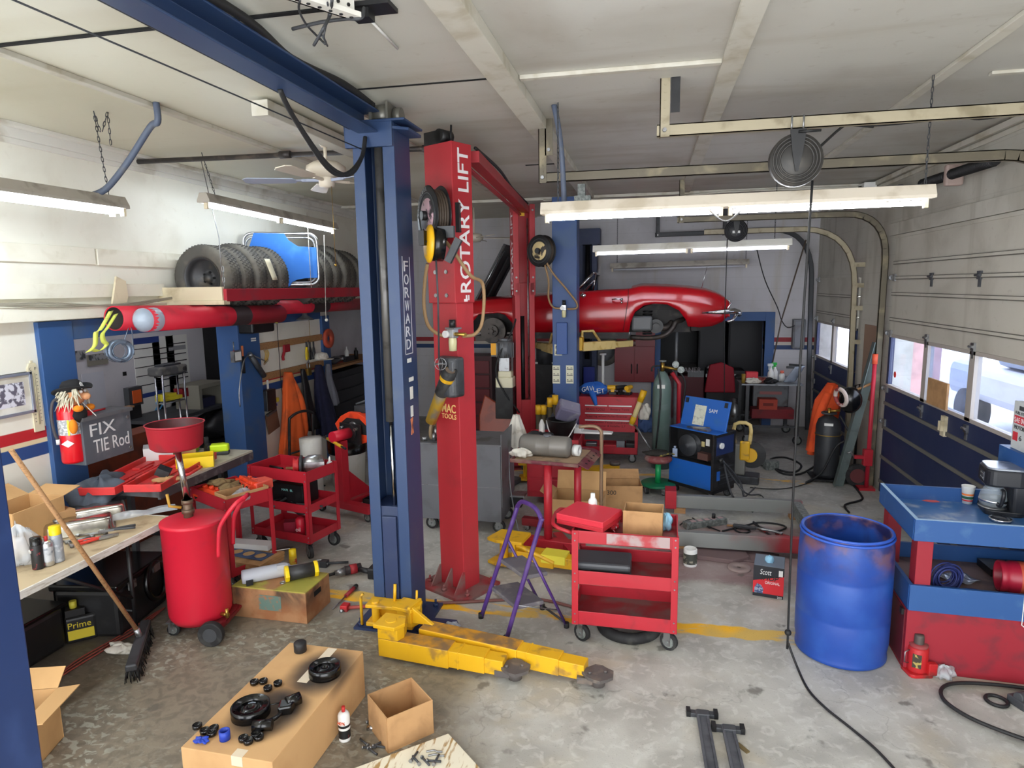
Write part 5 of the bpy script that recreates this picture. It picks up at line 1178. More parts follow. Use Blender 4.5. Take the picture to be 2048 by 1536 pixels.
# ---------------------------------------------------------------- second bench with the red tool case
BZ=.96
t=T('work_bench','pale topped bench with dark metal edge behind the red oil drain','table',(-4.1,4.3,0))
t.p('top',B().box((-.4,0,BZ-.02),(.32,1.25,BZ)),mat('bench_top',(186,180,164),.6,dirt=(150,144,130),ds=6)); t.p('apron',B().box((.3,0,BZ-.09),(.325,1.25,BZ-.018)),mat('bench_edge',(64,64,68),.5,dirt=(110,110,112),ds=8)); t.p('apron',B().box((-.4,-.012,BZ-.07),(.325,0,BZ-.0)),GRY)
for x in(-.36,.0):
    for y in(.05,1.18):t.p('leg',B().box((x-.02,y-.02,0),(x+.02,y+.02,BZ-.02)),DGRY)
t.p('brace',B().box((-.36,.6,.3),(0,.63,.34)),DGRY)
TCR=mat('case_red',(214,56,56),.5,dirt=(190,64,62),ds=8)
o,a_,L=fr((245,985),(380,912),BZ)
t=T('tool_case','open red plastic tool case lying on the bench','tool case',tuple(o),a_)
def half(b,x0_,y0_,x1_,y1_,h):
    tray(b.at(TR((x0_+x1_)/2,(y0_+y1_)/2)),x1_-x0_,y1_-y0_,0,h,.012); b.at(TR((x0_+x1_)/2,(y0_+y1_)/2)); 
    w2,l2=(y1_-y0_)/2,(x1_-x0_)/2; b.box((-l2*.8,-w2*.1,.012),(l2*.6,w2*.1,.025)); b.box((-l2*.3,-w2*.7,.012),(l2*.1,-w2*.3,.03)); b.box((l2*.3,w2*.2,.012),(l2*.8,w2*.7,.03)); return b
Lc_=min(L,1.0)
t.p('base',half(B(),0,-.3,Lc_,-.01,.06),TCR,bev=.008); t.p('lid',half(B(),-.06,.02,Lc_-.06,.3,.06),TCR,bev=.008)
b=B(); b.cyl((.2,-.005,.05),(.8,-.005,.05),.012); t.p('hinge',b,TCR)
t.p('handle',B().tube([(Lc_*.35,-.3,.03),(Lc_*.37,-.34,.03),(Lc_*.6,-.34,.03),(Lc_*.62,-.3,.03)],.012),TCR)
solo('tool_insert','black fitting left in the open red tool case','tool part',B().at(TR(0,0,.04,.3,.5)).box((-.07,-.05,-.01),(.07,.05,.05)).at(TR(0,0,.07)).cyl((-.05,0,0),(.05,0,0),.022),BLK,tuple(V(o)+Mx.Rotation(a_,3,'Z')@V((.3,-.16,.02))),a_)
def onB(px_,py_):return F(px_,py_,BZ)
p=onB(392,932); t=T('parts_bin','yellow plastic parts bin on the bench','bin',tuple(p),.6); b=B(); tray(b,.3,.2,0,.1,.006); b.box((-.15,-.1,0),(.15,.1,.012)); t.p('bin',b,YPL,bev=.004)
p=onB(440,908); t=T('hand_lamp','bright yellow green tape measure shaped tool on the bench end','tool',tuple(p),.5); t.p('case',B().prism([(-.08,-.05),(.08,-.05),(.09,.02),(.03,.06),(-.08,.06)],.03,.1),mat('hi_vis',(206,240,22),.4),bev=.014); t.p('base',B().prism([(-.085,-.055),(.085,-.055),(.09,.02),(.03,.065),(-.085,.065)],0,.035),DGRY,bev=.01)
b=B().box((-.03,-.02,.0),(.03,.1,.06)); b.box((-.02,.08,.02),(.02,.12,.14)); b.cyl((0,-.12,.07),(0,.02,.07),.03); solo('air_gun','black tool behind the yellow green tape on the bench','tool',b,BLK,tuple(onB(418,906)),.8,bev=.006)
solo('white_box','white box under the oil drain bowl on the bench','box',B().box((-.12,-.1,0),(.12,.1,.13)),WPL,tuple(onB(318,918)),.7,bev=.004)
solo('cardboard_tub','tan cardboard tub behind the oil drain bowl','box',B().box((-.13,-.1,0),(.13,.1,.13)),CARDP,tuple(onB(362,905)),.7,bev=.004); solo('green_bottle','lime green box beside the tan tub on the bench','bottle',B().box((-.03,-.05,0),(.03,.05,.14)),mat('lime',(150,190,40),.5),tuple(onB(392,900)),.6,bev=.008)
cloth_pile('glove','tan work glove lying over the bench edge',tuple(onB(335,965)),(.1,.05,.025),CARD,31,.6,'glove')
# ---------------------------------------------------------------- coat wall between the two blue posts
XW=XL+.02
def onW(px_,py_,dx=.02):return DX(px_,py_,XL+dx)
def rail(label,p,q,h):
    a,c=onW(*p),onW(*q); y0_,y1_=a.y,c.y; z_=(a.z+c.z)/2
    return solo('coat_rail',label,'rail',B().box((XL,y0_,z_-h/2),(XL+.03,y1_,z_+h/2)),WOOD),y0_,y1_,z_
_,ya,yb_,zr1=rail('upper wooden rail with pliers hanging on the coat wall',(492,696),(648,675),.085)
_,_,_,zr2=rail('lower wooden rail holding jackets on the coat wall',(500,755),(655,728),.085)
def hang(name,label,px_,py_,b,m,cat,dx=.035,**k):
    p=onW(px_,py_,dx); return solo(name,label,cat,b,m,(p.x,p.y,p.z),**k)
def coat(label,top,bot,wt,wb,m,seed,depth=.1,x=.05,name='jacket',extra=None):
    a,c=onW(*top,x),onW(*bot,x); L=a.z-c.z; rr=random.Random(seed); ph=[rr.uniform(0,6) for _ in range(4)]
    t=T(name,label,'clothing',(a.x,a.y,a.z))
    def f(u,v):
        th=2*pi*u; w_=wt+(wb-wt)*(v**.8); dpt=depth*(.55+.6*v)
        k=1+.22*v*sin(5*th+ph[0])+.14*v*sin(9*th+ph[1]+2*v)
        sh_=(c.y-a.y)*v+.015*sin(7*v+ph[2])
        return(.03+max(-.03,dpt*.5*k*cos(th)+dpt*.45),sh_+w_*.5*k*sin(th)*(1 if v>.03 else .5),-L*v)
    b=B().surf(f,40,22,0,1,1); b.put([f(i/40,1) for i in range(40)],[tuple(range(40))]); t.p('cloth',b,m)
    return t,a,c,L
t,a,c,L=coat('orange work coverall hanging from the lower coat rail',(566,744),(572,912),.13,.6,ORG,1,.2,.06,'coverall')
t.p('sleeve',B().tube([(.1,.02,-.1),(.16,.1,-.4),(.17,.13,-.75),(.16,.12,-.85)],[.04,.055,.06,.05],12,sp=5),ORG)
coat('black work trousers hanging between the orange coverall and navy jacket',(597,738),(615,858),.08,.3,BLK,2,.1,.04,'trousers')
t,a,c,L=coat('dark navy jacket hanging at the right end of the coat rail',(627,730),(642,864),.16,.46,mat('cloth_navy',(28,30,58),.95,dirt=(40,42,70),ds=6),3,.16,.06)
t,a,c,L=coat('grey hooded sweater hanging behind the navy jacket',(648,728),(656,810),.1,.26,mat('cloth_grey',(128,130,142),.95,dirt=(108,110,120),ds=6),4,.1,.03,'sweater')
p=onW(643,718,.12); solo('cap','white cap on the right end of the lower coat rail','cap',B().lathe([(.1,0),(.1,.03),(.08,.08),(0,.1)],18).surf(lambda u,v:((.1+.08*v)*cos(pi*u-pi/2),(.1+.05*v)*sin(pi*u-pi/2),0),12,2),RAG,tuple(p),solid=.004)
a=onW(502,712,.1); c=onW(528,752,.1); d=c-a
t=T('grease_gun','grey grease gun hanging on the blue post with a thin hose','grease gun',tuple(a)); t.p('barrel',B().cyl((0,0,0),d,.034,n=16),DGRY); t.p('head',B().cyl(-d*.12,d*.05,.028),STL); t.p('lever',B().tube([(0,0,.02),d*.5+V((.06,.06,.06))],.008),STL)
t.p('hose',B().tube([-d*.1,V((.02,-.18,-.05)),V((.02,-.3,-.35)),V((.02,-.31,-.55))],.007,sp=6),STL)
for k,(px_,py_,mm,lb,w_) in enumerate(((613,695,YPL,'yellow handled pliers on the upper rail',.012),(620,695,BLK,'black pliers right of the yellow pliers on the upper rail',.012),(627,694,DGRY,'grey cutters farthest right on the upper rail',.012))):
    p=onW(px_,py_-4,.04); t=T('pliers',lb,'pliers',tuple(p)); s_=1
    t.p('jaw',B().prism([(-.015,0),(.015,0),(.006,.06),(-.006,.06)],0,.012).at(Mx()),mm) if 0 else t.p('jaw',B().cyl((0,0,-.02),(0,0,.05),.012),DGRY)
    for s in(-1,1):t.p('handle',B().tube([(0,0,-.02),(.0,s*.025,-.1),(0,s*.02,-.2)],w_,sp=3),mm)
hang('glove','red glove hanging from the upper coat rail',572,692,B().at(TR(0,0,-.03)).box((-.01,-.07,-.05),(.02,.07,.05)).tube([(0,-.05,-.04),(0,-.09,-.1),(.0,-.08,-.15)],.02),mat('glove_red',(150,26,40),.8),'glove',bev=.01)
b=B()
for k in range(5):b.tube([(.01,-.02*k+.04,0),(.02,-.02*k+.05,-.05),(.01,-.02*k+.03,-.12-.01*k)],.004,sp=3); b.torus((.01,-.02*k+.03,-.13-.01*k),.012,.003,10,4,axis=(1,0,0))
hang('key_bunch','bunch of keys hanging from the upper coat rail',530,700,b,BRS,'keys')
b=B().tube([(0,0,.3),(.01,-.02,.1),(0,0,-.1),(0,.0,-.5),(.02,.02,-1.0)],.004,sp=4); hang('wire','thin dark cord hanging across both coat rails',557,690,b,CORD,'cord')
hang('hanging_tag','white tag hanging from the lower coat rail',535,768,B().box((0,-.02,-.09),(.004,.02,.05)),PAPER,'tag')
for k,(px_,py_) in enumerate(((607,700),(622,700))):pass
p=onW(616,742,.05); t=T('padlock','brass padlock on two wires below the upper rail','padlock',tuple(p)); t.p('body',B().box((-.01,-.05,-.06),(.03,.05,.04)),BRS,bev=.006); t.p('shackle',B().tube([(.01,-.03,.04),(.01,-.035,.1),(.01,0,.13),(.01,.035,.1),(.01,.03,.04)],.008,sp=4),STL); t.p('wire',B().tube([(.01,.02,.1),(.0,.03,.3),(0,.06,.42)],.004,sp=3),CORD)
t=T('battery_charger','black charger box on the wall below the lower rail','charger',tuple(onW(530,800,.02))); t.p('case',B().box((0,-.09,-.13),(.09,.11,.13)),BLK,bev=.008); t.p('plug',B().box((.02,.14,-.05),(.07,.2,.0)),mat('plug_yellow',(200,190,60),.5)); t.p('light',B().box((.03,.13,-.1),(.06,.17,-.07)),mat('led_blue',(60,60,190),.4))
t=T('clipboard','brown clipboard hanging beside the orange coverall','clipboard',tuple(onW(544,842,.03))); t.p('board',B().at(TR(0,0,0,0,.2)).box((0,-.13,-.13),(.012,.13,.12)),mat('clip_brown',(112,80,62),.7)); t.p('clip',B().at(TR(0,0,0,0,.2)).box((.0,-.1,.1),(.03,.1,.13)),DGRY)
t=T('gooseneck_lamp','small grey hanging lamp under the red tubes on the coat wall','lamp',tuple(onW(610,640,.2))); t.p('shade',B().lathe([(.03,.1),(.035,.06),(.1,.02),(.12,0),(.11,0),(.03,.05)],22),GRY); t.p('cord',B().tube([(0,0,.1),(0,.02,.2),(-.05,-.05,.26)],.006,sp=3),CORD); t.p('pull_chain',B().tube([(.03,.05,0),(.03,.05,-.3)],.003),BRS)
b=B().at(Mx.Translation(onW(657,677,.06))@Mx.Rotation(pi/2,4,'Y')@Mx.Rotation(.0,4,'Z')); b.lathe([(.05,-.015),(.14,-.02),(.145,0),(.14,.02),(.05,.015),(.05,-.015)],28); solo('cord_disc','orange ring hanging on the farther blue post','ring',b,mat('ring_orange',(196,84,60),.6))
b=B().box((XL+.02,onW(470,640).y,onW(470,668).z),(XL+.24,onW(508,660).y+.1,onW(490,630).z)); solo('speaker_box','black box at the top of the blue post under the red tubes','box',b,BLK,bev=.02)
t=T('gauge_box','small meter box with tools on the blue post','meter',tuple(onW(472,712,.07))); t.p('case',B().box((-.03,-.06,-.07),(.02,.08,.06)),GRY); t.p('dial',B().box((.02,-.045,-.05),(.023,.065,.045)),PAPER)
for px_,mm,lb in((458,mat('tool_red',(200,34,42)),'red handled screwdriver hanging left of the meter box'),(484,mat('handle_orange',(196,110,70),.5),'orange handled hammer hanging right of the meter box')):
    p=onW(px_+(10 if px_<470 else 0),705 if px_<470 else 695,.075); t=T('hand_tool',lb,'tool',tuple(p)); t.p('handle',B().cyl((0,0,-.1),(.0,.0,.02),.014),mm); t.p('shaft',B().cyl((0,0,.02),(0,0,.12),.006) if px_<470 else B().cyl((0,0,-.3),(0,0,-.1),.018),STL if px_<470 else BLK)
hang('sticker','small white and red sticker on the blue post',500,679,B().box((.045,-.05,-.02),(.048,.05,-.004)).box((.045,-.05,.004),(.048,.05,.02)),PAPER,'sticker')
p=DX(655,738,-4.75)
t=T('shop_bench','wooden bench over dark drawers at the far end of the left wall','bench',(-5.1,8.98,0))
t.p('top',B().box((-.34,0,p.z-.04),(.34,2.2,p.z)),WOOD,bev=.004); t.p('drawer_cabinet',B().box((-.32,.1,.06),(.26,1.6,p.z-.12)),mat('cabinet_night',(26,26,32),.45))
for k in range(5):t.p('drawer',B().box((.26,.14,.12+k*.2),(.28,1.56,.29+k*.2)),mat('drawer_night',(32,32,38),.4),bev=.004)
t.p('leg',B().box((.2,2.1,0),(.26,2.16,p.z-.04)),DGRY)
t.p('leg',B().box((-.3,2.1,0),(-.24,2.16,p.z-.04)),DGRY)
b=B().lathe([(0,0),(.035,0),(.035,.16),(.014,.2),(.012,.24),(0,.24)],16); solo('bottle','white bottle standing on the far left bench','bottle',b,WPL,(-4.95,10.05,p.z))
b=B().lathe([(0,0),(.035,0),(.035,.14),(.014,.17),(.012,.2),(0,.2)],16); solo('bottle','dark bottle beside the white bottle on the far left bench','bottle',b,BLK,(-4.9,10.3,p.z))
rr=random.Random(8)
for k,(nm,mm,lb) in enumerate((('tool_tray',BLK,'black tray at the near end of the far left bench'),('red_pouch',mat('pouch_red',(120,48,44),.7),'dull red case at the back of the far left bench'),('wrench_roll',DGRY,'grey tool roll in the middle of the far left bench'),('chrome_part',CHR,'shiny metal part in the middle of the far left bench'),('small_box',mat('box_dark',(44,44,50),.6),'dark small box at the far end of the bench'))):
    b=lump(B(),(0,0,.05),(.12,.14,.05),40+k,10,.15,flat=.95) if k in(2,3) else B().box((-.12,-.16,0),(.1,.16,.08)); solo(nm,lb,'bench clutter',b,mm,(-4.98-.05*(k%2),9.15+.22*k if k!=1 else 9.7,p.z))
t=T('bench_vise','black vise crank at the far end of the wooden bench','vise',(-4.7,11.0,p.z-.12)); t.p('screw',B().cyl((-.1,0,.05),(.06,0,.05),.015),DGRY); t.p('crank',B().tube([(.05,0,.05),(.05,.02,-.1),(.1,.02,-.12)],.012),BLK)
# ---------------------------------------------------------------- red oil drain on wheels
DR=mat('drain_red',(206,30,54),.42,dirt=(178,40,58),ds=3)
dc=V((-3.27,4.02,0))
t=T('oil_drain','tall red oil drain tank on wheels with a wide bowl on top','oil drain',tuple(dc),.2)
t.p('tank',B().lathe([(0,.09),(.19,.09),(.215,.13),(.22,.16),(.22,.82),(.225,.825),(.225,.845),(.21,.85),(0,.875)],40),DR)
zb0,zb1=DY(350,895,4.02).z,DY(345,845,4.02).z
t.p('bowl',B().at(TR(-.07,0)).lathe([(0,zb0+.01),(.15,zb0),(.175,zb0+.02),(.19,zb1-.01),(.2,zb1),(.192,zb1+.003),(.17,zb0+.03),(.03,zb0+.025),(0,zb0+.025)],40),mat('bowl_red',(168,26,44),.55,dirt=(140,40,50),ds=5))
t.p('bowl_inside',B().at(TR(-.07,0)).lathe([(.19,zb1-.002),(.169,zb0+.034),(.03,zb0+.029),(0,zb0+.029)],40),mat('bowl_oily',(84,30,34),.5,dirt=(60,34,32),ds=9)); px_,py_=-.02,-.02
b=B().cyl((px_,py_,.86),(px_,py_,1.0),.034); b.cyl((px_,py_,.9),(px_,py_,.93),.045,n=8); b.cyl((px_,py_,.97),(px_,py_,1.0),.042,n=8); t.p('fitting',b,mat('fitting_brown',(110,90,74),.5,.5))
t.p('riser_pipe',B().cyl((px_,py_,1.0),(-.07,0,zb0+.01),.022,n=16),CHR)
t.p('valve_handle',B().tube([(px_-.03,py_-.03,.95),(px_-.1,py_-.06,.97),(px_-.11,py_-.06,1.06)],.011),mat('handle_mustard',(186,140,50),.5))
b=B()
for s in(-1,1):b.tube([(.225,s*.12,.6),(.235,s*.12,.72),(.26,s*.12,.84),(.36,s*.1,.98),(.4,s*.04,1.01)],.016,8,sp=5)
b.tube([(.4,-.05,1.01),(.405,0,1.012),(.4,.05,1.01)],.016); t.p('push_handle',b,DR)
b=B(); b.cyl((.2,-.27,.09),(.2,.27,.09),.016); b.box((.05,-.12,.07),(.24,.12,.11)); b.prism([(.1,-.14),(.25,-.2),(.25,.2),(.1,.14)],.085,.1); t.p('axle_frame',b,DRED)
for s in(-1,1):
    e=t.p('wheel',B().cyl((.2,s*.25,.09),(.2,s*.3,.09),.09,n=26),RUB,bev=.008); t.p('hub',B().cyl((.2,s*.248,.09),(.2,s*.303,.09),.05,n=18),DGRY,par=e)
castor(t,-.16,-.12,.045,.11); castor(t,-.16,.12,.045,.11)
b=B().cyl((.2,-.1,.15),(.26,-.12,.15),.014); b.cyl((.25,-.12,.13),(.25,-.12,.2),.012); t.p('drain_tap',b,BRS)
MA=V((-3.55,4.86,0))
CA=cart('service_cart','small red two shelf cart loaded with orange engine heads',MA,radians(-27),.62,.42,[.14,.7],[.07,.11])
def onA(x,y,z):return MA+Mx.Rotation(radians(-27),3,'Z')@V((x,y,z))
def head(label,name,p,rz,L,tilt=0):
    t=T(name,label,'engine part',tuple(p),rot=(tilt,0,rz)); b=B().prism([(0,-.08),(L,-.08),(L,.08),(0,.08)],0,.07); b.box((.02,-.06,.07),(L-.02,.0,.1))
    for k in range(4):b.cyl((L*(k+.5)/4,.03,.07),(L*(k+.5)/4,.03,.105),.022,n=10)
    t.p('casting',b,GLO,bev=.006)
    for k in range(4):t.p('port',B().at(Mx.Translation((L*(k+.5)/4,-.081,.035))).box((-.022,-.002,-.018),(.022,.002,.018)),DKHOLE)
    return t
head('orange cylinder head with dark ports at the near edge of the small cart','head_casting',onA(-.27,-.12,.71),radians(-20),.36,.3)
head('orange cylinder head with slots at the back of the small cart','head_casting',onA(-.1,.16,.76),radians(-35),.32,-.3)
b=B().at(TR(0,0,.02)).prism([(0,0),(.12,-.05),(.2,.12),(.1,.2),(0,.12)],0,.08); solo('timing_cover','pink orange angular cover leaning on the small cart','engine part',b,mat('cover_orange',(236,92,74),.5),tuple(onA(.1,.08,.75)),.2,bev=.008)
carton('cardboard_tray','worn cardboard tray along the right edge of the small cart',tuple(onA(.3-.21,-.19,.712)),radians(-27),.2,.38,.12,CARD)
solo('plastic_wrap','clear grey plastic in the worn cardboard tray','plastic',lump(B(),(0,0,.04),(.08,.14,.05),17),CLEAR,tuple(onA(.2,.0,.74)),.3)
for k,(x,y,lb) in enumerate(((-.18,.0,'first tan work glove on the small cart, nearest the bench'),(.02,-.02,'second tan work glove in the middle of the small cart'))):
    cloth_pile('glove',lb,tuple(onA(x,y,.79)),(.1,.06,.03),mat('glove_tan',(128,106,72),.95,dirt=(96,80,56),ds=10),50+k,.4+k,'glove')
for k in range(3):solo('flat_carton',('lowest','middle','topmost')[k]+' flat brown carton on the small cart lower shelf','cardboard',B().at(TR(0,0,0,.1*k-.1)).box((-.34,-.16,0),(.36,.16,.022)),CARD,tuple(onA(.05,.0,.149+.0235*k)),radians(-5-4*k),bev=.002)
b=B(); n_=20
t=T('head_gasket','blue head gasket with four bore rings on the flat cartons','gasket',tuple(onA(.08,.02,.222)),radians(-10))
t.p('sheet',B().box((-.26,-.08,0),(.28,.08,.003)),mat('gasket_blue',(74,92,124),.6)); 
for k in range(4):t.p('bore',B().cyl((-.19+.13*k,0,.003),(-.19+.13*k,0,.005),.052,n=22),CARDP)
for k in range(4):t.p('ring',B().torus((-.19+.13*k,0,.005),.053,.004,24,5),mat('gasket_ring',(60,78,120),.5))
solo('parts_box','white printed box tilted at the back of the small cart lower shelf','box',B().box((-.2,-.06,0),(.2,.06,.05)),WPL,tuple(onA(.02,.14,.222)),radians(0),bev=.004)
b=B().lathe([(0,0),(.025,0),(.025,.08),(.012,.095),(.012,.12),(0,.12)],14); solo('bottle','small white bottle at the near edge of the small cart','bottle',b,WPL,tuple(onA(.25,-.165,.148)))
MB_=V((-3.36,5.55,0))
CB_=cart('service_cart','red three shelf cart carrying an alternator behind the small cart',MB_,radians(-12),.72,.44,[.16,.45,.74],[.08,.08,.11],.065)
def onC(x,y,z):return MB_+Mx.Rotation(radians(-12),3,'Z')@V((x,y,z))
t=T('alternator','silver and red alternator on the red three shelf cart','engine part',tuple(onC(.12,.02,.75)),.4)
t.p('housing',B().at(Mx.Translation((.1,0,.09))@Mx.Rotation(pi/2,4,'Y')).lathe([(0,-.1),(.06,-.1),(.085,-.06),(.09,.0),(.085,.06),(.05,.09),(0,.09)],22),ALU); t.p('bracket',B().box((.02,-.1,.08),(.2,-.07,.13)),ALU)
t.p('pulley',B().at(Mx.Translation((-.06,0,.08))@Mx.Rotation(pi/2,4,'Y')).lathe([(0,-.03),(.08,-.03),(.06,-.005),(.085,.02),(.0,.02)],22),mat('pulley_red',(196,40,44),.5)); t.p('fan',B().at(Mx.Translation((-.03,0,.085))@Mx.Rotation(pi/2,4,'Y')).lathe([(0,0),(.095,0),(.095,.02),(0,.02)],22),DGRY)
b=B(); rr=random.Random(12)
for k,(x,y,mm,lb) in enumerate(((-.22,-.08,CARDP,'tan strip of wood on the three shelf cart'),(-.1,-.14,mat('grip_blue',(60,80,170),.5),'blue handled tool on the three shelf cart'),(-.05,.1,WOOD,'pale wooden stick behind the alternator'),(-.26,.05,BLK,'black socket handle on the three shelf cart'))):
    solo('hand_tool',lb,'tool',B().cyl((-.1,0,.015),(.1,0,.015),.013,n=8),mm,tuple(onC(x,y,.75)),rr.uniform(-.5,.5))
solo('gasket_scrap','orange red bracket on the near right corner of the three shelf cart','engine part',B().prism([(-.1,-.04),(.1,-.05),(.14,.0),(.05,.04),(-.1,.05)],0,.03),GLO,tuple(onC(.24,-.12,.75)),.5,bev=.004)
t=T('squeeze_bottle','small clear squeeze bottle at the far right corner of the three shelf cart','bottle',tuple(onC(.31,.17,.75))); t.p('body',B().lathe([(0,0),(.03,0),(.032,.08),(.02,.1),(0,.1)],16),WPL); t.p('tip',B().cyl((0,0,.1),(0,0,.15),.014,.006),WPL); t.p('label',B().lathe([(.0325,.02),(.0325,.05)],16),mat('label_lilac',(120,120,190),.5))
solo('toolbox_case','black case with teal lettering on the middle shelf of the cart','case',B().box((-.18,-.1,0),(.2,.12,.19)),BLK,tuple(onC(-.05,.05,.458)),radians(-12),bev=.006)
txt('MAX  8L',.14,.022,Mx.Translation(onC(-.1,-.06,.58))@face((0,0,0),(cos(-.21),sin(-.21),0),(0,0,1)),mat('teal',(150,220,220),.6),bpy.data.objects['toolbox_case'],depth=.001).matrix_parent_inverse=Mx()
o_=bpy.data.objects['toolbox_case']; o_.children[0].matrix_local=(Mx.Translation(o_.location)@Mx.Rotation(radians(-12),4,'Z')).inverted()
for k in range(6):p=onC(-.28+.11*k,-.13+.03*(k%2),.47); solo('hand_tool','dark hand tool in the pile on the middle shelf of the three shelf cart','tool',B().cyl((-.12,0,.0),(.12,0,.02*(k%3)),.012,n=8),(STL,BLK,DGRY)[k%3],tuple(p),k*.7,'tools on the middle cart shelf')
t=T('grease_can','red can with white writing on the bottom shelf of the three shelf cart','can',tuple(onC(.14,-.1,.168))); t.p('body',B().lathe([(0,0),(.042,0),(.042,.17),(.02,.19),(0,.19)],20),DR); t.p('trigger',B().tube([(-.06,0,.26),(0,0,.22),(.08,0,.24)],.016),BLK); txt('oil',.05,.04,face((-.025,-.0425,.06),(1,0,0),(0,0,1)),WPL,t.e)
solo('red_box','small red box with white print beside the red can','box',B().box((-.06,-.05,0),(.06,.05,.1)),mat('box_crimson',(150,24,50),.5),tuple(onC(-.05,-.02,.168)),.4)
p=F(575,940); t=T('hand_truck','black tube hand truck standing below the orange coverall','hand truck',(-4.3,7.3,0),radians(75))
t.p('frame',B().tube([(-.2,0,.12),(-.2,-.05,.85),(-.17,-.06,.96),(0,-.06,1.0),(.17,-.06,.96),(.2,-.05,.85),(.2,0,.12)],.017,8,sp=4),BLK); t.p('toe_plate',B().box((-.2,-.2,.0),(.2,.02,.012)),BLK)
for s in(-1,1):t.p('wheel',B().cyl((s*.16,.1,.1),(s*.22,.1,.1),.1,n=22),RUB)
t.p('cross_bar',B().cyl((-.2,-.03,.5),(.2,-.03,.5),.012),BLK)
p=F(702,962); t=T('trash_bin','white bin with black liner behind the engine stand','bin',(-3.78,7.55,0)); t.p('bin',B().lathe([(0,0),(.2,0),(.235,.58),(.24,.6),(.225,.6),(.19,.03),(0,.03)],32),WHT); t.p('liner',B().lathe([(.243,.44),(.248,.61),(.21,.61),(.2,.3),(0,.3)],32),BLKG)
solo('floor_drum','tall white cylinder beside the engine stand post','drum',B().lathe([(0,0),(.12,0),(.13,.75),(0,.75)],24),WHT,(-3.95,6.95,0))
ec=V((-3.3,6.45,0)); ez=radians(-20)
t=T('engine_stand','red engine stand with castors and a yellow bar','engine stand',tuple(ec),ez)
b=B(); b.box((-.05,-.05,.1),(.05,.05,.86)); t.p('post',b,CRED,bev=.004)
b=B(); b.box((-.42,-.06,.1),(.42,.04,.18)); t.p('rear_leg',b,CRED,bev=.004); b=B(); b.box((-.05,-.0,.1),(.05,.95,.17)); t.p('front_leg',b,CRED,bev=.004)
b=B().at(face((0,.05,.18),(0,1,0),(0,0,1))).prism([(0,0),(.4,0),(0,.35)],-.006,.006); t.p('gusset',b,CRED)
t.p('pivot_tube',B().cyl((0,-.12,.92),(0,.12,.92),.06,n=20),DR); b=B().cyl((0,.12,.92),(0,.14,.92),.1,n=20); b.box((-.16,.14,.8),(.16,.155,1.02)); t.p('mount_plate',b,BLK)
b=B()
for s in(-1,1):b.cyl((s*.11,.1,.97),(s*.11,.16,.97),.018,n=8)
t.p('bolt',b,STL)
for x,y in((-.36,-.01),(.36,-.01),(0,.88)):castor(t,x,y,.05,.1)
b=B().at(TR(0,-.1,.86,radians(-24))); b.cyl((-.34,0,0),(-.2,0,0),.014); b.cyl((.22,0,0),(.36,0,0),.012); e=t.p('bar_grip',b,BLK); b=B().at(TR(0,-.1,.86,radians(-24))).cyl((-.22,0,0),(.24,0,0),.017); t.p('turning_bar',b,YEL)
et=T('engine_block','orange engine block with open cylinders on the red stand','engine',tuple(ec+V((0,0,.92))),ez)
prof=[(-.08,-.14),(.08,-.14),(.2,-.1),(.3,.06),(.2,.16),(.07,.22),(-.07,.22),(-.2,.16),(-.3,.06),(-.2,-.1)]
Me=face((0,.2,0),(1,0,0),(0,0,1)); Me=Me@Mx.Scale(-1,4,(0,0,1)) if 0 else Me
b=B().at(Me); b.prism(prof,-.05,.0); b.prism([(x*.9,z*.9) for x,z in prof],-.62,-.05); b.prism([(-.32,-.14),(-.2,-.12),(-.2,-.04),(-.32,-.06)],-.04,.0); b.prism([(.32,-.14),(.2,-.12),(.2,-.04),(.32,-.06)],-.04,.0); et.p('casting',b,GLO,bev=.006)
b=B().at(Me); b.prism([(-.2,-.02),(.2,-.02),(.2,.08),(.1,.15),(-.1,.15),(-.2,.08)],-.0,.003); et.p('bell_face',b,mat('block_dark',(34,33,34),.5)); et.p('crank_flange',B().at(Me).torus((0,.04,.01),.06,.016,20,6).cyl((0,.04,0),(0,.04,.03),.025),STL)
for s in(-1,1):
    dk=face((s*.23,.2,.095),(0,1,0),(-s*.6 if s>0 else .6,0,.7)); nrm=V((s*.1*1.0,0,.1)).normalized(); dk=face((s*.245,.25,.125),(0,1,0),(-s*.84,0,.84)) if s>0 else face((s*.245,.25,.125),(0,1,0),(.84,0,.84))
    e=et.p('deck',B().at(Mx.Translation((s*.232,.52,.118))@Mx.Rotation(s*radians(45),4,'Y')).box((-.09,-.28,-.02),(.09,.28,.004)),STL)
    for k in range(4):et.p('cylinder_bore',B().at(Mx.Translation((s*.232,.32+.135*k,.118))@Mx.Rotation(s*radians(45),4,'Y')).cyl((0,0,.0),(0,0,.007),.054,n=22),(BLK,mat('piston',(120,118,114),.4,.6),BLK,mat('piston',(120,118,114)))[k])
b=B().box((-.08,.3,.2),(.08,.75,.27)); b.tube([(-.1,.35,.28),(.0,.6,.34),(.12,.8,.3)],.012); et.p('intake_clutter',b,DGRY)
p=F(730,995); t=T('drain_pan','black oil pan with a black pump in it on the floor by the engine stand','pan',(-2.8,6.75,0),radians(-10)); t.p('pan',tray(B(),.62,.44,.02,.14,.01),BLK,bev=.01)
solo('air_compressor_part','black round housing lying in the black oil pan','engine part',B().at(Mx.Translation((-.02,0,.12))@Mx.Rotation(radians(60),4,'X')).lathe([(0,-.12),(.09,-.12),(.1,-.05),(.1,.06),(.07,.1),(.04,.12),(.04,.14),(0,.14)],22),BLK,(-2.73,6.8,.03))
cloth_pile('rag','white paper towel ball on the black oil pan rim',(-3.03,6.62,.03),(.03,.03,.06),RAG,61)
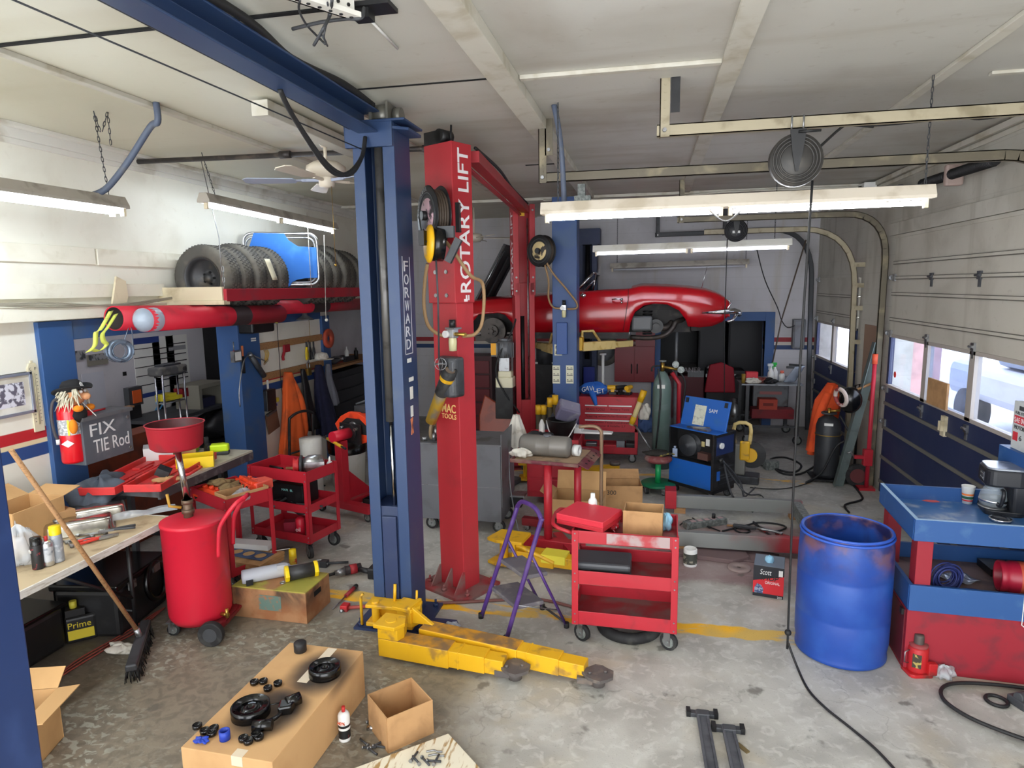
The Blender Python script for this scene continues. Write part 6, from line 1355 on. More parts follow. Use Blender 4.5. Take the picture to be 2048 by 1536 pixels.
RB=mat('reel_hub_pink',(214,176,184),.6,dirt=(60,54,56),ds=8,lo=.48,hi=.56); RBC=mat('reel_hub_cream',(212,190,140),.6,dirt=(60,54,50),ds=8,lo=.52,hi=.58)
def hose_reel(label,c,nrm,r,w_,hub):
    t=T('hose_reel',label,'hose reel',tuple(c)); M=V((0,0,1)).rotation_difference(V(nrm)).to_matrix().to_4x4()
    for s in(-1,1):t.p('flange',B().at(M).lathe([(0,s*w_/2-.004),(r*.97,s*w_/2-.004),(r,s*w_/2),(r*.97,s*w_/2+.004),(0,s*w_/2+.004)],40),BLK)
    b=B().at(M)
    for k in range(5):b.torus((0,0,-w_/2+w_*(k+.5)/5),r*.82,w_*.11,36,6)
    t.p('hose_coil',b,mat('coil_brown',(70,58,48),.6))
    t.p('hub_label',B().at(M).lathe([(0,w_/2+.014),(r*.55,w_/2+.012),(r*.58,w_/2+.004)],30),hub)
    t.p('rim_ring',B().at(M).torus((0,0,w_/2+.005),r*.75,.005,40,5),DGRY); t.p('axle',B().at(M).cyl((0,0,w_/2),(0,0,w_/2+.05),.035),BLK)
    return t,M
hc=DY(868,432,4.78); nrm=V((-.15,-.92,-.1)).normalized(); nrm=V((-.75,-.62,.0)).normalized()
t,M=hose_reel('black hose reel with pink hub between the blue and red columns',hc,nrm,.22,.1,RB)
for i,ch in enumerate('HOSE REEL'):
    a_=radians(128-11*i)
    if ch!=' ':txt(ch,.022,.026,M@Mx.Translation((.165*sin(radians(0)),0,.056))@Mx.Rotation(a_-pi/2,4,'Z')@Mx.Translation((-.165-.01,.178,0)) if 0 else M@Mx.Rotation(a_-pi/2,4,'Z')@Mx.Translation((-.011,.182,.056)),mat('rim_text',(150,150,146),.6),t.e,'letter')
b=B(); q1=DY(918,440,4.98)-hc; b.box((q1.x-.05,q1.y-.1,q1.z-.1),(q1.x+.03,q1.y+.02,q1.z+.12)); b.cyl((0,0,0),q1,.03); t.p('wall_bracket',b,BLK)
b=B(); H0=V((0,0,0))
b.tube([V((.02,-.05,-.1)),DY(905,500,4.75)-hc,DY(940,550,4.8)-hc,DY(966,570,4.95)-hc,DY(965,640,4.95)-hc,DY(950,668,4.9)-hc,DY(925,672,4.85)-hc],.014,8,sp=6); b.tube([DY(855,528,4.6)-hc,DY(850,560,4.65)-hc,DY(848,610,4.7)-hc,DY(856,650,4.75)-hc,DY(876,668,4.82)-hc,DY(892,672,4.85)-hc],.014,8,sp=6); t.p('hose',b,TAN)
yc=DY(866,488,4.52)
t=T('cord_reel','yellow cord reel on a black arm beside the blue lift column','reel',tuple(yc)); nm=V((-.86,-.5,.05)).normalized(); M=V((0,0,1)).rotation_difference(nm).to_matrix().to_4x4()
YRL=mat('reel_yellow',(232,176,26),.4)
t.p('face',B().at(M).lathe([(0,.05),(.1,.05),(.13,.035),(.135,.02),(.13,.015),(0,.015)],36),YRL); t.p('drum',B().at(M).cyl((0,0,-.07),(0,0,.02),.12,n=32),BLKG)
q2=DY(845,476,4.45)-yc; b=B().tube([q2,V((0,0,0))+nm*.06],.018); b.box((q2.x-.02,q2.y-.03,q2.z-.05),(q2.x+.02,q2.y+.05,q2.z+.05)); t.p('arm',b,BLK)
t.p('guide_plate',B().at(Mx.Translation((.1,.0,.06))).box((-.06,-.02,-.02),(.06,.02,.06)).at(Mx.Translation((.16,0,-.02))@Mx.Rotation(.5,4,'Y')).box((-.02,-.02,-.12),(.03,.02,.06)),DGRY); t.p('clip',B().at(M).tube([(.03,-.03,.055),(0,.06,.06),(.05,.12,.055)],.006,sp=4),BLK)
b=B().tube([DY(872,520,4.5),DY(876,600,4.55),DY(878,720,4.6)],.007); b.at(Mx.Translation(DY(880,728,4.6)))
solo('extension_cable','grey cord hanging from the yellow reel down to a wire cage lamp','cord',b.at(Mx()),DGRY)
p=DY(881,728,4.6); t=T('cage_lamp','wire cage lamp hanging on the grey cord','lamp',tuple(p)); b=B(); b.torus((0,0,0),.045,.003,16,4); b.torus((0,0,0),.045,.003,16,4,axis=(1,0,0)); b.torus((0,0,0),.045,.003,16,4,axis=(0,1,0)); t.p('cage',b,STL)
def R1L(px_,py_,y_=.23):
    Mi=(Mx.Translation(R1)@Mx.Rotation(r1,4,'Z')).inverted(); o=Mi@C0; d=Mi.to_3x3()@ray(px_,py_); return o+d*((y_-o.y)/d.y)
RR=T('air_regulator','air regulator with gauge and bowl on the red column face','regulator',tuple((Mx.Translation(R1)@Mx.Rotation(r1,4,'Z'))@R1L(905,668,.24)),r1)
RR.p('body',B().box((-.035,-.03,-.03),(.035,.03,.04)),ALU,bev=.004); RR.p('knob',B().cyl((0,0,.05),(0,0,.11),.026),BLK); RR.p('collar',B().box((-.05,-.05,.036),(.05,.03,.05)),STL); RR.p('bowl',B().lathe([(.03,-.03),(.033,-.06),(.03,-.13),(.0,-.135)],16),mat('bowl_cream',(206,200,156),.3)); RR.p('gauge',B().cyl((.03,.03,.0),(.03,.055,.0),.028,n=18),WPL)
b=B(); b.cyl((-.14,0,0),(.1,0,0),.014); RR.p('pipe',b,BRS)
p=(Mx.Translation(R1)@Mx.Rotation(r1,4,'Z'))@R1L(912,750,.2)
t=T('tool_holder','dark grey plastic housing mounted on the red column below the regulator','housing',tuple(p),r1); b=B().at(face((0,0,0),(1,0,0),(0,0,1))@Mx.Scale(-1,4,(0,0,1)))
b=B().prism([(-.1,0),(.13,0),(.13,.06),(.02,.14),(-.06,.14),(-.1,.1)],-.16,.15); t.p('body',b,DGRY,bev=.02); b=B().box((-.09,.02,-.12),(-.06,.125,.12)); t.p('side_grip',b,GRY,bev=.006)
a,c=DY(900,742,4.72),DY(862,842,4.95); d=c-a
t=T('guard_tube','yellow and black striped tube leaning against the red column','tube',tuple(a)); M=V((0,0,1)).rotation_difference(d).to_matrix().to_4x4(); L=d.length
t.p('tube',B().at(M).lathe([(.045,0),(.05,0),(.052,L*.15),(.045,L),(.0,L)],22),mat('guard_yellow',(214,176,60),.5,dirt=(160,150,130),ds=8)); t.p('rubber_end',B().at(M).lathe([(.04,-.01),(.056,-.01),(.056,L*.42),(.05,L*.44)],22),RUB); t.p('yellow_band',B().at(M).lathe([(.058,L*.1),(.058,L*.16)],22),YEL); t.p('mouth',B().at(M).lathe([(0,.02),(.041,.0)],22),mat('mouth_grey',(120,104,90),.8))
hc=DY(1083,502,8.35); t,M=hose_reel('black hose reel with cream hub between the far red and blue columns',hc,V((-.5,-.85,0)).normalized(),.2,.09,RBC)
t.p('wall_bracket',B().box((.0,.0,-.06),(.16,.3,.06)),BLK)
t.p('hose',B().tube([V((0,-.06,-.02)),DY(1105,545,8.3)-hc,DY(1130,575,8.35)-hc,DY(1153,605,8.4)-hc,DY(1152,617,8.4)-hc,DY(1135,618,8.42)-hc],.013,8,sp=5),TAN); t.p('hose',B().tube([V((.03,-.06,-.1)),DY(1097,560,8.35)-hc,DY(1097,595,8.4)-hc,DY(1106,614,8.42)-hc,DY(1122,617,8.42)-hc],.013,8,sp=5),TAN)
p=DY(1128,616,8.42); t=T('air_regulator','small air regulator on the far blue column','regulator',tuple(p)); t.p('body',B().box((-.03,-.03,-.03),(.03,.08,.04)),ALU,bev=.004); t.p('knob',B().cyl((0,0,.04),(0,0,.1),.024),BLK); t.p('bowl',B().lathe([(.028,-.03),(.03,-.06),(.026,-.12),(0,-.125)],14),mat('bowl_cream',(206,200,156))); t.p('gauge',B().cyl((-.02,-.05,0),(-.02,-.03,0),.026,n=14),WPL)
# ---------------------------------------------------------------- middle of the shop
CC=V((-.145,4.52,0))
t=cart('service_cart','red three shelf cart in the middle foreground with a grey case inside',CC,radians(-1),.72,.46,[.14,.44,.74],[.1,.1,.09],.062,.045,CRED,RUSTR)
t.p('primer_patch',B().box((.0-.12,-.2325,.75),(.3,-.231,.825)),mat('primer',(172,150,150),.6,dirt=(176,60,66),ds=5,lo=.45,hi=.6))
b=B().tube([(-.36,-.2,.8),(-.5,-.16,.84),(-.5,.16,.84),(-.36,.2,.8)],.014,sp=3); t.p('push_handle',b,CRED)
c_=lambda x,y,z:CC+V((x,y,z))
t=T('tool_box','grey plastic tool case on the middle shelf of the front red cart','tool case',tuple(c_(-.16,-.02,.446))); t.p('body',B().box((-.2,-.13,0),(.2,.13,.06)),DGRY,bev=.015); t.p('lid',B().box((-.2,-.13,.063),(.2,.13,.12)),mat('case_grey',(78,80,84),.5),bev=.02)
b=B().box((-.08,-.14,.04),(.06,-.13,.075)); t.p('latch',b,BLK)
t=T('flat_toolbox','closed red metal box resting on the left corner of the front cart','box',tuple(c_(-.27,-.04,.835)),radians(-22)); t.p('body',B().box((-.17,-.15,0),(.19,.16,.03)),CRED,bev=.004); t.p('lid',B().box((-.172,-.152,.03),(.192,.162,.075)),mat('box_rose',(206,44,62),.45),bev=.005); t.p('handle',B().tube([(-.17,-.06,.03),(-.2,-.06,.025),(-.2,.06,.025),(-.17,.06,.03)],.008),STL)
carton('cardboard_box','upright brown carton on the front red cart',tuple(c_(-.02,-.06,.746)),radians(-3),.27,.2,.19,CARD,flaps=())
b=B().box((-.1,-.14,0),(.09,.12,.05)); solo('parts_tray','dark tray behind the brown carton on the front cart','tray',b,BLK,tuple(c_(.12,.1,.746)),bev=.006)
spraycan('spray_can','white spray can standing behind the red box on the front cart',tuple(c_(-.25,.14,.746)),.033,.24,WPL,WPL,band=mat('label_pale',(196,206,220),.5,dirt=(210,120,120),ds=20,lo=.55,hi=.6))
solo('paper_cup','white cup with red dotted cloth beside the brown carton on the front cart','cup',B().lathe([(0,0),(.028,0),(.036,.12),(.034,.12),(.027,.01),(0,.01)],18),PAPER,tuple(c_(-.08,.14,.746))); cloth_pile('shop_rag','red dotted rag beside the white cup on the front cart',tuple(c_(-.1,.05,.746)),(.04,.05,.05),mat('rag_dots',(196,30,46),.9,dirt=(230,220,220),ds=60,lo=.6,hi=.64),71)
cloth_pile('shop_rag','pale blue paper towel beside the carton on the front cart',tuple(c_(.28,.12,.746)),(.04,.05,.06),mat('towel_blue',(150,200,226),.9),72)
PUR=mat('ladder_purple',(72,44,112),.35,dirt=(96,74,130),ds=4); PURF=mat('step_grey',(98,94,100),.7,dirt=(120,116,116),ds=10)
f1,f2,r1_,r2_=F(1012,1282),F(962,1236),F(1133,1255),F(1085,1205)
tp=DY(1058,1026,4.42); o=f1.copy()
t=T('step_ladder','purple folding step ladder beside the front red cart','ladder',tuple(o))
u_=(f2-f1); half_=u_*.5; mid_f=(f1+f2)/2; 
tl,tr=tp+u_*.42,tp-u_*.42; zt=tp.z
pts=[f1,f1+(tr-f1)*.92+V((0,0,0)),tr+V((0,0,.0)),tp+V((0,0,.06))-u_*.22,tp+V((0,0,.06))+u_*.22,tl,f2+(tl-f2)*.92,f2]
t.p('front_frame',B().tube([p-o for p in pts],.017,10,sp=5),PUR)
for q in((f1+(tr-f1)*.55,r2_*0+r1_),(f2+(tl-f2)*.55,r2_)):
    pass
ra,rb=f1+(tr-f1)*.72,f2+(tl-f2)*.72
rear1,rear2=r1_,r1_+u_*.85
t.p('rear_leg',B().tube([ra-o,rear1-o+V((0,0,.01))],.011,8),PUR); t.p('rear_leg',B().tube([rb-o,rear2-o+V((0,0,.01))],.011,8),PUR)
t.p('rear_spreader',B().tube([rear1-o+V((0,0,.03)),rear2-o+V((0,0,.03))],.009,8),DGRY)
back=(rear1-f1); back.z=0; back.normalize()
def step(fr_,dep_):
    a,c=f1+(tr-f1)*fr_,f2+(tl-f2)*fr_; w_=back*dep_
    b=B()
    for dz in(0,):vs=[a-o+V((0,0,-.02)),c-o+V((0,0,-.02)),c-o+w_+V((0,0,-.02)),a-o+w_+V((0,0,-.02))]
    b.put(vs+[v+V((0,0,.03)) for v in vs],[(0,1,2,3),(4,7,6,5),(0,4,5,1),(1,5,6,2),(2,6,7,3),(3,7,4,0)]); t.p('step',b,PURF,bev=.006)
step(.28,.22); step(.53,.18)
for s in(0,1):t.p('brace_wire',B().tube([(f1+(tr-f1)*.3-o) if s else(f2+(tl-f2)*.3-o),(ra+(rear1-ra)*.75-o) if s else(rb+(rear2-rb)*.75-o)],.004),STL)
for p in(f1,f2,rear1,rear2):t.p('foot',B().cyl(p-o,p-o+V((0,0,.04)),.02,n=10),RUB)
t=T('metal_cabinet','tall grey sheet metal cabinet on castors behind the red column','cabinet',(-1.86,6.46,0))
t.p('body',B().box((-.42,-.3,.14),(.42,.3,.93)),mat('cabinet_grey',(110,112,118),.5,.2,dirt=(94,96,100),ds=3),bev=.004); t.p('top',B().box((-.43,-.31,.93),(.43,.31,.945)),GRY); t.p('seam',B().box((-.42,-.302,.5),(.42,-.3,.504)),STL)
t.p('side_flange',B().box((.425,-.3,.3),(.432,.3,1.05)),GRY); t.p('bracket',B().box((.42,.1,.28),(.58,.26,.3)),STL); t.p('caster_block',B().box((.42,.12,.16),(.54,.24,.28)),BLK)
for x,y in((.36,.2),(.36,-.2),(-.36,.2),(-.36,-.2)):castor(t,x,y,.065,.14)
t=T('bench_grinder','red polishing motor with a buffing wheel on the grey cabinet','grinder',(-2.07,6.3,.945)); t.p('motor',B().cyl((-.05,0,.09),(.2,0,.09),.075,n=20),mat('grinder_red',(196,70,72),.5)); t.p('wheel',B().cyl((-.13,0,.09),(-.1,0,.09),.09,n=24),mat('buff',(150,130,100),.8)); t.p('guard',B().cyl((-.1,0,.09),(-.05,0,.09),.05,n=18),STL); t.p('base',B().box((-.02,-.06,0),(.18,.06,.03)),DGRY)
for k in range(4):solo('steel_part','small steel part in the heap left of the polishing motor','metal part',B().cyl((0,0,0),(.0,.0,.04+.02*k),.03-.004*k,n=12),STL,(-2.26+.05*k,6.25+.06*(k%2),.945),0,'steel parts on the grey cabinet')
t=T('white_rag','white rag draped over the corner of the grey cabinet','rag',(-1.42,6.72,.945)); t.p('cloth',B().surf(lambda u,v:(.03+(.03+.1*v)*cos(2*pi*u)*(1+.25*sin(10*pi*u)),(.03+.09*v)*sin(2*pi*u)*(1+.2*sin(8*pi*u)),.2-.3*v-.05*v*sin(6*pi*u)),40,8,0,1,1),RAG)
b=B(); b.tube([(-1.38,6.3,.9),(-1.35,6.2,.5),(-1.2,5.9,.12),(-1.05,5.6,.01)],.006,sp=5); solo('extension_cable','pale cord hanging from the grey cabinet to the floor behind the ladder','cord',b,GRY)
VT=V((-.9,6.08,0)); vz=.9
t=T('teardown_table','dark red steel tray table on a red post stand with a grey tank on top','table',tuple(VT),radians(-8))
DM=mat('tray_maroon',(104,36,50),.6,dirt=(126,96,84),ds=6,lo=.45,hi=.65)
t.p('tray',tray(B(),.66,.62,vz-.03,.035,.012),DM,bev=.003); t.p('tray_floor',B().box((-.31,-.29,vz-.018),(.31,.29,vz-.012)),mat('tray_floor',(168,142,114),.7,dirt=(130,112,96),ds=8))
b=B().at(face((.33,0,vz),(0,1,0),(.8,0,-.35))); b.box((-.31,0,-.004),(.31,.1,.004)); e=t.p('side_wing',b,DM)
b=B().at(face((.33,0,vz),(0,1,0),(.8,0,-.35)))
for k in range(5):b.cyl((-.2+.1*k,.05,-.006),(-.2+.1*k,.05,.006),.012,n=8)
t.p('slot',b,DKHOLE,par=e)
t.p('post',B().cyl((.02,-.24,.1),(.02,-.24,vz-.03),.04,n=18),CRED); t.p('post',B().cyl((.22,.1,.1),(.22,.1,vz-.03),.036,n=18),CRED)
b=B().box((-.4,-.3,.06),(.3,-.2,.14)); t.p('base_beam',b,CRED,bev=.004); t.p('base_beam',B().at(TR(.1,-.1,0,radians(-55))).box((-.08,-.05,.06),(.55,.04,.13)),CRED,bev=.004); t.p('base_beam',B().box((-.4,.2,.06),(.3,.28,.14)),DRED,bev=.004)
for x,y in((-.36,-.25),(.28,-.25),(-.36,.24)):castor(t,x,y,.03,.062)
q_=lambda x,y,z:VT+Mx.Rotation(radians(-8),3,'Z')@V((x,y,z))
t=T('fuel_tank','grey cylindrical tank lying on the maroon tray table','tank',tuple(q_(-.06,-.05,vz-.012)),radians(-8)); Mt=Mx.Translation((0,0,.1))@Mx.Rotation(pi/2,4,'Y')
t.p('shell',B().at(Mt).lathe([(0,-.25),(.08,-.245),(.1,-.22),(.1,-.08),(.102,-.075),(.102,-.065),(.1,-.06),(.1,.06),(.102,.065),(.1,.07),(.1,.22),(.08,.245),(0,.25)],28),mat('tank_taupe',(122,118,112),.45,.2)); t.p('boss',B().cyl((.02,0,.19),(.02,0,.21),.04,n=16),GRY)
cloth_pile('rag','white rag with dirty marks at the left end of the grey tank',tuple(q_(-.27,-.16,vz-.012)),(.1,.06,.04),RAG,75); cloth_pile('black_hose_heap','black lumpy hose heap behind the grey tank',tuple(q_(-.2,.18,vz-.012)),(.16,.08,.08),RUB,76)
t=T('tape_roll','white roll standing at the right end of the grey tank','roll',tuple(q_(.23,.02,vz+.045))); t.p('roll',B().at(Mx.Rotation(pi/2,4,'Y')@Mx.Rotation(.3,4,'X')).lathe([(.025,-.03),(.055,-.03),(.055,.03),(.025,.03),(.025,-.03)],22),WPL)
p=q_(.42,.25,0); b=B().tube([(p.x,p.y,.25),(p.x,p.y,1.0),(p.x-.01,p.y,1.1),(p.x-.08,p.y,1.14),(p.x-.22,p.y,1.13)],.018,10,sp=4); solo('bent_pipe','bent brown pipe with a hooked top standing right of the tray table','pipe',b,mat('pipe_brown',(142,116,92),.5,.3))
t=T('drawer_cart','red tool cart holding a black bucket behind the tray table','tool cart',(-1.08,7.35,0)); t.p('body',B().box((-.28,-.2,.1),(.3,.25,.74)),CRED,bev=.005)
t.p('top',tray(B().at(Mx.Translation((.01,.02,0))),.62,.5,.74,.05),CRED)
for k in range(3):t.p('drawer',B().box((-.26,-.215,.16+.18*k),(.28,-.2,.31+.18*k)),CRED,bev=.003)
t=T('bucket','black rubber bucket with white handle on the red cart','bucket',(-.98,7.3,.75)); t.p('shell',B().lathe([(0,0),(.13,0),(.165,.23),(.175,.235),(.175,.245),(.155,.24),(.12,.02),(0,.02)],30),BLK); t.p('handle',B().tube([(-.175,0,.22),(-.1,-.16,.1),(.06,-.18,.03),(.175,-.04,.2)],.007,sp=5),WPL)
b=B().at(TR(.02,.05,.28,.3,.5,.3)).box((-.12,-.1,-.08),(.14,.1,.1)); solo('headlight_housing','purple grey lamp housing sticking out of the black bucket','lamp part',b,mat('lens_grey',(110,106,130),.25,dirt=(150,146,150),ds=5),(-.95,7.34,.78),bev=.02)
b=B().prism([(-.22,-.08),(.25,-.04),(.25,.06),(-.2,.1)],0,.02); b.box((-.22,-.08,.02),(-.1,.1,.07)); solo('sheet_part','white folded sheet part lying behind the black bucket','panel',b,WPL,(-.68,7.25,.98),-.1,bev=.004) if 0 else solo('sheet_part','white folded sheet part lying on the red cart right of the bucket','panel',b,WPL,(-.66,7.5,.795),-.1,bev=.004)
b=B().lathe([(0,0),(.035,0),(.035,.18),(.012,.24),(0,.24)],14); solo('bottle','white bottle with green tip left of the black bucket','bottle',b,WPL,(-1.2,7.25,.75))
RC=V((-.56,9.32,0)); W2=.41
t=T('tool_chest','red tool chest with hand written drawer labels under the car','tool chest',tuple(RC))
t.p('case',B().box((-W2,-.2,.45),(W2,.22,.95)),CRED,bev=.004); t.p('bottom_shelf',tray(B(),W2*2,.42,.13,.1),CRED)
for sx in(-1,1):
    for sy in(-1,1):t.p('post',B().box((sx*W2-(.04 if sx>0 else 0),sy*.2-(.03 if sy>0 else 0),.13),(sx*W2+(.0 if sx>0 else .04),sy*.2+(.0 if sy>0 else .03),.5)),CRED)
    castor(t,sx*.33,-.14,.055,.13)
INK=mat('marker',(60,12,18),.7)
for z,h,xs_,ws in((.74,.1,(-.33,.0),(.32,.33)),(.64,.09,(-.33,),(.66,)),(.5,.13,(-.33,),(.66,))):
    for k,(x,w_) in enumerate(zip(xs_,ws)):
        e=t.p('drawer',B().box((x+.004,-.214,z),(x+w_-.004,-.2,z+h-.006)),CRED,bev=.003); t.p('pull',B().box((x+.004,-.224,z+h-.022),(x+w_-.004,-.214,z+h-.006)),WPL,par=e)
for s,x,z,w_,h in(('BRAKE TOOLS',-.31,.755,.26,.035),('Battery Tools',.03,.755,.26,.035),('Steering wheel Puller/Scanner',-.31,.652,.58,.038),('Compression Tester/LeakDown',-.31,.565,.6,.035),('Pulley Remover & Installer 2.7',-.31,.515,.55,.035)):txt(s,w_,h,face((x,-.2148,z),(1,0,0),(0,0,1)),INK,t.e,depth=.0008,bold=.006)
rc=lambda x,y,z:RC+V((x,y,z))
t=T('cloth_banner','crumpled blue cloth with white letters on the red drawer chest','cloth',tuple(rc(-.22,-.02,.95))); t.p('cloth',lump(B(),(0,0,.08),(.2,.13,.09),81,14,.2,flat=.9),mat('cloth_blue',(42,104,196),.8)); t.p('corner',B().tube([(-.02,-.14,.06),(.02,-.19,-.02),(.05,-.21,-.12)],[.05,.04,.02],8,sp=4),mat('cloth_blue',(42,104,196)))
for k,ch in enumerate('GAVLET'):txt(ch,.055,.07,face((-.16+.055*k,-.175+.01*abs(k-3),.06+.02*sin(k)),(1,.1*(k-3),.1),(0,.5,1)),PAPER,t.e,'letter')
for k,(nm,mm,x,lb) in enumerate((('cordless_drill',YEL,.05,'yellow and black drill on the red drawer chest'),('cordless_saw',BLK,.16,'black power tool in the middle of the drawer chest top'),('battery_pack',YEL,.27,'yellow battery tool at the right of the drawer chest top'))):
    t=T(nm,lb,'power tool',tuple(rc(x,.02,.95)),.6*k); t.p('body',B().cyl((-.08,0,.1),(.08,0,.1),.035,n=12).box((-.03,-.025,.02),(.02,.025,.1)),mm,bev=.004); t.p('base',B().box((-.06,-.04,0),(.05,.04,.04)),BLK,bev=.006); t.p('grip_pad',B().cyl((.05,0,.1),(.1,0,.1),.03,n=12),BLK)
a,c=DY(1283,795,9.0),DY(1262,850,9.0); t=T('work_light','yellow and white cordless light hanging at the right side of drawer chest','tool',tuple(c)); t.p('body',B().cyl((0,0,0),a-c,.035,n=14),mat('bat_cream',(216,196,140),.5)); t.p('band',B().cyl((a-c)*.05,(a-c)*.3,.04,n=14),YEL); t.p('head',B().cyl((a-c)*.85,(a-c)*1.25,.045,n=14),YEL)
cloth_pile('cap','white cap hanging on the right end of the drawer chest',tuple(rc(.5,-.1,.62)),(.08,.06,.1),RAG,82,0,'cap'); cloth_pile('jeans','blue cloth hanging under the white cap by the drawer chest',tuple(rc(.52,.0,.42)),(.12,.1,.13),mat('denim',(56,78,120),.9),83,0,'cloth')
for k,(nm,lb,mm,x,s) in enumerate((('red_case','red moulded case on the drawer chest bottom shelf',mat('case_pinkred',(196,44,56),.5),.02,(.09,.1,.11)),('spray_bottle','grey jug on the drawer chest bottom shelf',mat('jug_grey',(130,134,140),.4),.17,(.06,.06,.16)),('battery_box','black box with orange handled tool at the right of the bottom shelf',BLK,.32,(.08,.1,.14)),('steel_clamp','steel clamp at the left of the drawer chest bottom shelf',STL,-.25,(.08,.06,.12)))):
    solo(nm,lb,'tool',B().box((-s[0],-s[1],0),(s[0],s[1],s[2])),mm,tuple(rc(x,-.04,.137)),bev=.012)
b=B().cyl((0,0,0),DY(1312,915,8.9)-DY(1270,850,9.0),.016); solo('steel_rod','long silver handle leaning beside the drawer chest','handle',b,STL,tuple(DY(1270,850,9.0)))
o,a_,L=fr((1104,1062),(1195,1068))
bx=carton('cardboard_box','large open brown carton with yellow overspray behind the front cart',tuple(o),a_,.52,.38,.34,CARDP,flaps=(('f',.16,-.5),('b',.2,1.2),('l',.15,.6)))
bx.p('overspray',B().box((.2,-.004,.15),(.5,-.002,.33)),mat('overspray',(206,172,96),.85,dirt=(216,196,60),ds=6)); bx.p('print_block',B().box((.02,-.004,.12),(.2,-.002,.15)),mat('print_dark',(60,44,34),.8))
o,a_,L=fr((1185,1045),(1240,1030)); bx=carton('cardboard_box','second brown carton with 300 printed on it, right of the large open carton',(o.x+.1,o.y+.35,0),radians(8),.42,.3,.3,CARD,flaps=(('b',.14,.6),)); txt('300',.1,.05,face((.03,-.004,.2),(1,0,0),(0,0,1)),BLK,bx.e)
t=T('impact_tool','orange and black air tool lying beside the cartons','tool',tuple(F(1195,1095,.0)+V((.05,.3,.0))),0); t.p('body',B().cyl((-.08,0,.04),(.03,0,.04),.035,n=14),mat('tool_orange',(222,84,50),.5)); t.p('nose',B().cyl((.03,0,.04),(.14,0,.04),.02,n=12),DGRY)
t=T('floor_rack','long galvanised steel frame with red overspray lying on the floor','frame',(.25,6.05,0))
GV2=mat('galv_red',(138,140,138),.5,.3,dirt=(170,60,66),ds=1.6,lo=.5,hi=.72)
t.p('rail',B().box((0,0,.06),(1.36,.07,.2)).box((0,.05,.06),(1.3,.16,.075)),GV2,bev=.003); t.p('rail',B().box((0,1.1,.06),(1.36,1.17,.2)),GV2,bev=.003); t.p('end_beam',B().box((1.26,.07,.06),(1.34,1.1,.2)),GALV,bev=.003); t.p('end_plate',B().box((-.06,1.05,.06),(.06,1.25,.26)),CRED,bev=.003)
for x in(.1,1.3):
    for y in(.035,1.135):t.p('foot_block',B().box((x-.06,y-.05,0),(x+.06,y+.05,.06)),WOOD)
solo('floor_mat','dusty pink grey mat lying on the floor in front of the steel frame','mat',B().at(TR(0,0,0,-.12)).prism([(-.35,-.12),(.2,-.16),(.34,-.02),(.3,.14),(-.35,.16)],0,.04),mat('mat_dusty',(112,92,92),.85),tuple(F(1420,1110)),bev=.006)
solo('rubber_sheet','wrinkled dusty rubber sheet right of the floor mat','sheet',B().surf(lambda u,v:(-.3+.6*u+.05*v,-.12+.26*v-.1*u,.015+.012*sin(8*u+3*v)),14,8),mat('mat_dusty',(112,92,92)),tuple(F(1480,1108)),solid=.012)
t=T('jar','white rimmed jar with dark label on the floor right of the front cart','jar',tuple(F(1380,1130))); t.p('jar',B().lathe([(0,0),(.058,0),(.06,.01),(.06,.15),(.055,.16),(.05,.16),(.05,.02),(0,.02)],26),WPL); t.p('label',B().lathe([(.0608,.025),(.0608,.12)],26),mat('label_dark',(70,72,66),.6,dirt=(150,146,130),ds=30,lo=.55,hi=.6))
solo('grinding_disc','worn grinding disc lying on the floor left of the shop towel box','disc',B().lathe([(.02,0),(.1,0),(.1,.012),(.09,.02),(.02,.016),(.02,0)],28),mat('disc_grey',(150,132,128),.8),tuple(F(1478,1137)))
o,a_,L=fr((1505,1190),(1566,1200)); t=T('towel_box','black and red shop towel box on the floor left of blue drum','box',tuple(o),a_)
TB=mat('towel_black',(30,32,40),.4); TRd=mat('towel_red',(206,34,44),.4); TG=mat('towel_grey',(112,122,136),.4); bw,bh,bd=L,.26,.24
t.p('carton',B().box((0,0,0),(bw,bd,bh)),TB,bev=.002); t.p('red_panel',B().at(face((0,-.001,0),(1,0,0),(0,0,1))).prism([(0,.03),(bw,.03),(bw,.19),(bw*.55,.165),(0,.13)],0,.002),TRd); t.p('top_panel',B().box((.002,.002,bh),(bw-.002,bd-.002,bh+.002)),TG)
fc=lambda x,z:face((x,-.0035,z),(1,0,0),(0,0,1))
txt('Scott',.085,.045,fc(.05,.19),WPL,t.e,shear=.2); txt('SHOP',.14,.04,fc(.05,.145),BLK,t.e,shear=.3,bold=.02); txt('ORIGINAL',.11,.022,fc(.09,.115),WPL,t.e); txt('200',.035,.016,fc(bw-.045,.005),WPL,t.e)
t.p('picture',B().at(fc(0,0)).prism([(.012,.03),(.075,.03),(.08,.07),(.06,.1),(.03,.11),(.012,.07)],0,.001),mat('towel_photo',(60,80,120),.5,dirt=(150,160,180),ds=40,lo=.48,hi=.56)); t.p('badge',B().at(fc(bw-.04,.19)).box((0,0,0),(.03,.05,.001)),PAPER); t.p('towel',lump(B(),(bw*.5,bd*.4,bh+.02),(.035,.03,.035),88,8),mat('towel_blue',(150,200,226)))
t=T('power_strip','grey metal power strip inside the steel frame','power strip',tuple(F(1410,1052)),.5); t.p('body',B().box((-.24,-.045,0),(.24,.045,.07)),GALV,bev=.006)
for k in range(5):t.p('outlet',B().box((-.17+.08*k,-.025,.07),(-.12+.08*k,.025,.074)),mat('outlet_pink',(190,160,160),.6))
t.p('plug',B().cyl((.1,0,.07),(.1,0,.12),.02,n=10),BLK)
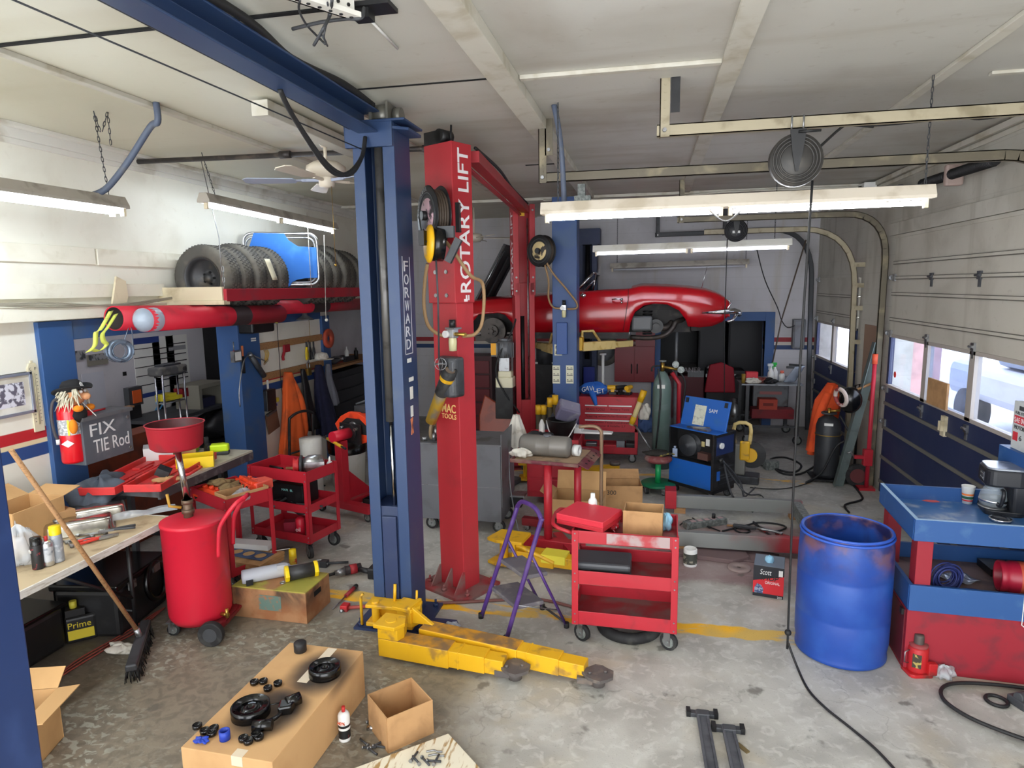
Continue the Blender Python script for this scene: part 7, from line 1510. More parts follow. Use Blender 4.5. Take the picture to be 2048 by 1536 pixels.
t=T('welding_clamp','long grey handled clamp tool right of the power strip','tool',tuple(F(1470,1058)),-.25); t.p('handle',B().box((-.02,-.02,.02),(.2,.02,.055)),DGRY,bev=.008); t.p('jaw',B().tube([(.2,0,.04),(.36,.0,.035),(.45,-.03,.03)],.015,sp=3),STL); t.p('stripe',B().cyl((-.08,-.01,.03),(-.02,0,.03),.012),WOOD)
b=B(); Z=.012; g=lambda*q:[F(x,y,Z) for x,y in q]
b.tube(g((1360,1050),(1375,1040),(1395,1043),(1420,1056)),.007,sp=4); b.tube(g((1385,1036),(1410,1050),(1440,1062)),.007,sp=4); b.at(Mx()); solo('extension_cable','black cord end left of the power strip','cord',b,CORD)
b=B().tube(g((1445,1062),(1480,1055),(1500,1062),(1485,1066),(1470,1058),(1495,1050),(1518,1045),(1555,1048),(1572,1055),(1550,1062),(1515,1052),(1508,1044),(1540,1070),(1575,1082),(1582,1088),(1560,1092),(1520,1084),(1490,1070)),.009,sp=6); solo('welding_cable','black welding cable looping inside the steel frame','cable',b,CORD)
rr=random.Random(6)
for k in range(9):p=F(1510+rr.uniform(0,70),1066+rr.uniform(-2,26)); solo('metal_scrap','short red dusted metal offcut inside the steel frame','scrap',B().cyl((-.06,0,.012),(.06,.02,.012),.01,n=6),RUSTR,tuple(p),rr.uniform(0,3),'offcuts inside the steel frame')
# ---------------------------------------------------------------- welder, gas bottle, stool, saw
o,a_,L=fr((1338,962),(1424,986),.12); WB2=mat('welder_blue',(26,92,178),.4,dirt=(40,96,166),ds=4)
t=T('welder','blue welding machine with its lid open on castors','welder',(o.x,o.y,0),a_); Lw,Dw=L,.42
t.p('base',B().box((-.01,-.01,.1),(Lw+.01,Dw,.14)),BLK,bev=.004); t.p('side_panel',B().box((0,-.006,.14),(Lw-.02,.0,.43)),WB2,bev=.004); t.p('case',B().box((0,0,.14),(Lw,Dw,.43)),BLK); 
t.p('bay',B().box((0,.14,.43),(Lw,Dw,.8)),mat('bay_black',(18,18,20),.6)); t.p('front_panel',B().box((Lw-.02,-.01,.14),(Lw+.012,Dw,.8)),BLK,bev=.006); t.p('back_panel',B().box((-.01,0,.43),(.005,Dw,.8)),BLK)
Ml=face((-.0,.2,.80),(1,0,0),(0,.28,1)); t.p('lid',B().at(Ml).box((.0,0,-.01),(Lw+.02,.36,.012)),WB2,bev=.006); t.p('top_shelf',B().box((-.02,.02,.795),(Lw+.03,.22,.81)),WB2,bev=.004)
t.p('chart',B().at(Ml).box((.17,.03,.012),(.33,.27,.014)),mat('chart_cream',(206,208,190),.7,dirt=(170,172,160),ds=30)); txt('SAM',.11,.045,Ml@face((.37,.2,.0125),(1,0,0),(0,1,0)),PAPER,t.e)
for x in(.02,Lw-.05):t.p('latch',B().at(Ml).box((x,.28,.01),(x+.04,.34,.02)),BLK)
sp_c=V((.22,.13,.6)); Ms=Mx.Translation(sp_c)@Mx.Rotation(pi/2,4,'X'); t.p('wire_spool',B().at(Ms).lathe([(0,-.02),(.13,-.02),(.13,-.01),(.05,0),(.05,.06),(.13,.07),(.13,.08),(.03,.08),(.03,.1),(0,.1)],30),DGRY)
t.p('feeder',B().box((.36,.06,.46),(.5,.14,.54)),mat('feeder',(92,64,58),.5)); t.p('info_label',B().box((.42,.132,.62),(.47,.14,.7)),PAPER); t.p('info_label',B().box((.36,.132,.6),(.4,.14,.66)),mat('label_tan',(200,186,130),.6))
t.p('control_face',B().box((Lw+.012,.04,.55),(Lw+.016,Dw-.05,.76)),mat('control_blue',(30,46,90),.4)); t.p('dial',B().cyl((Lw+.014,.12,.66),(Lw+.04,.12,.66),.035,n=18),WPL); t.p('grille',B().box((Lw+.012,.1,.18),(Lw+.015,Dw-.03,.42)),mat('grille',(70,72,76),.5,dirt=(20,20,22),ds=2,lo=.4,hi=.5,stretch=(1,1,30)))
t.p('socket',B().cyl((Lw+.01,.1,.5),(Lw+.06,.1,.49),.03,n=14),BLK); t.p('blue_sticker',B().box((Lw+.0125,.06,.25),(Lw+.0155,.12,.36)),WB2)
for x,y in((.05,.05),(Lw-.05,.05),(.05,Dw-.06),(Lw-.05,Dw-.06)):castor(t,x,y,.045,.1)
wl=lambda x,y,z:V((o.x,o.y,0))+Mx.Rotation(a_,3,'Z')@V((x,y,z))
for k,(s,m_) in enumerate(((((1432,915),(1450,925),(1478,960),(1490,1000),(1505,1023)),.012),(((1436,935),(1448,965),(1465,992),(1490,993),(1510,975)),.011),(((1470,900),(1480,960),(1490,985),(1520,990),(1530,1005),(1512,1022)),.009))):
    pts=[wl(Lw+.05,.1+.04*k,.5-.05*k)]+[F(x,y,.22 if i==0 else .012) for i,(x,y) in enumerate(s[2:])]; solo('welding_lead',('thickest','middle','thinnest')[k]+' grey lead curving from the welder front onto the floor','cable',B().tube(pts,m_,8,sp=6),DGRY)
solo('oil_bottle','small blue and white bottle at the left end of the welder bay','bottle',B().box((-.03,-.02,0),(.03,.02,.1)).cyl((0,0,.1),(0,0,.13),.015),mat('bottle_pale',(150,164,190),.4),tuple(wl(.04,.05,.43)),bev=.006)
solo('wire_brush','wire tools and papers on the open welder top','tool',B().box((.3,.04,0),(.5,.12,.02)).cyl((.2,.06,.01),(.45,.16,.02),.01),STL,tuple(wl(0,0,.812)),a_)
GB=mat('bottle_green',(92,112,106),.45,dirt=(112,126,124),ds=4); gp=V((.17,9.0,0)); gz=DY(1328,760,9.0).z; GR=.125
t=T('gas_cylinder','tall grey green gas cylinder left of the welder','gas cylinder',tuple(gp)); t.p('body',B().lathe([(0,.0),(GR,.0),(GR,gz-.12),(GR*.9,gz-.02),(GR*.55,gz+.08),(.035,gz+.12),(0,gz+.12)],32),GB); t.p('label',B().at(TR(0,0,gz-.1,-1.7)).box((GR*.9,-.05,0),(GR*1.01,.05,.05)),PAPER)
zz=gz+.12; t.p('valve',B().cyl((0,0,zz),(0,0,zz+.12),.025,n=12),BRS); t.p('hand_wheel',B().torus((0,0,zz+.14),.04,.01,16,6).cyl((0,0,zz+.12),(0,0,zz+.15),.012),GALV); t.p('outlet',B().cyl((0,0,zz+.06),(.2,-.02,zz+.03),.018),BRS)
for k,(x,z) in enumerate(((.17,.1),(.24,.03))):t.p('gauge',B().cyl((x,-.06,zz+z),(x,-.02,zz+z),.045,n=18),GALV)
t.p('gas_hose',B().tube([(.22,0,zz),(.3,0,zz-.15),(.28,0,zz-.5),(.26,-.1,zz-.8)],.012,sp=5),CORD); t.p('strap',B().tube([(-.06,-GR,zz+.05),(-.02,-GR-.02,zz-.3),(-.07,-GR-.02,.3)],.012,sp=4),BLK)
t.p('hose_loop',B().tube([(-.02,-.02,zz+.08),(-.13,-.02,zz+.06),(-.14,-.02,zz-.0)],.012,sp=4),CORD)
b=B().tube([(0,0,.0),(0,0,1.15),(-.1,.0,1.3)],.03,10); solo('bottle_trolley','red steel upright of the trolley behind the gas cylinder','trolley',b,CRED,(.4,9.15,0))
sp=V((.12,7.9,0)); GN=mat('stool_green',(24,124,84),.4,dirt=(40,110,84),ds=6)
t=T('roller_stool','green mechanic roller stool with a worn red seat','stool',tuple(sp)); t.p('base',B().lathe([(0,.09),(.2,.085),(.21,.1),(.2,.115),(.03,.11),(0,.11)],30),GN); t.p('column',B().cyl((0,0,.1),(0,0,.38),.035,n=18),mat('green_bright',(24,150,84),.4)); t.p('seat',B().lathe([(0,.37),(.14,.375),(.165,.4),(.165,.42),(.14,.45),(0,.455)],30),mat('seat_red',(124,62,62),.6,dirt=(150,130,124),ds=7))
for k in range(5):castor(t,.17*cos(k*1.257-1.2),.17*sin(k*1.257-1.2),.035,.085,k*1.257)
solo('glove','black and yellow work gloves lying on the roller stool','gloves',lump(B(),(0,0,.025),(.15,.09,.035),91,12,.3,flat=.9),mat('glove_black',(36,34,30),.8,dirt=(150,134,60),ds=7,lo=.6,hi=.66),(sp.x,sp.y,.455))
p=F(1483,968); t=T('chop_saw','yellow and grey cut off saw standing upright right of the welder','saw',(p.x,p.y+.1,0),-.2); t.p('base',B().box((-.14,-.1,0),(.22,.16,.1)),DGRY,bev=.01); t.p('motor_housing',B().box((-.1,-.06,.1),(.05,.1,.5)),mat('saw_grey',(130,128,122),.5),bev=.02); t.p('yellow_cover',B().box((-.02,-.09,.3),(.1,-.05,.55)),YEL,bev=.02)
t.p('handle',B().tube([(-.09,0,.5),(-.09,0,.74),(.09,0,.74),(.09,0,.5)],.024,8,sp=3),PYEL); t.p('disc',B().cyl((.12,-.0,.36),(.12,.03,.36),.17,n=28),BLK); t.p('blade_guard',B().cyl((.1,-.04,.36),(.1,.0,.36),.09,n=22),YEL)
b=B().tube(g((1500,925),(1540,935),(1585,945),(1602,930),(1570,915),(1540,920),(1560,945),(1600,948),(1640,925)),.014,sp=6); solo('power_cable','heavy black cable looped on the floor before the steel table','cable',b,CORD)
solo('outlet_box','grey metal outlet box on the floor cable','outlet box',B().box((-.08,-.06,0),(.1,.06,.12)),GALV,tuple(F(1540,938)),.3,bev=.008)
b=B().tube(g((1500,975),(1560,978),(1610,968),(1640,950),(1655,915)),.006,sp=5); solo('thin_cable','thin black cable running across the floor toward the dark cylinder','cable',b,CORD)
b=B().tube(g((1705,968),(1722,990),(1722,1000),(1690,1010),(1698,1025)),.012,sp=5); solo('air_line','dark hose trailing from the dark cylinder toward the blue drum','hose',b,CORD)
a,c=F(1490,768,.95),F(1598,768,.95)
t=T('steel_table','dark steel welding table with tools by the back wall','table',(a.x,a.y,0)); Lt=c.x-a.x
t.p('top',B().box((-.05,0,.93),(Lt+.05,.95,.95)),mat('table_steel',(140,144,150),.4,.5,dirt=(96,98,102),ds=8))
for x in(.02,Lt-.04):
    for y in(.03,.9):t.p('leg',B().box((x,y-.03,.14),(x+.05,y+.03,.93)),DGRY); castor(t,x+.03,y,.07,.14)
t.p('lower_rail',B().box((0,0,.27),(Lt,.03,.3)),DGRY); t.p('lower_rail',B().box((0,.9,.27),(Lt,.93,.3)),DGRY); t.p('lower_rail',B().at(TR(.1,.45,.28,.9)).box((-.5,-.02,0),(.5,.02,.02)),DGRY)
tb=lambda x,y,z=.952:V((a.x+x,a.y+y,z))
solo('red_tub','red plastic box on the steel table','box',B().box((-.09,-.07,0),(.09,.07,.17)),mat('tub_red',(206,40,56),.45),tuple(tb(.12,.2)),bev=.008); solo('mustard_can','mustard coloured can left of the red box on the steel table','can',B().cyl((0,0,0),(0,0,.14),.03),mat('mustard',(150,120,40),.5),tuple(tb(-.01,.12)))
for k,(x,y,mm,lb) in enumerate(((.42,.28,mat('trigger_white',(220,224,226),.4),'white spray bottle with white trigger on the steel table'),(.5,.42,mat('trigger_green',(40,180,70),.4),'white spray bottle with green trigger behind the other on the steel table'))):
    t=T('spray_bottle',lb,'spray bottle',tuple(tb(x,y)),.5); t.p('bottle',B().lathe([(0,0),(.045,0),(.048,.02),(.048,.14),(.02,.2),(.018,.22),(0,.22)],20),WPL); t.p('trigger',B().prism([(-.06,.0),(.03,.0),(.03,.03),(-.06,.03)],0,.02).at(Mx()).box((-.05,-.015,.22),(.03,.015,.28)).box((-.045,-.008,.17),(-.03,.008,.23)),mm) if 0 else t.p('trigger',B().box((-.06,-.015,.25),(.03,.015,.29)).box((-.015,-.012,.215),(.015,.012,.25)).box((-.045,-.008,.19),(-.03,.008,.25)),mm,bev=.004)
t=T('soap_bottle','clear bottle with orange cap on the steel table','bottle',tuple(tb(.6,.35))); t.p('bottle',B().lathe([(0,0),(.045,0),(.045,.1),(.025,.13),(0,.13)],18),WPL); t.p('cap',B().cyl((0,0,.13),(0,0,.17),.028),mat('cap_coral',(222,110,90),.5))
t=T('face_shield','clear face shield lying on the steel table','face shield',tuple(tb(.68,.22)),-.3); t.e.scale=(1.35,1.35,1.3); t.p('visor',B().surf(lambda u,v:(.12*cos(pi*(u-.5))*(1-.2*v)-.05+.12*v,.13*sin(pi*(u-.5)),.02+.19*v),20,6),mat('visor',(170,180,196),.12,.2,alpha=.75),solid=.003); t.p('headband',B().tube([(.16*cos(pi*(k/10-.5))-.02,.14*sin(pi*(k/10-.5)),.2) for k in range(11)],.014),DGRY)
for k,(x,y,mm,lb) in enumerate(((.28,.16,mat('tool_darkred',(120,60,54),.6),'heap of red gripped pliers in the middle of the steel table'),(.12,.06,RAG,'white rag at the front left edge of the steel table'),(.38,.08,BLK,'black tool at the front middle of the steel table'),(-.0,.5,BLK,'black case at the back left of the steel table'))):cloth_pile('bench_clutter',lb,tuple(tb(x,y)),(.1,.06,.04),mm,95+k)
t=T('red_toolbox','red steel box with boxes under the steel table','toolbox',(a.x+.2,a.y+.55,.0)); t.p('body',B().box((0,0,.3),(.65,.25,.46)),DRED,bev=.006)
bx=T('parts_carton','orange carton sitting on the red box under the steel table','box',(a.x+.3,a.y+.5,.46)); bx.p('carton',B().box((0,0,0),(.28,.2,.17)),mat('carton_orange',(184,70,54),.7)); bx.p('print',B().box((.06,-.003,.06),(.22,0,.11)),mat('carton_print',(120,40,34),.7))
bx=T('grey_case','grey printed case behind the orange carton under the steel table','case',(a.x+.25,a.y+.82,.46)); bx.p('case',B().box((0,0,0),(.55,.1,.38)),GRY,bev=.01); bx.p('red_print',B().box((.1,-.003,.2),(.45,0,.25)),mat('faded_red',(170,110,108),.7))
solo('steel_pot','bare steel cylinder beside the left leg of the steel table','cylinder',B().at(Mx.Translation((0,0,.33))@Mx.Rotation(pi/2,4,'Y')).lathe([(0,-.05),(.2,-.05),(.21,0),(.2,.05),(0,.06)],26),STL,(a.x-.12,a.y+.3,.13))
p,q=DY(1229,763,11.75),DY(1310,692,11.75); t=T('wall_cabinet','dark red double door cabinet on the back wall','cabinet',(p.x,11.72,p.z)); wc,hc_=q.x-p.x,q.z-p.z
CAB=mat('cabinet_red',(136,16,32),.4); t.p('case',B().box((0,0,0),(wc,.28,hc_)),CAB); t.p('upper_shelf',B().box((wc*.52,.02,hc_),(wc,.28,hc_+.24)),CAB)
for k in range(2):e=t.p('door',B().box((wc*.5*k+.006,-.015,.01),(wc*.5*(k+1)-.006,0,hc_-.01)),CAB,bev=.003); x=wc*.5+(.05 if k else-.05); t.p('handle',B().tube([(x,-.015,hc_*.25),(x,-.04,hc_*.27),(x,-.04,hc_*.48),(x,-.015,hc_*.5)],.01),CHR if 0 else BLK,par=e)
t=T('hung_tire','spare tire hanging on the back wall left of the dark red cabinet','wheel',tuple(DY(1208,700,11.93))); t.p('rubber',B().at(Mx.Rotation(pi/2,4,'X')).lathe([(.2,-.05),(.27,-.06),(.29,-.04),(.29,.04),(.27,.06),(.2,.05)],36),TIRE); t.p('rim',B().at(Mx.Rotation(pi/2,4,'X')).lathe([(.2,.05),(.15,.0),(0,.01)],30),GRY)
t=T('parts_washer','dark red machine with a grey panel in the back doorway','machine',(DY(1385,800,12.5).x,12.5,0)); t.p('body',B().box((-.45,0,0),(.2,.5,DY(1385,752,12.5).z)),mat('washer_red',(92,22,34),.5),bev=.01); z_=DY(1385,735,12.5).z; t.p('panel',B().box((-.1,-.02,DY(1385,741,12.5).z-.12),(.19,0,DY(1385,741,12.5).z)),GRY)
txt('CLEANER',.52,.09,face((-.38,-.021,DY(1385,758,12.5).z+.13),(1,0,0),(0,0,1)),mat('washer_text',(150,144,150),.6),t.e)
t=T('tool_cabinet','black drawer cabinet with a steel edge in the back doorway','cabinet',(DY(1440,800,12.3).x,12.35,0)); zc2=DY(1440,742,12.3).z; t.p('body',B().box((-.24,0,0),(.42,.5,zc2)),mat('cabinet_coal',(24,24,28),.5)); t.p('drawer_edge',B().box((-.26,-.02,zc2-.12),(.4,0,zc2-.06)),STL)
solo('red_bag','bright red bag leaning in front of the black drawer cabinet','bag',B().at(face((0,0,0),(1,0,0),(0,.1,1))).prism([(-.28,0),(.26,0),(.22,.45),(.0,.55),(-.2,.5)],-.05,.05),mat('bag_red',(150,14,36),.7),(DY(1440,800,12.2).x,12.2,.55),bev=.02)
solo('bag_stand','low black box under the bright red bag','box',B().box((-.4,-.15,0),(.4,.12,.55)),BLK,(DY(1440,800,12.2).x,12.2,0)) if 0 else None
for k,(px_,w_,h_,lb) in enumerate(((1420,.5,2.0,'tall dark locker left of centre in the back doorway'),(1490,.7,1.95,'dark shelving unit at the right of the back doorway'))):
    p=DY(px_,800,13.4); t=T('locker',lb,'locker',(p.x,13.4,0)); t.p('case',B().box((-w_/2,0,0),(w_/2,.5,h_)),mat('locker_dark',(26,26,32),.6)); t.p('door',B().box((-w_/2+.03,-.02,.05),(w_/2-.03,0,h_-.05)),mat('locker_door',(34,34,42),.5))
for k,px_ in enumerate((1418,1436,1450)):p=DY(px_,740,12.35); solo('fitting','small metal fitting on the black drawer cabinet in the doorway','metal part',B().cyl((0,0,0),(0,0,.08+.02*k),.03),STL,(p.x,12.5,zc2),0,'fittings on the black drawer cabinet')
p=DY(1365,700,14.6); t=T('wall_screen','dim dark board on the store room wall','board',(p.x,14.95,p.z)); t.p('panel',B().box((-.7,0,-.3),(.45,.05,.4)),mat('board_dim',(52,54,58),.5)); t.p('frame',B().box((-.75,.02,-.35),(.5,.06,.45)),BLK)
t=T('breaker_box','grey electrical box on the back wall by the far garage door','electrical box',(DY(1597,650,11.9).x,11.9,DY(1597,697,11.9).z)); t.p('case',B().box((-.09,-.06,0),(.1,.08,.5)),GRY,bev=.01); t.p('cover',B().box((-.07,-.075,.03),(.08,-.06,.47)),GRY,bev=.004)
b=B().tube([DY(1514,500,10.5),DY(1530,560,10.5),DY(1555,615,11),DY(1563,640,11.6),DY(1575,655,11.8),DY(1592,650,11.85)],.008,sp=6); solo('hanging_cable','black cable swooping down the back wall to the electrical box','cable',b,CORD)
b=B().tube([DY(1612,480,11.5),DY(1563,640,11.6),DY(1542,740,11.6)],.012); solo('thin_rod','thin brown rod slanting in front of the back wall','rod',b,mat('rod_brown',(92,80,70),.6))
t=T('wrapped_bodywork','rust red wrapped panel behind the pump unit of the red lift','panel',tuple(DY(1000,860,9.3)-V((0,0,.1)))); t.p('panel',B().at(face((0,0,0),(1,0,.0),(0,.3,1))).prism([(-.3,.0),(.25,-.05),(.3,.3),(-.02,.48),(-.25,.62),(-.32,.3)],-.1,.1),mat('wrap_rust',(164,72,48),.35,dirt=(140,62,46),ds=5,bump=.3,bs=9),bev=.02); z0_=t.e.location.z
for s in(-.15,.15):t.p('leg',B().cyl((s,0,-z0_),(s,0,.05),.025),mat('leg_purple',(56,44,110),.5))
t=T('floor_jack','red floor jack lying under the wrapped panel','jack',(-2.2,8.6,0)); t.p('frame',B().box((-.1,-.05,.06),(.62,.0,.16)).box((-.1,.3,.06),(.62,.35,.16)).box((-.1,0,.1),(.1,.3,.16)),CRED,bev=.004); t.p('arm',B().box((.0,.12,.12),(.55,.22,.2)),DRED,bev=.004)
for x in(-.05,.55):t.p('wheel',B().cyl((x,-.07,.06),(x,.37,.06),.06,n=18),DGRY)
t=T('chest_freezer','dark cabinet with red drawers behind the blue and red columns','cabinet',(-3.05,10.6,0)); t.p('case',B().box((-.5,0,0),(.45,.5,1.35)),mat('dark_red_cab',(70,16,24),.5)); 
for k in range(5):t.p('drawer',B().box((-.46,-.02,.1+.24*k),(.41,0,.31+.24*k)),mat('drawer_red',(110,18,30),.45),bev=.004)
t=T('black_cabinet','black upright unit between the red and blue columns','cabinet',(DY(1090,790,9.9).x,9.9,0)); t.p('case',B().box((-.22,0,0),(.22,.4,DY(1090,728,9.9).z)),BLK,bev=.01); t.p('motor',B().cyl((0,.1,DY(1090,728,9.9).z),(0,.1,DY(1090,690,9.9).z),.15,n=20),DGRY); t.p('top_tray',B().box((-.2,.0,DY(1090,728,9.9).z),(.2,.38,DY(1090,728,9.9).z+.03)),WPL)
for k,(px_,py_) in enumerate(((1108,815),(1117,815),(1128,800),(1137,795))):
    p=DY(px_,py_+18,9.7); t=T('jack_stand_pin','yellow and black lift extension, %s from the left in front of the blue column'%('first','second','third','fourth')[k],'lift adapter',(p.x,8.3,.0)); 
    t.p('sleeve',B().cyl((0,0,.0),(0,0,DY(px_,py_-4,8.3).z-.12),.035,n=14),mat('sleeve_dark',(70,60,40),.6)); t.p('cap',B().cyl((0,0,DY(px_,py_-4,8.3).z-.12),(0,0,DY(px_,py_-4,8.3).z),.04,n=14),YEL)
solo('dark_bundle','dark blue grey bundle left of the yellow lift extensions','bundle',lump(B(),(0,0,.5),(.22,.2,.5),97,12,.12,flat=.98),mat('bundle',(46,50,62),.8),(-1.22,8.42,0))
solo('flat_case','flat dark grey case lying on the floor behind the red column','case',B().at(TR(0,0,0,-.3)).box((-.22,-.18,0),(.22,.18,.08)),mat('case_slate',(82,84,86),.7),tuple(F(1000,968)),bev=.02)
# ---------------------------------------------------------------- right: drum, work bench, bottles by the pier
def drum_mat():
    m=bpy.data.materials.new('drum_blue'); m.use_nodes=True; n=N(m); x,y,z=n.xyz(); n.b.inputs['Roughness'].default_value=.42
    c=n.mix(n.ramp(n.noise(4,5),.4,.7),(30,70,156),(42,84,168))
    top=n.math('MULTIPLY',n.band(z,.66,1.2,.1),n.ramp(n.noise(3.5,6,.5),.38,.62))
    c=n.mix(n.math('MULTIPLY',top,.95),c,n.mix(n.ramp(n.noise(7,3),.46,.58),(44,40,84),(112,78,84)))
    n.color(c); return m
dp=V((1.31,4.55,0)); DM_=drum_mat()
t=T('plastic_drum','open topped blue plastic drum with scorched rim','drum',tuple(dp))
t.p('shell',B().lathe([(0,.0),(.265,0),(.285,.012),(.285,.03),(.278,.05),(.29,.12),(.291,.29),(.288,.3),(.291,.31),(.291,.57),(.288,.58),(.291,.59),(.29,.7),(.285,.8),(.272,.86),(.272,.87),(.262,.87),(.262,.86),(.275,.8),(.28,.3),(.27,.03),(0,.02)],56),DM_)
for z,r in((.868,.274),(.845,.281)):t.p('rim_ring',B().torus((0,0,z),r,.009,56,8),mat('drum_rim',(46,88,186),.4))
BR=radians(-3); bo=V((1.64,4.34,0)); BL,BD=1.5,.78
WRED=mat('wood_red',(150,28,44),.6,dirt=(126,34,46),ds=7); BTOP=mat('bench_blue_top',(52,96,150),.4,dirt=(140,150,166),ds=7,lo=.5,hi=.7)
t=T('work_bench','blue and red wooden work bench holding the coffee maker','work bench',tuple(bo),BR)
def rim(b,z0,z1,th=.022):b.box((0,0,z0),(BL,th,z1)); b.box((0,BD-th,z0),(BL,BD,z1)); b.box((0,th,z0),(th,BD-th,z1)); b.box((BL-th,th,z0),(BL,BD-th,z1)); return b
t.p('top_rim',rim(B(),.885,1.025),WBLU,bev=.003); t.p('top_board',B().box((.02,.02,.9),(BL-.02,BD-.02,.925)),BTOP); t.p('rim_edge',B().box((.0,-.001,1.0255),(BL,.022,1.027)).box((0,.02,1.0255),(.022,BD,1.027)),mat('edge_worn',(150,180,210),.6))
t.p('shelf_rim',rim(B(),.42,.592),WBLU,bev=.003); t.p('shelf_board',B().box((.02,.02,.46),(BL-.02,BD-.02,.48)),mat('shelf_wood',(120,96,92),.7,dirt=(90,74,72),ds=6))
for x,y in((.03,.025),(.03,BD-.14),(BL-.12,.025),(BL-.12,BD-.14)):t.p('post',B().box((x,y,.48),(x+.09,y+.11,.9)),WRED,bev=.003)
t.p('lower_cabinet',B().box((.0,.015,0),(BL,BD-.02,.42)),WRED,bev=.003); t.p('side_door',B().box((-.006,.05,.03),(.0,BD-.06,.4)),mat('door_maroon',(104,24,36),.6))
t.p('latch',B().box((-.02,.06,.36),(-.006,.1,.4)),BLK); t.p('string',B().tube([(.62,-.004,.58),(.62,-.004,.4),(.72,-.004,.32)],.003),PAPER)
bw_=lambda x,y,z:bo+Mx.Rotation(BR,3,'Z')@V((x,y,z))
p=F(2000,1022,.926); t=T('coffee_maker','black drip coffee maker with a glass pot on the blue bench','coffee maker',tuple(p),radians(-12))
KB=mat('coffee_black',(30,32,38),.35)
def rr_(w_,d_,r,n=5,o=(0,0)):
    P=[]
    for cx_,cy_,a0 in((w_/2-r,d_/2-r,0),(-w_/2+r,d_/2-r,90),(-w_/2+r,-d_/2+r,180),(w_/2-r,-d_/2+r,270)):
        P+=[(o[0]+cx_+r*cos(radians(a0+90*k/n)),o[1]+cy_+r*sin(radians(a0+90*k/n))) for k in range(n+1)]
    return P
t.p('base',B().prism(rr_(.23,.26,.05),0,.035),KB,bev=.006); t.p('back_column',B().prism(rr_(.1,.24,.03,o=(.075,.0)),.03,.24),KB,bev=.004); t.p('brew_head',B().prism(rr_(.25,.26,.06),.2,.31),KB,bev=.01); t.p('lid',B().prism(rr_(.23,.24,.055),.31,.325),mat('lid_silver',(150,156,166),.25,.5),bev=.004)
t.p('control_panel',B().box((-.129,-.075,.225),(-.122,.02,.285)),mat('panel_dark',(60,64,74),.3)); b=B()
for k in range(6):b.cyl((-.132,-.06+.028*(k%3),.24+.028*(k//3)),(-.128,-.06+.028*(k%3),.24+.028*(k//3)),.008,n=8)
t.p('button',b,STL)
e=t.p('glass_pot',B().lathe([(0,.037),(.06,.037),(.08,.06),(.083,.1),(.07,.15),(.052,.175),(.055,.185)],30,0,(-.05,-.02,0)),mat('pot_glass',(200,212,222),.05,alpha=.35)); t.p('coffee',B().lathe([(0,.04),(.057,.04),(.077,.062),(.079,.1),(0,.1)],28,0,(-.05,-.02,0)),mat('coffee',(20,13,10),.2),par=e); t.p('pot_band',B().lathe([(.081,.075),(.0845,.078),(.0845,.088),(.081,.09)],28,0,(-.05,-.02,0)),CHR,par=e); t.p('pot_lid',B().lathe([(.056,.183),(.04,.198),(0,.2)],24,0,(-.05,-.02,0)),KB,par=e)
t.p('pot_handle',B().tube([(-.02,-.09,.17),(-.02,-.135,.16),(-.03,-.13,.08),(-.04,-.1,.07)],.012,8,sp=4),KB,par=e); t.p('warming_plate',B().lathe([(0,.035),(.085,.035),(.085,.038),(0,.038)],26,0,(-.05,-.02,0)),STL)
p=F(1934,1006,.926); t=T('paper_cup','white paper cup with orange and green bands left of the coffee maker','cup',tuple(p)); t.p('cup',B().lathe([(0,0),(.03,0),(.042,.125),(.044,.127),(.04,.127),(.029,.01),(0,.01)],28),PAPER)
for nm,z0,z1,cc in(('red_band',.02,.03,(200,50,50)),('green_band',.037,.055,(36,90,70)),('orange_band',.062,.075,(230,120,50))):t.p(nm,B().lathe([(.0305+.012*z0/.125,z0),(.0308+.012*z1/.125,z1)],28),mat(nm,cc,.6))
solo('tin_lid','round shiny tin lid in front of the coffee maker','lid',B().lathe([(0,.01),(.05,.01),(.06,.022),(.065,.02),(.06,0),(0,0)],26),CHR,tuple(F(2000,1042,.926)))  # shiny lid of a tin
solo('red_tin','dark red tin behind the coffee maker at the right edge','tin',B().cyl((0,0,0),(0,0,.22),.07,n=24),DRED,tuple(F(2058,990,.926)))
solo('orange_stain_cloth','small orange smudge on the blue bench top','mark',B().prism([(.05*cos(k*.63)*(1+.3*sin(3*k)),.03*sin(k*.63)) for k in range(10)],0,.001),mat('smudge',(216,96,90),.6),tuple(F(1862,1002,.926)))
cp=bw_(.27,.2,.48); b=B(); rr=random.Random(14)
for k in range(14):b.torus((rr.uniform(-.015,.015),rr.uniform(-.03,.03),.1+rr.uniform(-.015,.015)),.055+.04*rr.random(),.006,26,5,axis=(.25,-1,rr.uniform(-.1,.1)))
solo('rope_coil','coil of blue cord on the shelf of the blue bench','cord coil',b,mat('cord_blue',(42,52,112),.6),tuple(cp)); b=B().tube([(0,0,0),(.1,.02,.0),(.17,-.04,.01),(.22,-.06,.0)],.006,sp=4); solo('rope_end','loose end of the blue cord coil on the bench shelf','cord',b,mat('cord_blue',(42,52,112)),tuple(cp+V((.07,.03,.01))))
solo('plastic_packet','crumpled silver packet on the bench shelf behind the blue cord','packet',B().surf(lambda u,v:(-.1+.2*u,-.08+.16*v,.01+.012*sin(9*u)*cos(8*v)),10,8),mat('foil',(176,182,194),.25,.5),tuple(bw_(.42,.42,.482)),.4,solid=.003)
p=bw_(.6,.3,.48); t=T('plastic_canister','open red plastic canister lying on its side on the bench shelf','canister',tuple(p+V((0,0,.105))),radians(-10)); Mq=Mx.Rotation(pi/2,4,'Y'); CN=mat('canister_red',(164,26,52),.42)
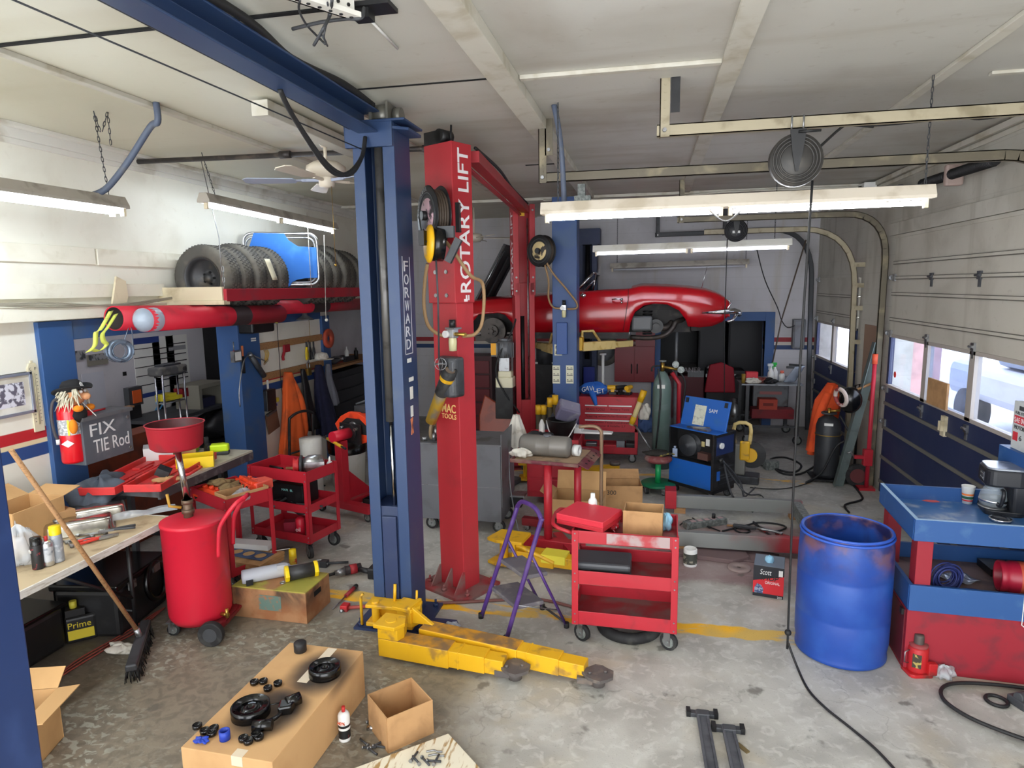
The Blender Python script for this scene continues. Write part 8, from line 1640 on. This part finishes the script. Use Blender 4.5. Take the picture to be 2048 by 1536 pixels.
t.p('shell',B().at(Mq).lathe([(.09,0),(.095,-.005),(.1,.0),(.1,.03),(.094,.04),(.105,.06),(.105,.4),(.09,.42),(0,.42)],36).lathe([(.09,0),(.088,.39),(0,.39)],36),CN); t.p('flame_band',B().at(Mq).lathe([(.1058,.1),(.1058,.16)],36),mat('band_orange',(196,84,60),.5)); b=B().tube([(.2,-.09,-.03),(.2,-.12,-.03),(.3,-.12,-.03),(.3,-.09,-.03)],.01); t.p('grip',b,CN); txt('Hills',.12,.04,face((.2,-.075,.076),(0,.35,.35) if 0 else(1,0,0),(0,.7,.7)),mat('label_rose',(226,170,176),.6),t.e)
solo('hair_clip','white and green plastic strap tool in front of the red canister','tool',B().prism([(-.1,.0),(-.06,.05),(.06,.05),(.13,.02),(.12,-.0),(.05,.02),(-.05,.02),(-.08,-.01)],0,.012),mat('strap_green',(150,178,160),.5,dirt=(36,90,64),ds=22,lo=.48,hi=.55),tuple(bw_(.5,.12,.54)),rot=(.6,0,0),bev=.004) if 0 else solo('plastic_strap','white and green plastic strap in front of the red canister','strap',B().prism([(-.1,.0),(-.06,.05),(.06,.05),(.13,.02),(.12,-.0),(.05,.02),(-.05,.02),(-.08,-.01)],0,.014),mat('strap_green',(150,178,160),.5,dirt=(36,90,64),ds=22,lo=.48,hi=.55),tuple(bw_(.5,.1,.482)),bev=.004)
solo('black_sheet','flat black panel at the back of the bench shelf','panel',B().box((0,0,0),(.7,.2,.05)),BLK,tuple(bw_(.65,.52,.482)))
p=DX(2012,882,2.5)
solo('wall_shelf','blue wooden shelf on the near garage door jamb at the right edge','shelf',B().box((-.02,-.5,-.14),(.22,.04,-.0)),WBLU,(2.47,5.12,p.z-.02))
t=T('oil_carton','white motor oil carton with a red band at the right edge','carton',(2.48,5.08,p.z-.019)); OW=mat('carton_white',(196,200,200),.6,dirt=(176,182,184),ds=6); t.p('carton',B().box((0,-.3,0),(.2,0,.33)),OW,bev=.002)
fo=lambda y,z:face((-.001,y,z),(0,-1,0),(0,0,1)); t.p('red_band',B().at(fo(-.02,.18)).box((0,0,0),(.27,.055,.001)),mat('band_red',(206,52,66),.5))
for s,y,z,w_,h,mm in(('SAE 0W-20',-.025,.188,.2,.035,WPL),('MOTOR OIL',-.03,.14,.19,.028,DGRY),('FULL SYNTHETIC',-.03,.245,.22,.02,DGRY),('6',-.1,.07,.03,.035,DGRY)):txt(s,w_,h,face((-.0022,y,z),(0,-1,0),(0,0,1)),mm,t.e)
t.p('dark_label',B().at(fo(-.07,.275)).box((0,0,0),(.12,.03,.001)),DGRY); t.p('red_square',B().at(fo(-.02,.06)).box((0,0,0),(.06,.06,.001)),mat('band_red',(206,52,66)))
p=F(1668,962); t=T('gas_cylinder','black gas cylinder on a cart by the pier with tubing over it','gas cylinder',(2.22,8.72,0)); z_=DY(1668,836,8.7).z
t.p('body',B().lathe([(0,.06),(.14,.06),(.145,.1),(.145,z_-.1),(.12,z_-.02),(.05,z_+.03),(0,z_+.03)],30),mat('bottle_black',(40,42,46),.5,dirt=(58,60,64),ds=5)); t.p('collar',B().torus((0,0,z_+.06),.08,.014,20,6),DGRY); t.p('valve',B().cyl((0,0,z_),(0,0,z_+.12),.02).cyl((0,0,z_+.08),(.12,-.03,z_+.1),.014),BRS); t.p('chain',B().torus((0,0,.6),.15,.006,26,5),BRS); t.p('label',B().at(TR(0,0,z_-.08,-1.8)).box((.09,-.05,0),(.142,.05,.03)),PAPER)
t.p('cart_plate',B().box((-.18,-.18,.03),(.42,.2,.05)),BLK); t.p('cart_frame',B().tube([(.3,.15,.05),(.32,.15,1.2),(.32,-.05,1.25),(.3,-.1,.05)],.016),BLK)
e=t.p('wheel',B().cyl((.3,-.26,.14),(.3,-.2,.14),.14,n=26),RUB); t.p('hub',B().cyl((.3,-.265,.14),(.3,-.2,.14),.09,n=20),mat('hub_red',(96,44,46),.6),par=e)
t.p('hose',B().tube([(.1,-.1,z_+.05),(.2,-.2,z_-.2),(.05,-.22,.5),(-.1,-.2,.15),(-.3,-.3,.04)],.012,sp=5),CORD)
a=DY(1664,768,9.05); c=DY(1634,898,9.05)
t=T('orange_coverall','bright orange coverall hanging left of the black gas cylinder','clothing',tuple(a)); d=c-a; OB=mat('coverall_orange',(226,84,36),.9,dirt=(206,68,30),ds=6)
t.p('body',B().surf(lambda u,v:(d.x*v-.0+(.13+.03*v)*cos(2*pi*u)*(1+.2*sin(5*pi*u+4*v))*(.4+.6*min(1,4*v)),d.y*v+(.13+.05*v)*sin(2*pi*u)*(1+.15*sin(7*u*pi)),d.z*1.0*v),30,16,0,1,1),OB); t.p('sleeve',B().tube([(-.06,-.1,-.1),d*.5+V((-.1,-.12,0)),d*1.0+V((-.1,-.1,-.05))],[.05,.06,.045],12,sp=5),OB)
a=DX(1690,800,2.3); t=T('welding_mask_bundle','black shiny mask with striped white cloth hung beside the orange coverall','mask',tuple(a)); t.p('mask',B().ball((.06,0,0),(.13,.11,.16),12),BLKG); t.p('strap',B().torus((-.06,-.05,.04),.1,.025,20,6,axis=(1,.4,.2)),mat('strap_stripe',(206,190,180),.7,dirt=(150,60,60),ds=9,lo=.5,hi=.55)); t.p('hook',B().cyl((.1,.05,.1),(.3,.05,.2),.015),WOOD)
a,c=F(1677,972),DX(1757,686,2.66); t=T('steel_angle','grey green steel angle leaning from the floor to the pier','steel bar',tuple(a)); d=c-a; M=face((0,0,0),d,V((0,-1,.0)).cross(d)); L=d.length
t.p('bar',B().at(M).box((0,-.05,0),(L,.07,.008)).box((0,.062,0),(L,.07,.1)),mat('angle_green',(104,116,114),.5,.3,dirt=(90,100,98),ds=8))
a,c=DX(1741,905,2.62),DX(1756,706,2.66); t=T('hi_lift_jack','tall red jack standing against the pier by the near garage door','jack',(2.6,a.y,0)); b=B().cyl((0,0,.03),(0,0,c.z),.024,n=12); t.p('bar',b,mat('jack_crimson',(186,34,56),.5)); t.p('base',B().box((-.1,-.07,0),(.08,.07,.03)),CRED); t.p('mechanism',B().box((-.06,-.04,.3),(.04,.04,.5)).box((-.16,-.03,.38),(-.04,.03,.42)),CRED,bev=.006); t.p('handle_cap',B().cyl((0,0,c.z-.12),(0,0,c.z),.03),mat('cap_orange',(226,90,60),.5)); t.p('hook',B().tube([(-.16,0,.4),(-.2,0,.46),(-.24,0,.44)],.012),STL)
solo('pier_board','brown cardboard sheet fixed low on the pier between the garage doors','board',B().box((XR-.014,8.6,1.0),(XR-.002,9.3,1.95)),mat('pier_brown',(150,122,104),.8),None and 0 or(0,0,0))
p=F(1838,1352); t=T('bottle_jack','red bottle jack on the floor beside the blue and red bench','jack',tuple(p+V((0,.04,0))),.2); JR=mat('jack_red',(184,30,36),.5,dirt=(110,44,40),ds=8)
t.p('base',B().prism(rr_(.15,.14,.03),0,.022),JR,bev=.004); t.p('body',B().lathe([(0,.02),(.056,.02),(.058,.03),(.058,.17),(.05,.185),(0,.185)],28),JR); t.p('collar',B().lathe([(.05,.18),(.054,.2),(.03,.205),(0,.205)],24),RUSTR); t.p('screw_top',B().lathe([(.03,.2),(.028,.25),(.026,.262),(0,.265)],20),mat('jack_iron',(92,82,78),.6,.4)); t.p('pump',B().box((.03,-.075,.02),(.085,-.035,.1)).cyl((.055,-.05,.02),(.055,-.05,.07),.022),JR,bev=.006); t.p('label',B().at(TR(0,0,0,-2.2)).box((.045,-.025,.06),(.0595,.025,.15)),mat('jack_label',(58,52,40),.5,dirt=(170,150,80),ds=40,lo=.55,hi=.6)); t.p('carry_loop',B().tube([(-.055,0,.16),(-.09,-.01,.15),(-.09,-.01,.08),(-.056,0,.07)],.004),STL)
cloth_pile('plastic_bag','clear plastic bag scrap beside the bottle jack',tuple(F(1880,1360)+V((.03,.03,0))),(.06,.05,.04),CLEAR,101,cat='bag')
g2=lambda z,*q:[F(x,y,z) for x,y in q]
b=B()
for dz in(0,.014):b.tube(g2(.014+dz,(2080,1380),(2000,1370),(1940,1366),(1900,1368),(1882,1380),(1890,1402),(1930,1430),(1985,1455),(2060,1482)),.011,8,sp=6)
solo('drive_belt','thick black ribbed hose curving on the floor at the lower right corner','hose',b,CORD)
solo('rubber_ring','black rubber ring lying inside the curved hose','ring',B().torus((0,0,.012),.055,.011,30,8),CORD,tuple(F(1993,1405)))
solo('metal_bit','dark metal bracket at the right edge inside the curved hose','metal part',B().box((-.05,-.05,0),(.12,.06,.05)).cyl((-.04,0,.06),(.1,.02,.04),.03),DGRY,tuple(F(2045,1412)),.4,bev=.006)
for k,(px_,py_,lb) in enumerate(((1403,1432,'grey steel crossbar with end clamp on the floor, left of the pair'),(1455,1462,'grey steel crossbar with end clamp on the floor, right of the pair'))):
    p=F(px_,py_); t=T('roof_bar',lb,'crossbar',tuple(p),radians(2)); BARM=mat('bar_grey',(92,94,100),.5,.3,dirt=(70,72,78),ds=8)
    t.p('rail',B().box((-.03,-1.0,0),(.03,0,.03)).box((-.035,-1.0,.03),(-.02,0,.04)).box((.02,-1.0,.03),(.035,0,.04)),BARM,bev=.002); t.p('clamp',B().box((-.07,-.02,.0),(.085,.02,.025)).box((-.03,-.05,.02),(.04,-.0,.045)),DGRY,bev=.004)
    for x in(-.075,.08):t.p('pad',B().box((x-.012,-.02,.0),(x+.012,.03,.035)),BLK)
# ---------------------------------------------------------------- foreground: painted parts on cartons
def box_mat():
    m=bpy.data.materials.new('carton_oversprayed'); m.use_nodes=True; n=N(m); x,y,z=n.xyz(); n.b.inputs['Roughness'].default_value=.8
    c=n.mix(n.ramp(n.noise(3,4),.4,.7),(204,162,112),(190,146,98))
    d1=n.math('SUBTRACT',1,n.ramp(n.math('ADD',n.math('POWER',n.math('ABSOLUTE',n.math('SUBTRACT',x,.36)),2.),n.math('POWER',n.math('MULTIPLY',n.math('SUBTRACT',y,.72),.8),2.)),.008,.05))
    d2=n.math('SUBTRACT',1,n.ramp(n.math('ADD',n.math('POWER',n.math('ABSOLUTE',n.math('SUBTRACT',x,.27)),2.),n.math('POWER',n.math('MULTIPLY',n.math('SUBTRACT',y,.33),.9),2.)),.012,.055))
    k=n.math('MULTIPLY',n.math('MAXIMUM',d1,d2),n.ramp(z,.2,.29)); k=n.math('MULTIPLY',k,n.math('ADD',.7,n.math('MULTIPLY',n.noise(6,4),.4)))
    n.color(n.mix(k,c,(34,36,42))); return m
bb=V((-2.21,2.49,0)); t=T('cardboard_box','long flat carton in the foreground with freshly painted black parts on it','cardboard box',tuple(bb),radians(-1)); LB_,WB_,HB_=.5,.97,.3
t.p('carton',B().box((0,0,0),(LB_,WB_,HB_)),box_mat(),bev=.004); t.p('tape',B().box((.27,.6,HB_),(.33,WB_-.01,HB_+.001)),mat('tape_clear',(222,206,180),.3)); t.p('tape',B().box((.28,-.002,HB_-.05),(.34,.05,HB_+.001)),mat('tape_clear',(222,206,180)))
HZ=HB_+.002
def pulley(label,px_,py_,r):
    p=F(px_,py_,HZ); t=T('pulley',label,'pulley',tuple(p)); t.p('rim',B().lathe([(r*.66,.0),(r,0),(r*1.0,.012),(r*.985,.016),(r,.022),(r,.052),(r*.93,.056),(r*.9,.05),(r*.66,.05),(r*.66,0)],48),BLKG)
    b=B().lathe([(0,.01),(r*.68,.01),(r*.68,.035),(r*.5,.032),(r*.34,.04),(r*.14,.045),(r*.14,.02),(0,.02)],40); t.p('web',b,BLKG); 
    for k in range(4):t.p('window',B().at(TR(0,0,.034,k*pi/2+.4)).prism([(r*.28*cos(a)+r*.2*0,r*.42*sin(a)*0+r*(.3+.0)*0+0) for a in(0,)]*3 if 0 else[(r*.24,-r*.14),(r*.42,-r*.2),(r*.5,0),(r*.42,r*.2),(r*.24,r*.14)],0,.004),mat('pulley_hole',(120,128,140),.5) if k==1 and px_<560 else DKHOLE)
    for k in range(8):t.p('bolt_hole',B().at(TR(0,0,.05,k*pi/4)).cyl((r*.78,0,0),(r*.78,0,.0012),r*.035,n=8),DKHOLE)
pulley('black pulley nearest the front of the long carton',502,1428,.098); pulley('black pulley at the back right of the long carton',650,1348,.09)
t0=T('pulley_cap','black cap on the long carton','cap',tuple(F(509,1368,HZ)),0,'small black caps on the long carton'); t0.p('cap',B().lathe([(0,.004),(.012,.004),(.012,.012),(.018,.012),(.02,.0),(.023,.002),(.024,.02),(.02,.022),(.018,.014),(0,.014)],20),BLKG)  # small black caps that go with the pulleys
t0.e['label']='black ringed cap, leftmost of the four behind the front pulley'
for(x,y),lb in zip(((527,1366),(536,1380),(556,1370),(395,1456),(410,1466),(424,1470),(428,1461),(487,1481),(497,1486),(512,1473),(518,1478)),('black ringed cap, second of the four behind the front pulley','black ringed cap nearest the pulley among the four behind it','black domed cap, rightmost of the four behind the front pulley','black cap farthest left by the front edge of the long carton','black cap second from left by the blue tape scrap','black cap left of the blue tape roll, lower one','black cap left of the blue tape roll, upper one','black cap at the front edge right of the blue tape roll','black cap closest to the front edge right of the blue roll','black cap upper left of the pair below the painted bracket','black cap lower right of the pair below the painted bracket')):dup(t0,F(x,y,HZ),None,lb)
solo('round_lid','black round lid standing at the far left corner of the long carton','lid',B().lathe([(0,0),(.036,0),(.038,.004),(.038,.055),(.034,.06),(0,.06)],30),mat('lid_black',(32,32,34),.5),tuple(F(601,1302,HZ)))  # a round black lid
p=F(450,1478,HZ); solo('tape_roll','blue tape roll standing on the long carton','tape',B().lathe([(.02,0),(.026,0),(.026,.048),(.02,.048),(.02,0)],26),mat('tape_blue',(30,62,170),.45),tuple(p)); cloth_pile('tape_scrap','torn blue tape scrap at the front left edge of the long carton',tuple(F(403,1483,HZ)),(.035,.025,.01),mat('tape_blue',(30,62,170)),103,cat='tape')
t=T('painted_bracket','glossy black bracket and solenoid assembly on the long carton','engine part',tuple(F(575,1425,HZ)),radians(35)); t.p('motor',B().cyl((-.0,.03,.035),(.07,.05,.035),.032,n=20),BLKG); t.p('bracket',B().prism([(-.05,-.02),(.02,-.03),(.05,.03),(-.03,.06)],.0,.05),BLKG,bev=.01); t.p('arm',B().tube([(-.02,0,.02),(-.06,-.05,.02),(-.11,-.08,.025)],.012,sp=3),BLKG); t.p('solenoid',B().cyl((-.17,-.085,.03),(-.08,-.115,.03),.028,n=20),BLKG); t.p('wire',B().tube([(-.03,.04,.04),(-.09,.06,.03),(-.13,.05,.0)],.004),BLKG)
spraycan('spray_can','white spray paint can with a red nozzle standing on the floor',tuple(F(690,1478)),.033,.2,WPL,None,nozzle=mat('nozzle_red',(190,40,40)),word=('HDX',),wm=mat('hdx_orange',(226,120,90),.6))
o_=bpy.data.objects; sc=[x for x in o_ if x.get('label','').startswith('white spray paint can')][0]; ob('dark_label',B().lathe([(.0334,.02),(.0334,.07)],20).lathe([(.0334,.085),(.0334,.1)],20),LBK,sc)
o,a_,L=fr((777,1507),(868,1466)); carton('cardboard_box','small open brown carton on the floor beside the spray can',tuple(o),a_,L,.27,.205,CARD)
def bolt(name,label,p,rz,L,grp=None):
    t=T(name,label,'bolt',tuple(p),rz,grp); t.p('shank',B().cyl((0,0,.008),(L,0,.008),.006,n=10),DGRY); t.p('head',B().cyl((-.008,0,.008),(0,0,.008),.011,n=6),STL); return t
t1=bolt('bolt','loose steel bolt in the scatter between the small open carton and the spray can',F(727,1497),.2,.07,'bolts by the small open carton')
for x,y,a in((735,1492,2.6),(742,1497,.9),(748,1494,0),(738,1500,-.5)):dup(t1,F(x,y),a)
t=bolt('bolt','long bolt leaning at the left side of the small open carton',F(735,1446),.6,.08); t=T('socket_wrench','shiny socket on the floor left of the small open carton','socket',tuple(F(741,1461))); t.p('socket',B().cyl((-.02,0,.014),(.03,.01,.014),.014,n=14),CHR); t.p('ring',B().torus((.03,.01,.014),.014,.004,14,5,axis=(1,0,0)),CHR)
a,L=F(698,1535,.03),0; WPAINT=mat('chipped_white_wood',(226,218,196),.7,dirt=(168,134,84),ds=5,lo=.55,hi=.66,stretch=(8,1.5,1))
q1,q2,q3=F(690,1542,.04),F(897,1466,.04),F(965,1540,.04); d1,d2=(q1-q2),(q3-q2); q4=q1+d2
t=T('wood_slab','chipped white wooden panel at the bottom edge with bolts on it','board',(q2.x,q2.y,0)); t.p('panel',B().prism([((v-q2).x,(v-q2).y) for v in(q2,q2+d2*2.2,q1+d2*2.2,q1)],.0,.04),WPAINT,bev=.005)
t2=bolt('bolt','loose bolt among those on the chipped white panel',F(822,1524,.041),1.4,.07,'bolts on the chipped white panel')
for x,y,a in((838,1530,2.4),(845,1518,-.7),(856,1524,.1),(868,1530,1.5)):dup(t2,F(x,y,.041),a)
for k,(x,y) in enumerate(((868,1504),(872,1512))):solo('steel_clip','curved steel clip on the white panel, the %s of two'%('upper','lower')[k],'clip',B().tube([(-.04,-.01,.004),(-.02,.0,.004),(0,.008,.004),(.02,.0,.004),(.045,.006,.004)],.005,6,sp=3),STL,tuple(F(x,y,.041)))
cb_=carton('cardboard_box','open brown carton at the lower left corner beside the blue column',tuple(F(90,1490,0)+V((-.2,-.35,0))),.3,.36,.34,.3,CARDP,flaps=(('r',.12,.1),('b',.12,.7)))
def fmat():
    m=bpy.data.materials.new('sooty_carton'); m.use_nodes=True; n=N(m); x,y,z=n.xyz(); n.b.inputs['Roughness'].default_value=.85
    c=n.mix(n.ramp(n.noise(5,4),.45,.65),(168,122,84),(150,98,62)); s=n.math('MULTIPLY',n.ramp(z,.05,.24),n.ramp(n.noise(4,5,.4),.42,.58)); c=n.mix(n.math('MULTIPLY',s,.85),c,(44,40,36))
    y_=n.math('MULTIPLY',n.ramp(z,.235,.249),n.ramp(n.noise(4,4),.36,.5)); n.color(n.mix(n.math('MULTIPLY',y_,.8),c,(176,172,70))); return m
fo_=V((-3.13,4.2,0)); t=T('cardboard_box','sooty brown carton with yellow overspray holding painted filters','cardboard box',tuple(fo_),radians(-1)); t.p('carton',B().box((0,0,0),(.63,.36,.25)),fmat(),bev=.004); t.p('print',B().box((.23,-.002,.08),(.42,0,.2)),mat('print_teal',(96,120,110),.8,dirt=(150,106,76),ds=20)); t.p('hand_hole',B().box((.63,.12,.16),(.632,.22,.2)),DKHOLE)
p=F(535,1160,.25); t=T('fuel_filter','pale grey painted cylinder lying on the sooty carton','filter',tuple(p+V((0,.02,.055))),radians(38)); Mq2=Mx.Rotation(pi/2,4,'Y')
t.p('body',B().at(Mq2).lathe([(0,-.2),(.05,-.195),(.055,-.18),(.055,.12),(.04,.16),(.022,.17),(.02,.23),(0,.23)],26),mat('primer_grey',(178,182,192),.5)); t.p('clamp',B().box((-.17,-.07,-.05),(-.12,-.03,-.01)),BLK); t.p('tab',B().box((.06,-.06,.03),(.14,-.03,.06)),mat('primer_grey',(178,182,192)))
p=F(600,1160,.25); t=T('air_cylinder','black cylinder with bright yellow end caps on the sooty carton','filter',tuple(p+V((0,.03,.06))),radians(38)); t.p('body',B().at(Mq2).cyl((0,0,-.1),(0,0,.1),.055,n=26),mat('satin_black',(44,44,46),.5))
for s in(-1,1):t.p('end_cap',B().at(Mx.Translation((s*.11,0,0))@Mq2).prism([(.062*cos(k*pi/8)*(1.15 if k%8==4 else 1),.062*sin(k*pi/8)*(1.2 if k%8==4 else 1)) for k in range(16)],-.015,.015),YPL,bev=.005)
spraycan('spray_can','yellow lubricant can with a straw behind the sooty carton',tuple(F(588,1150)),.033,.24,mat('can_yellow',(222,186,40),.4),YPL,band=mat('can_band',(206,176,60),.5,dirt=(190,60,40),ds=18,lo=.52,hi=.58)); solo('straw','thin spray straw lying over the yellow lubricant can top','straw',B().cyl((-.16,-.05,0),(0,0,.02),.003),WPL,tuple(F(588,1150)+V((-.01,-.02,.235))))
solo('washer','steel washer on the overspray between the painted filters','washer',B().torus((0,0,.004),.018,.006,18,6),STL,tuple(F(566,1166,.251)))
p=F(700,1150); t=T('impact_wrench','red and black cordless impact wrench lying on the floor','power tool',tuple(p),radians(30)); t.p('body',B().cyl((-.04,0,.045),(.1,.02,.05),.04,n=16),mat('tool_body',(58,50,52),.5)); t.p('red_shell',B().cyl((-.0,-.0,.05),(.06,.012,.05),.043,n=16),mat('tool_scarlet',(170,40,48),.5)); t.p('nose',B().cyl((-.13,-.015,.04),(-.04,0,.045),.024,.036,n=16),STL); t.p('socket',B().cyl((-.19,-.02,.035),(-.12,-.012,.04),.014,n=12),BLK); t.p('handle',B().tube([(.06,.02,.05),(.12,-.05,.045),(.17,-.09,.045)],.024,10),BLK); t.p('battery',B().at(TR(.2,-.11,.045,-.5)).box((-.04,-.06,-.045),(.045,.06,.05)),BLK,bev=.01)
a,c=F(665,1218,.012),F(712,1172,.02); t=T('screwdriver','screwdriver with red and black grip on the floor','screwdriver',tuple(a)); d=c-a; t.p('shaft',B().cyl((0,0,0),d*.55,.006),STL); t.p('grip',B().cyl(d*.55,d,.017,n=12),mat('grip_crimson',(150,40,46),.5)); t.p('grip_end',B().cyl(d*.9,d*1.02,.018,n=12),BLK)
a,c=F(690,1216,.02),F(768,1210,.02); t=T('long_hammer','long red handled bar tool on the floor left of the blue column','bar',tuple(a)); t.p('bar',B().cyl((0,0,0),c-a,.014,n=10),mat('bar_red',(156,64,58),.6)); t.p('head',B().box((-.03,-.03,-.02),(.03,.04,.03)),JR,bev=.006); t.p('ferrule',B().cyl((-.02,-.045,-.008),(0,-.02,-.008),.014),STL)
b=B().tube(g2(.014,(872,1206),(930,1204),(1000,1200),(1080,1199),(1150,1215)),.012,sp=5); solo('air_hose','brown hose on the floor running from blue column behind the ladder','hose',b,mat('hose_brown',(116,72,66),.6))
b=B().tube([DY(757,1085,4.5),DY(755,1130,4.45),DY(764,1170,4.4),F(770,1212,.014)],.011,sp=4); solo('air_hose','red brown hose hanging along the left side of the blue column','hose',b,mat('hose_brown',(116,72,66)))
p=F(640,1138); t=T('bearing_puller','steel puller tool with a curved jaw behind the sooty carton','tool',tuple(p)); t.p('jaw',B().tube([(-.1,-.06,.02),(-.08,.04,.05),(0,.08,.05),(.05,.04,.03)],.012,sp=4),STL); t.p('screw',B().cyl((0,.05,.03),(.22,.12,.03),.012),DGRY); t.p('body',B().box((-.02,.02,.0),(.05,.09,.06)),DGRY,bev=.006)
cloth_pile('plastic_bag','clear plastic scrap on the floor right of the blue column',tuple(F(905,1262)),(.06,.05,.03),CLEAR,110,cat='bag'); solo('steel_tray','dark blue flat tray on the floor behind the yellow lift arms','tray',B().prism([(-.1,-.08),(.1,-.1),(.16,-.02),(.1,.08),(-.1,.08)],0,.03),NAVY,tuple(F(882,1255)),bev=.003)
solo('leaf','dry brown scrap on the floor between the crossbars and the cord','scrap',B().box((-.04,-.012,0),(.04,.012,.008)),mat('scrap_brown',(112,96,62),.9),tuple(F(1485,1497)),-.9)
solo('floor_tire','dark tire lying under the front red cart','tire',B().torus((0,0,.04),.2,.04,36,8),RUB,(-.12,4.55,0.0))  # a tire, modelled as a plain torus
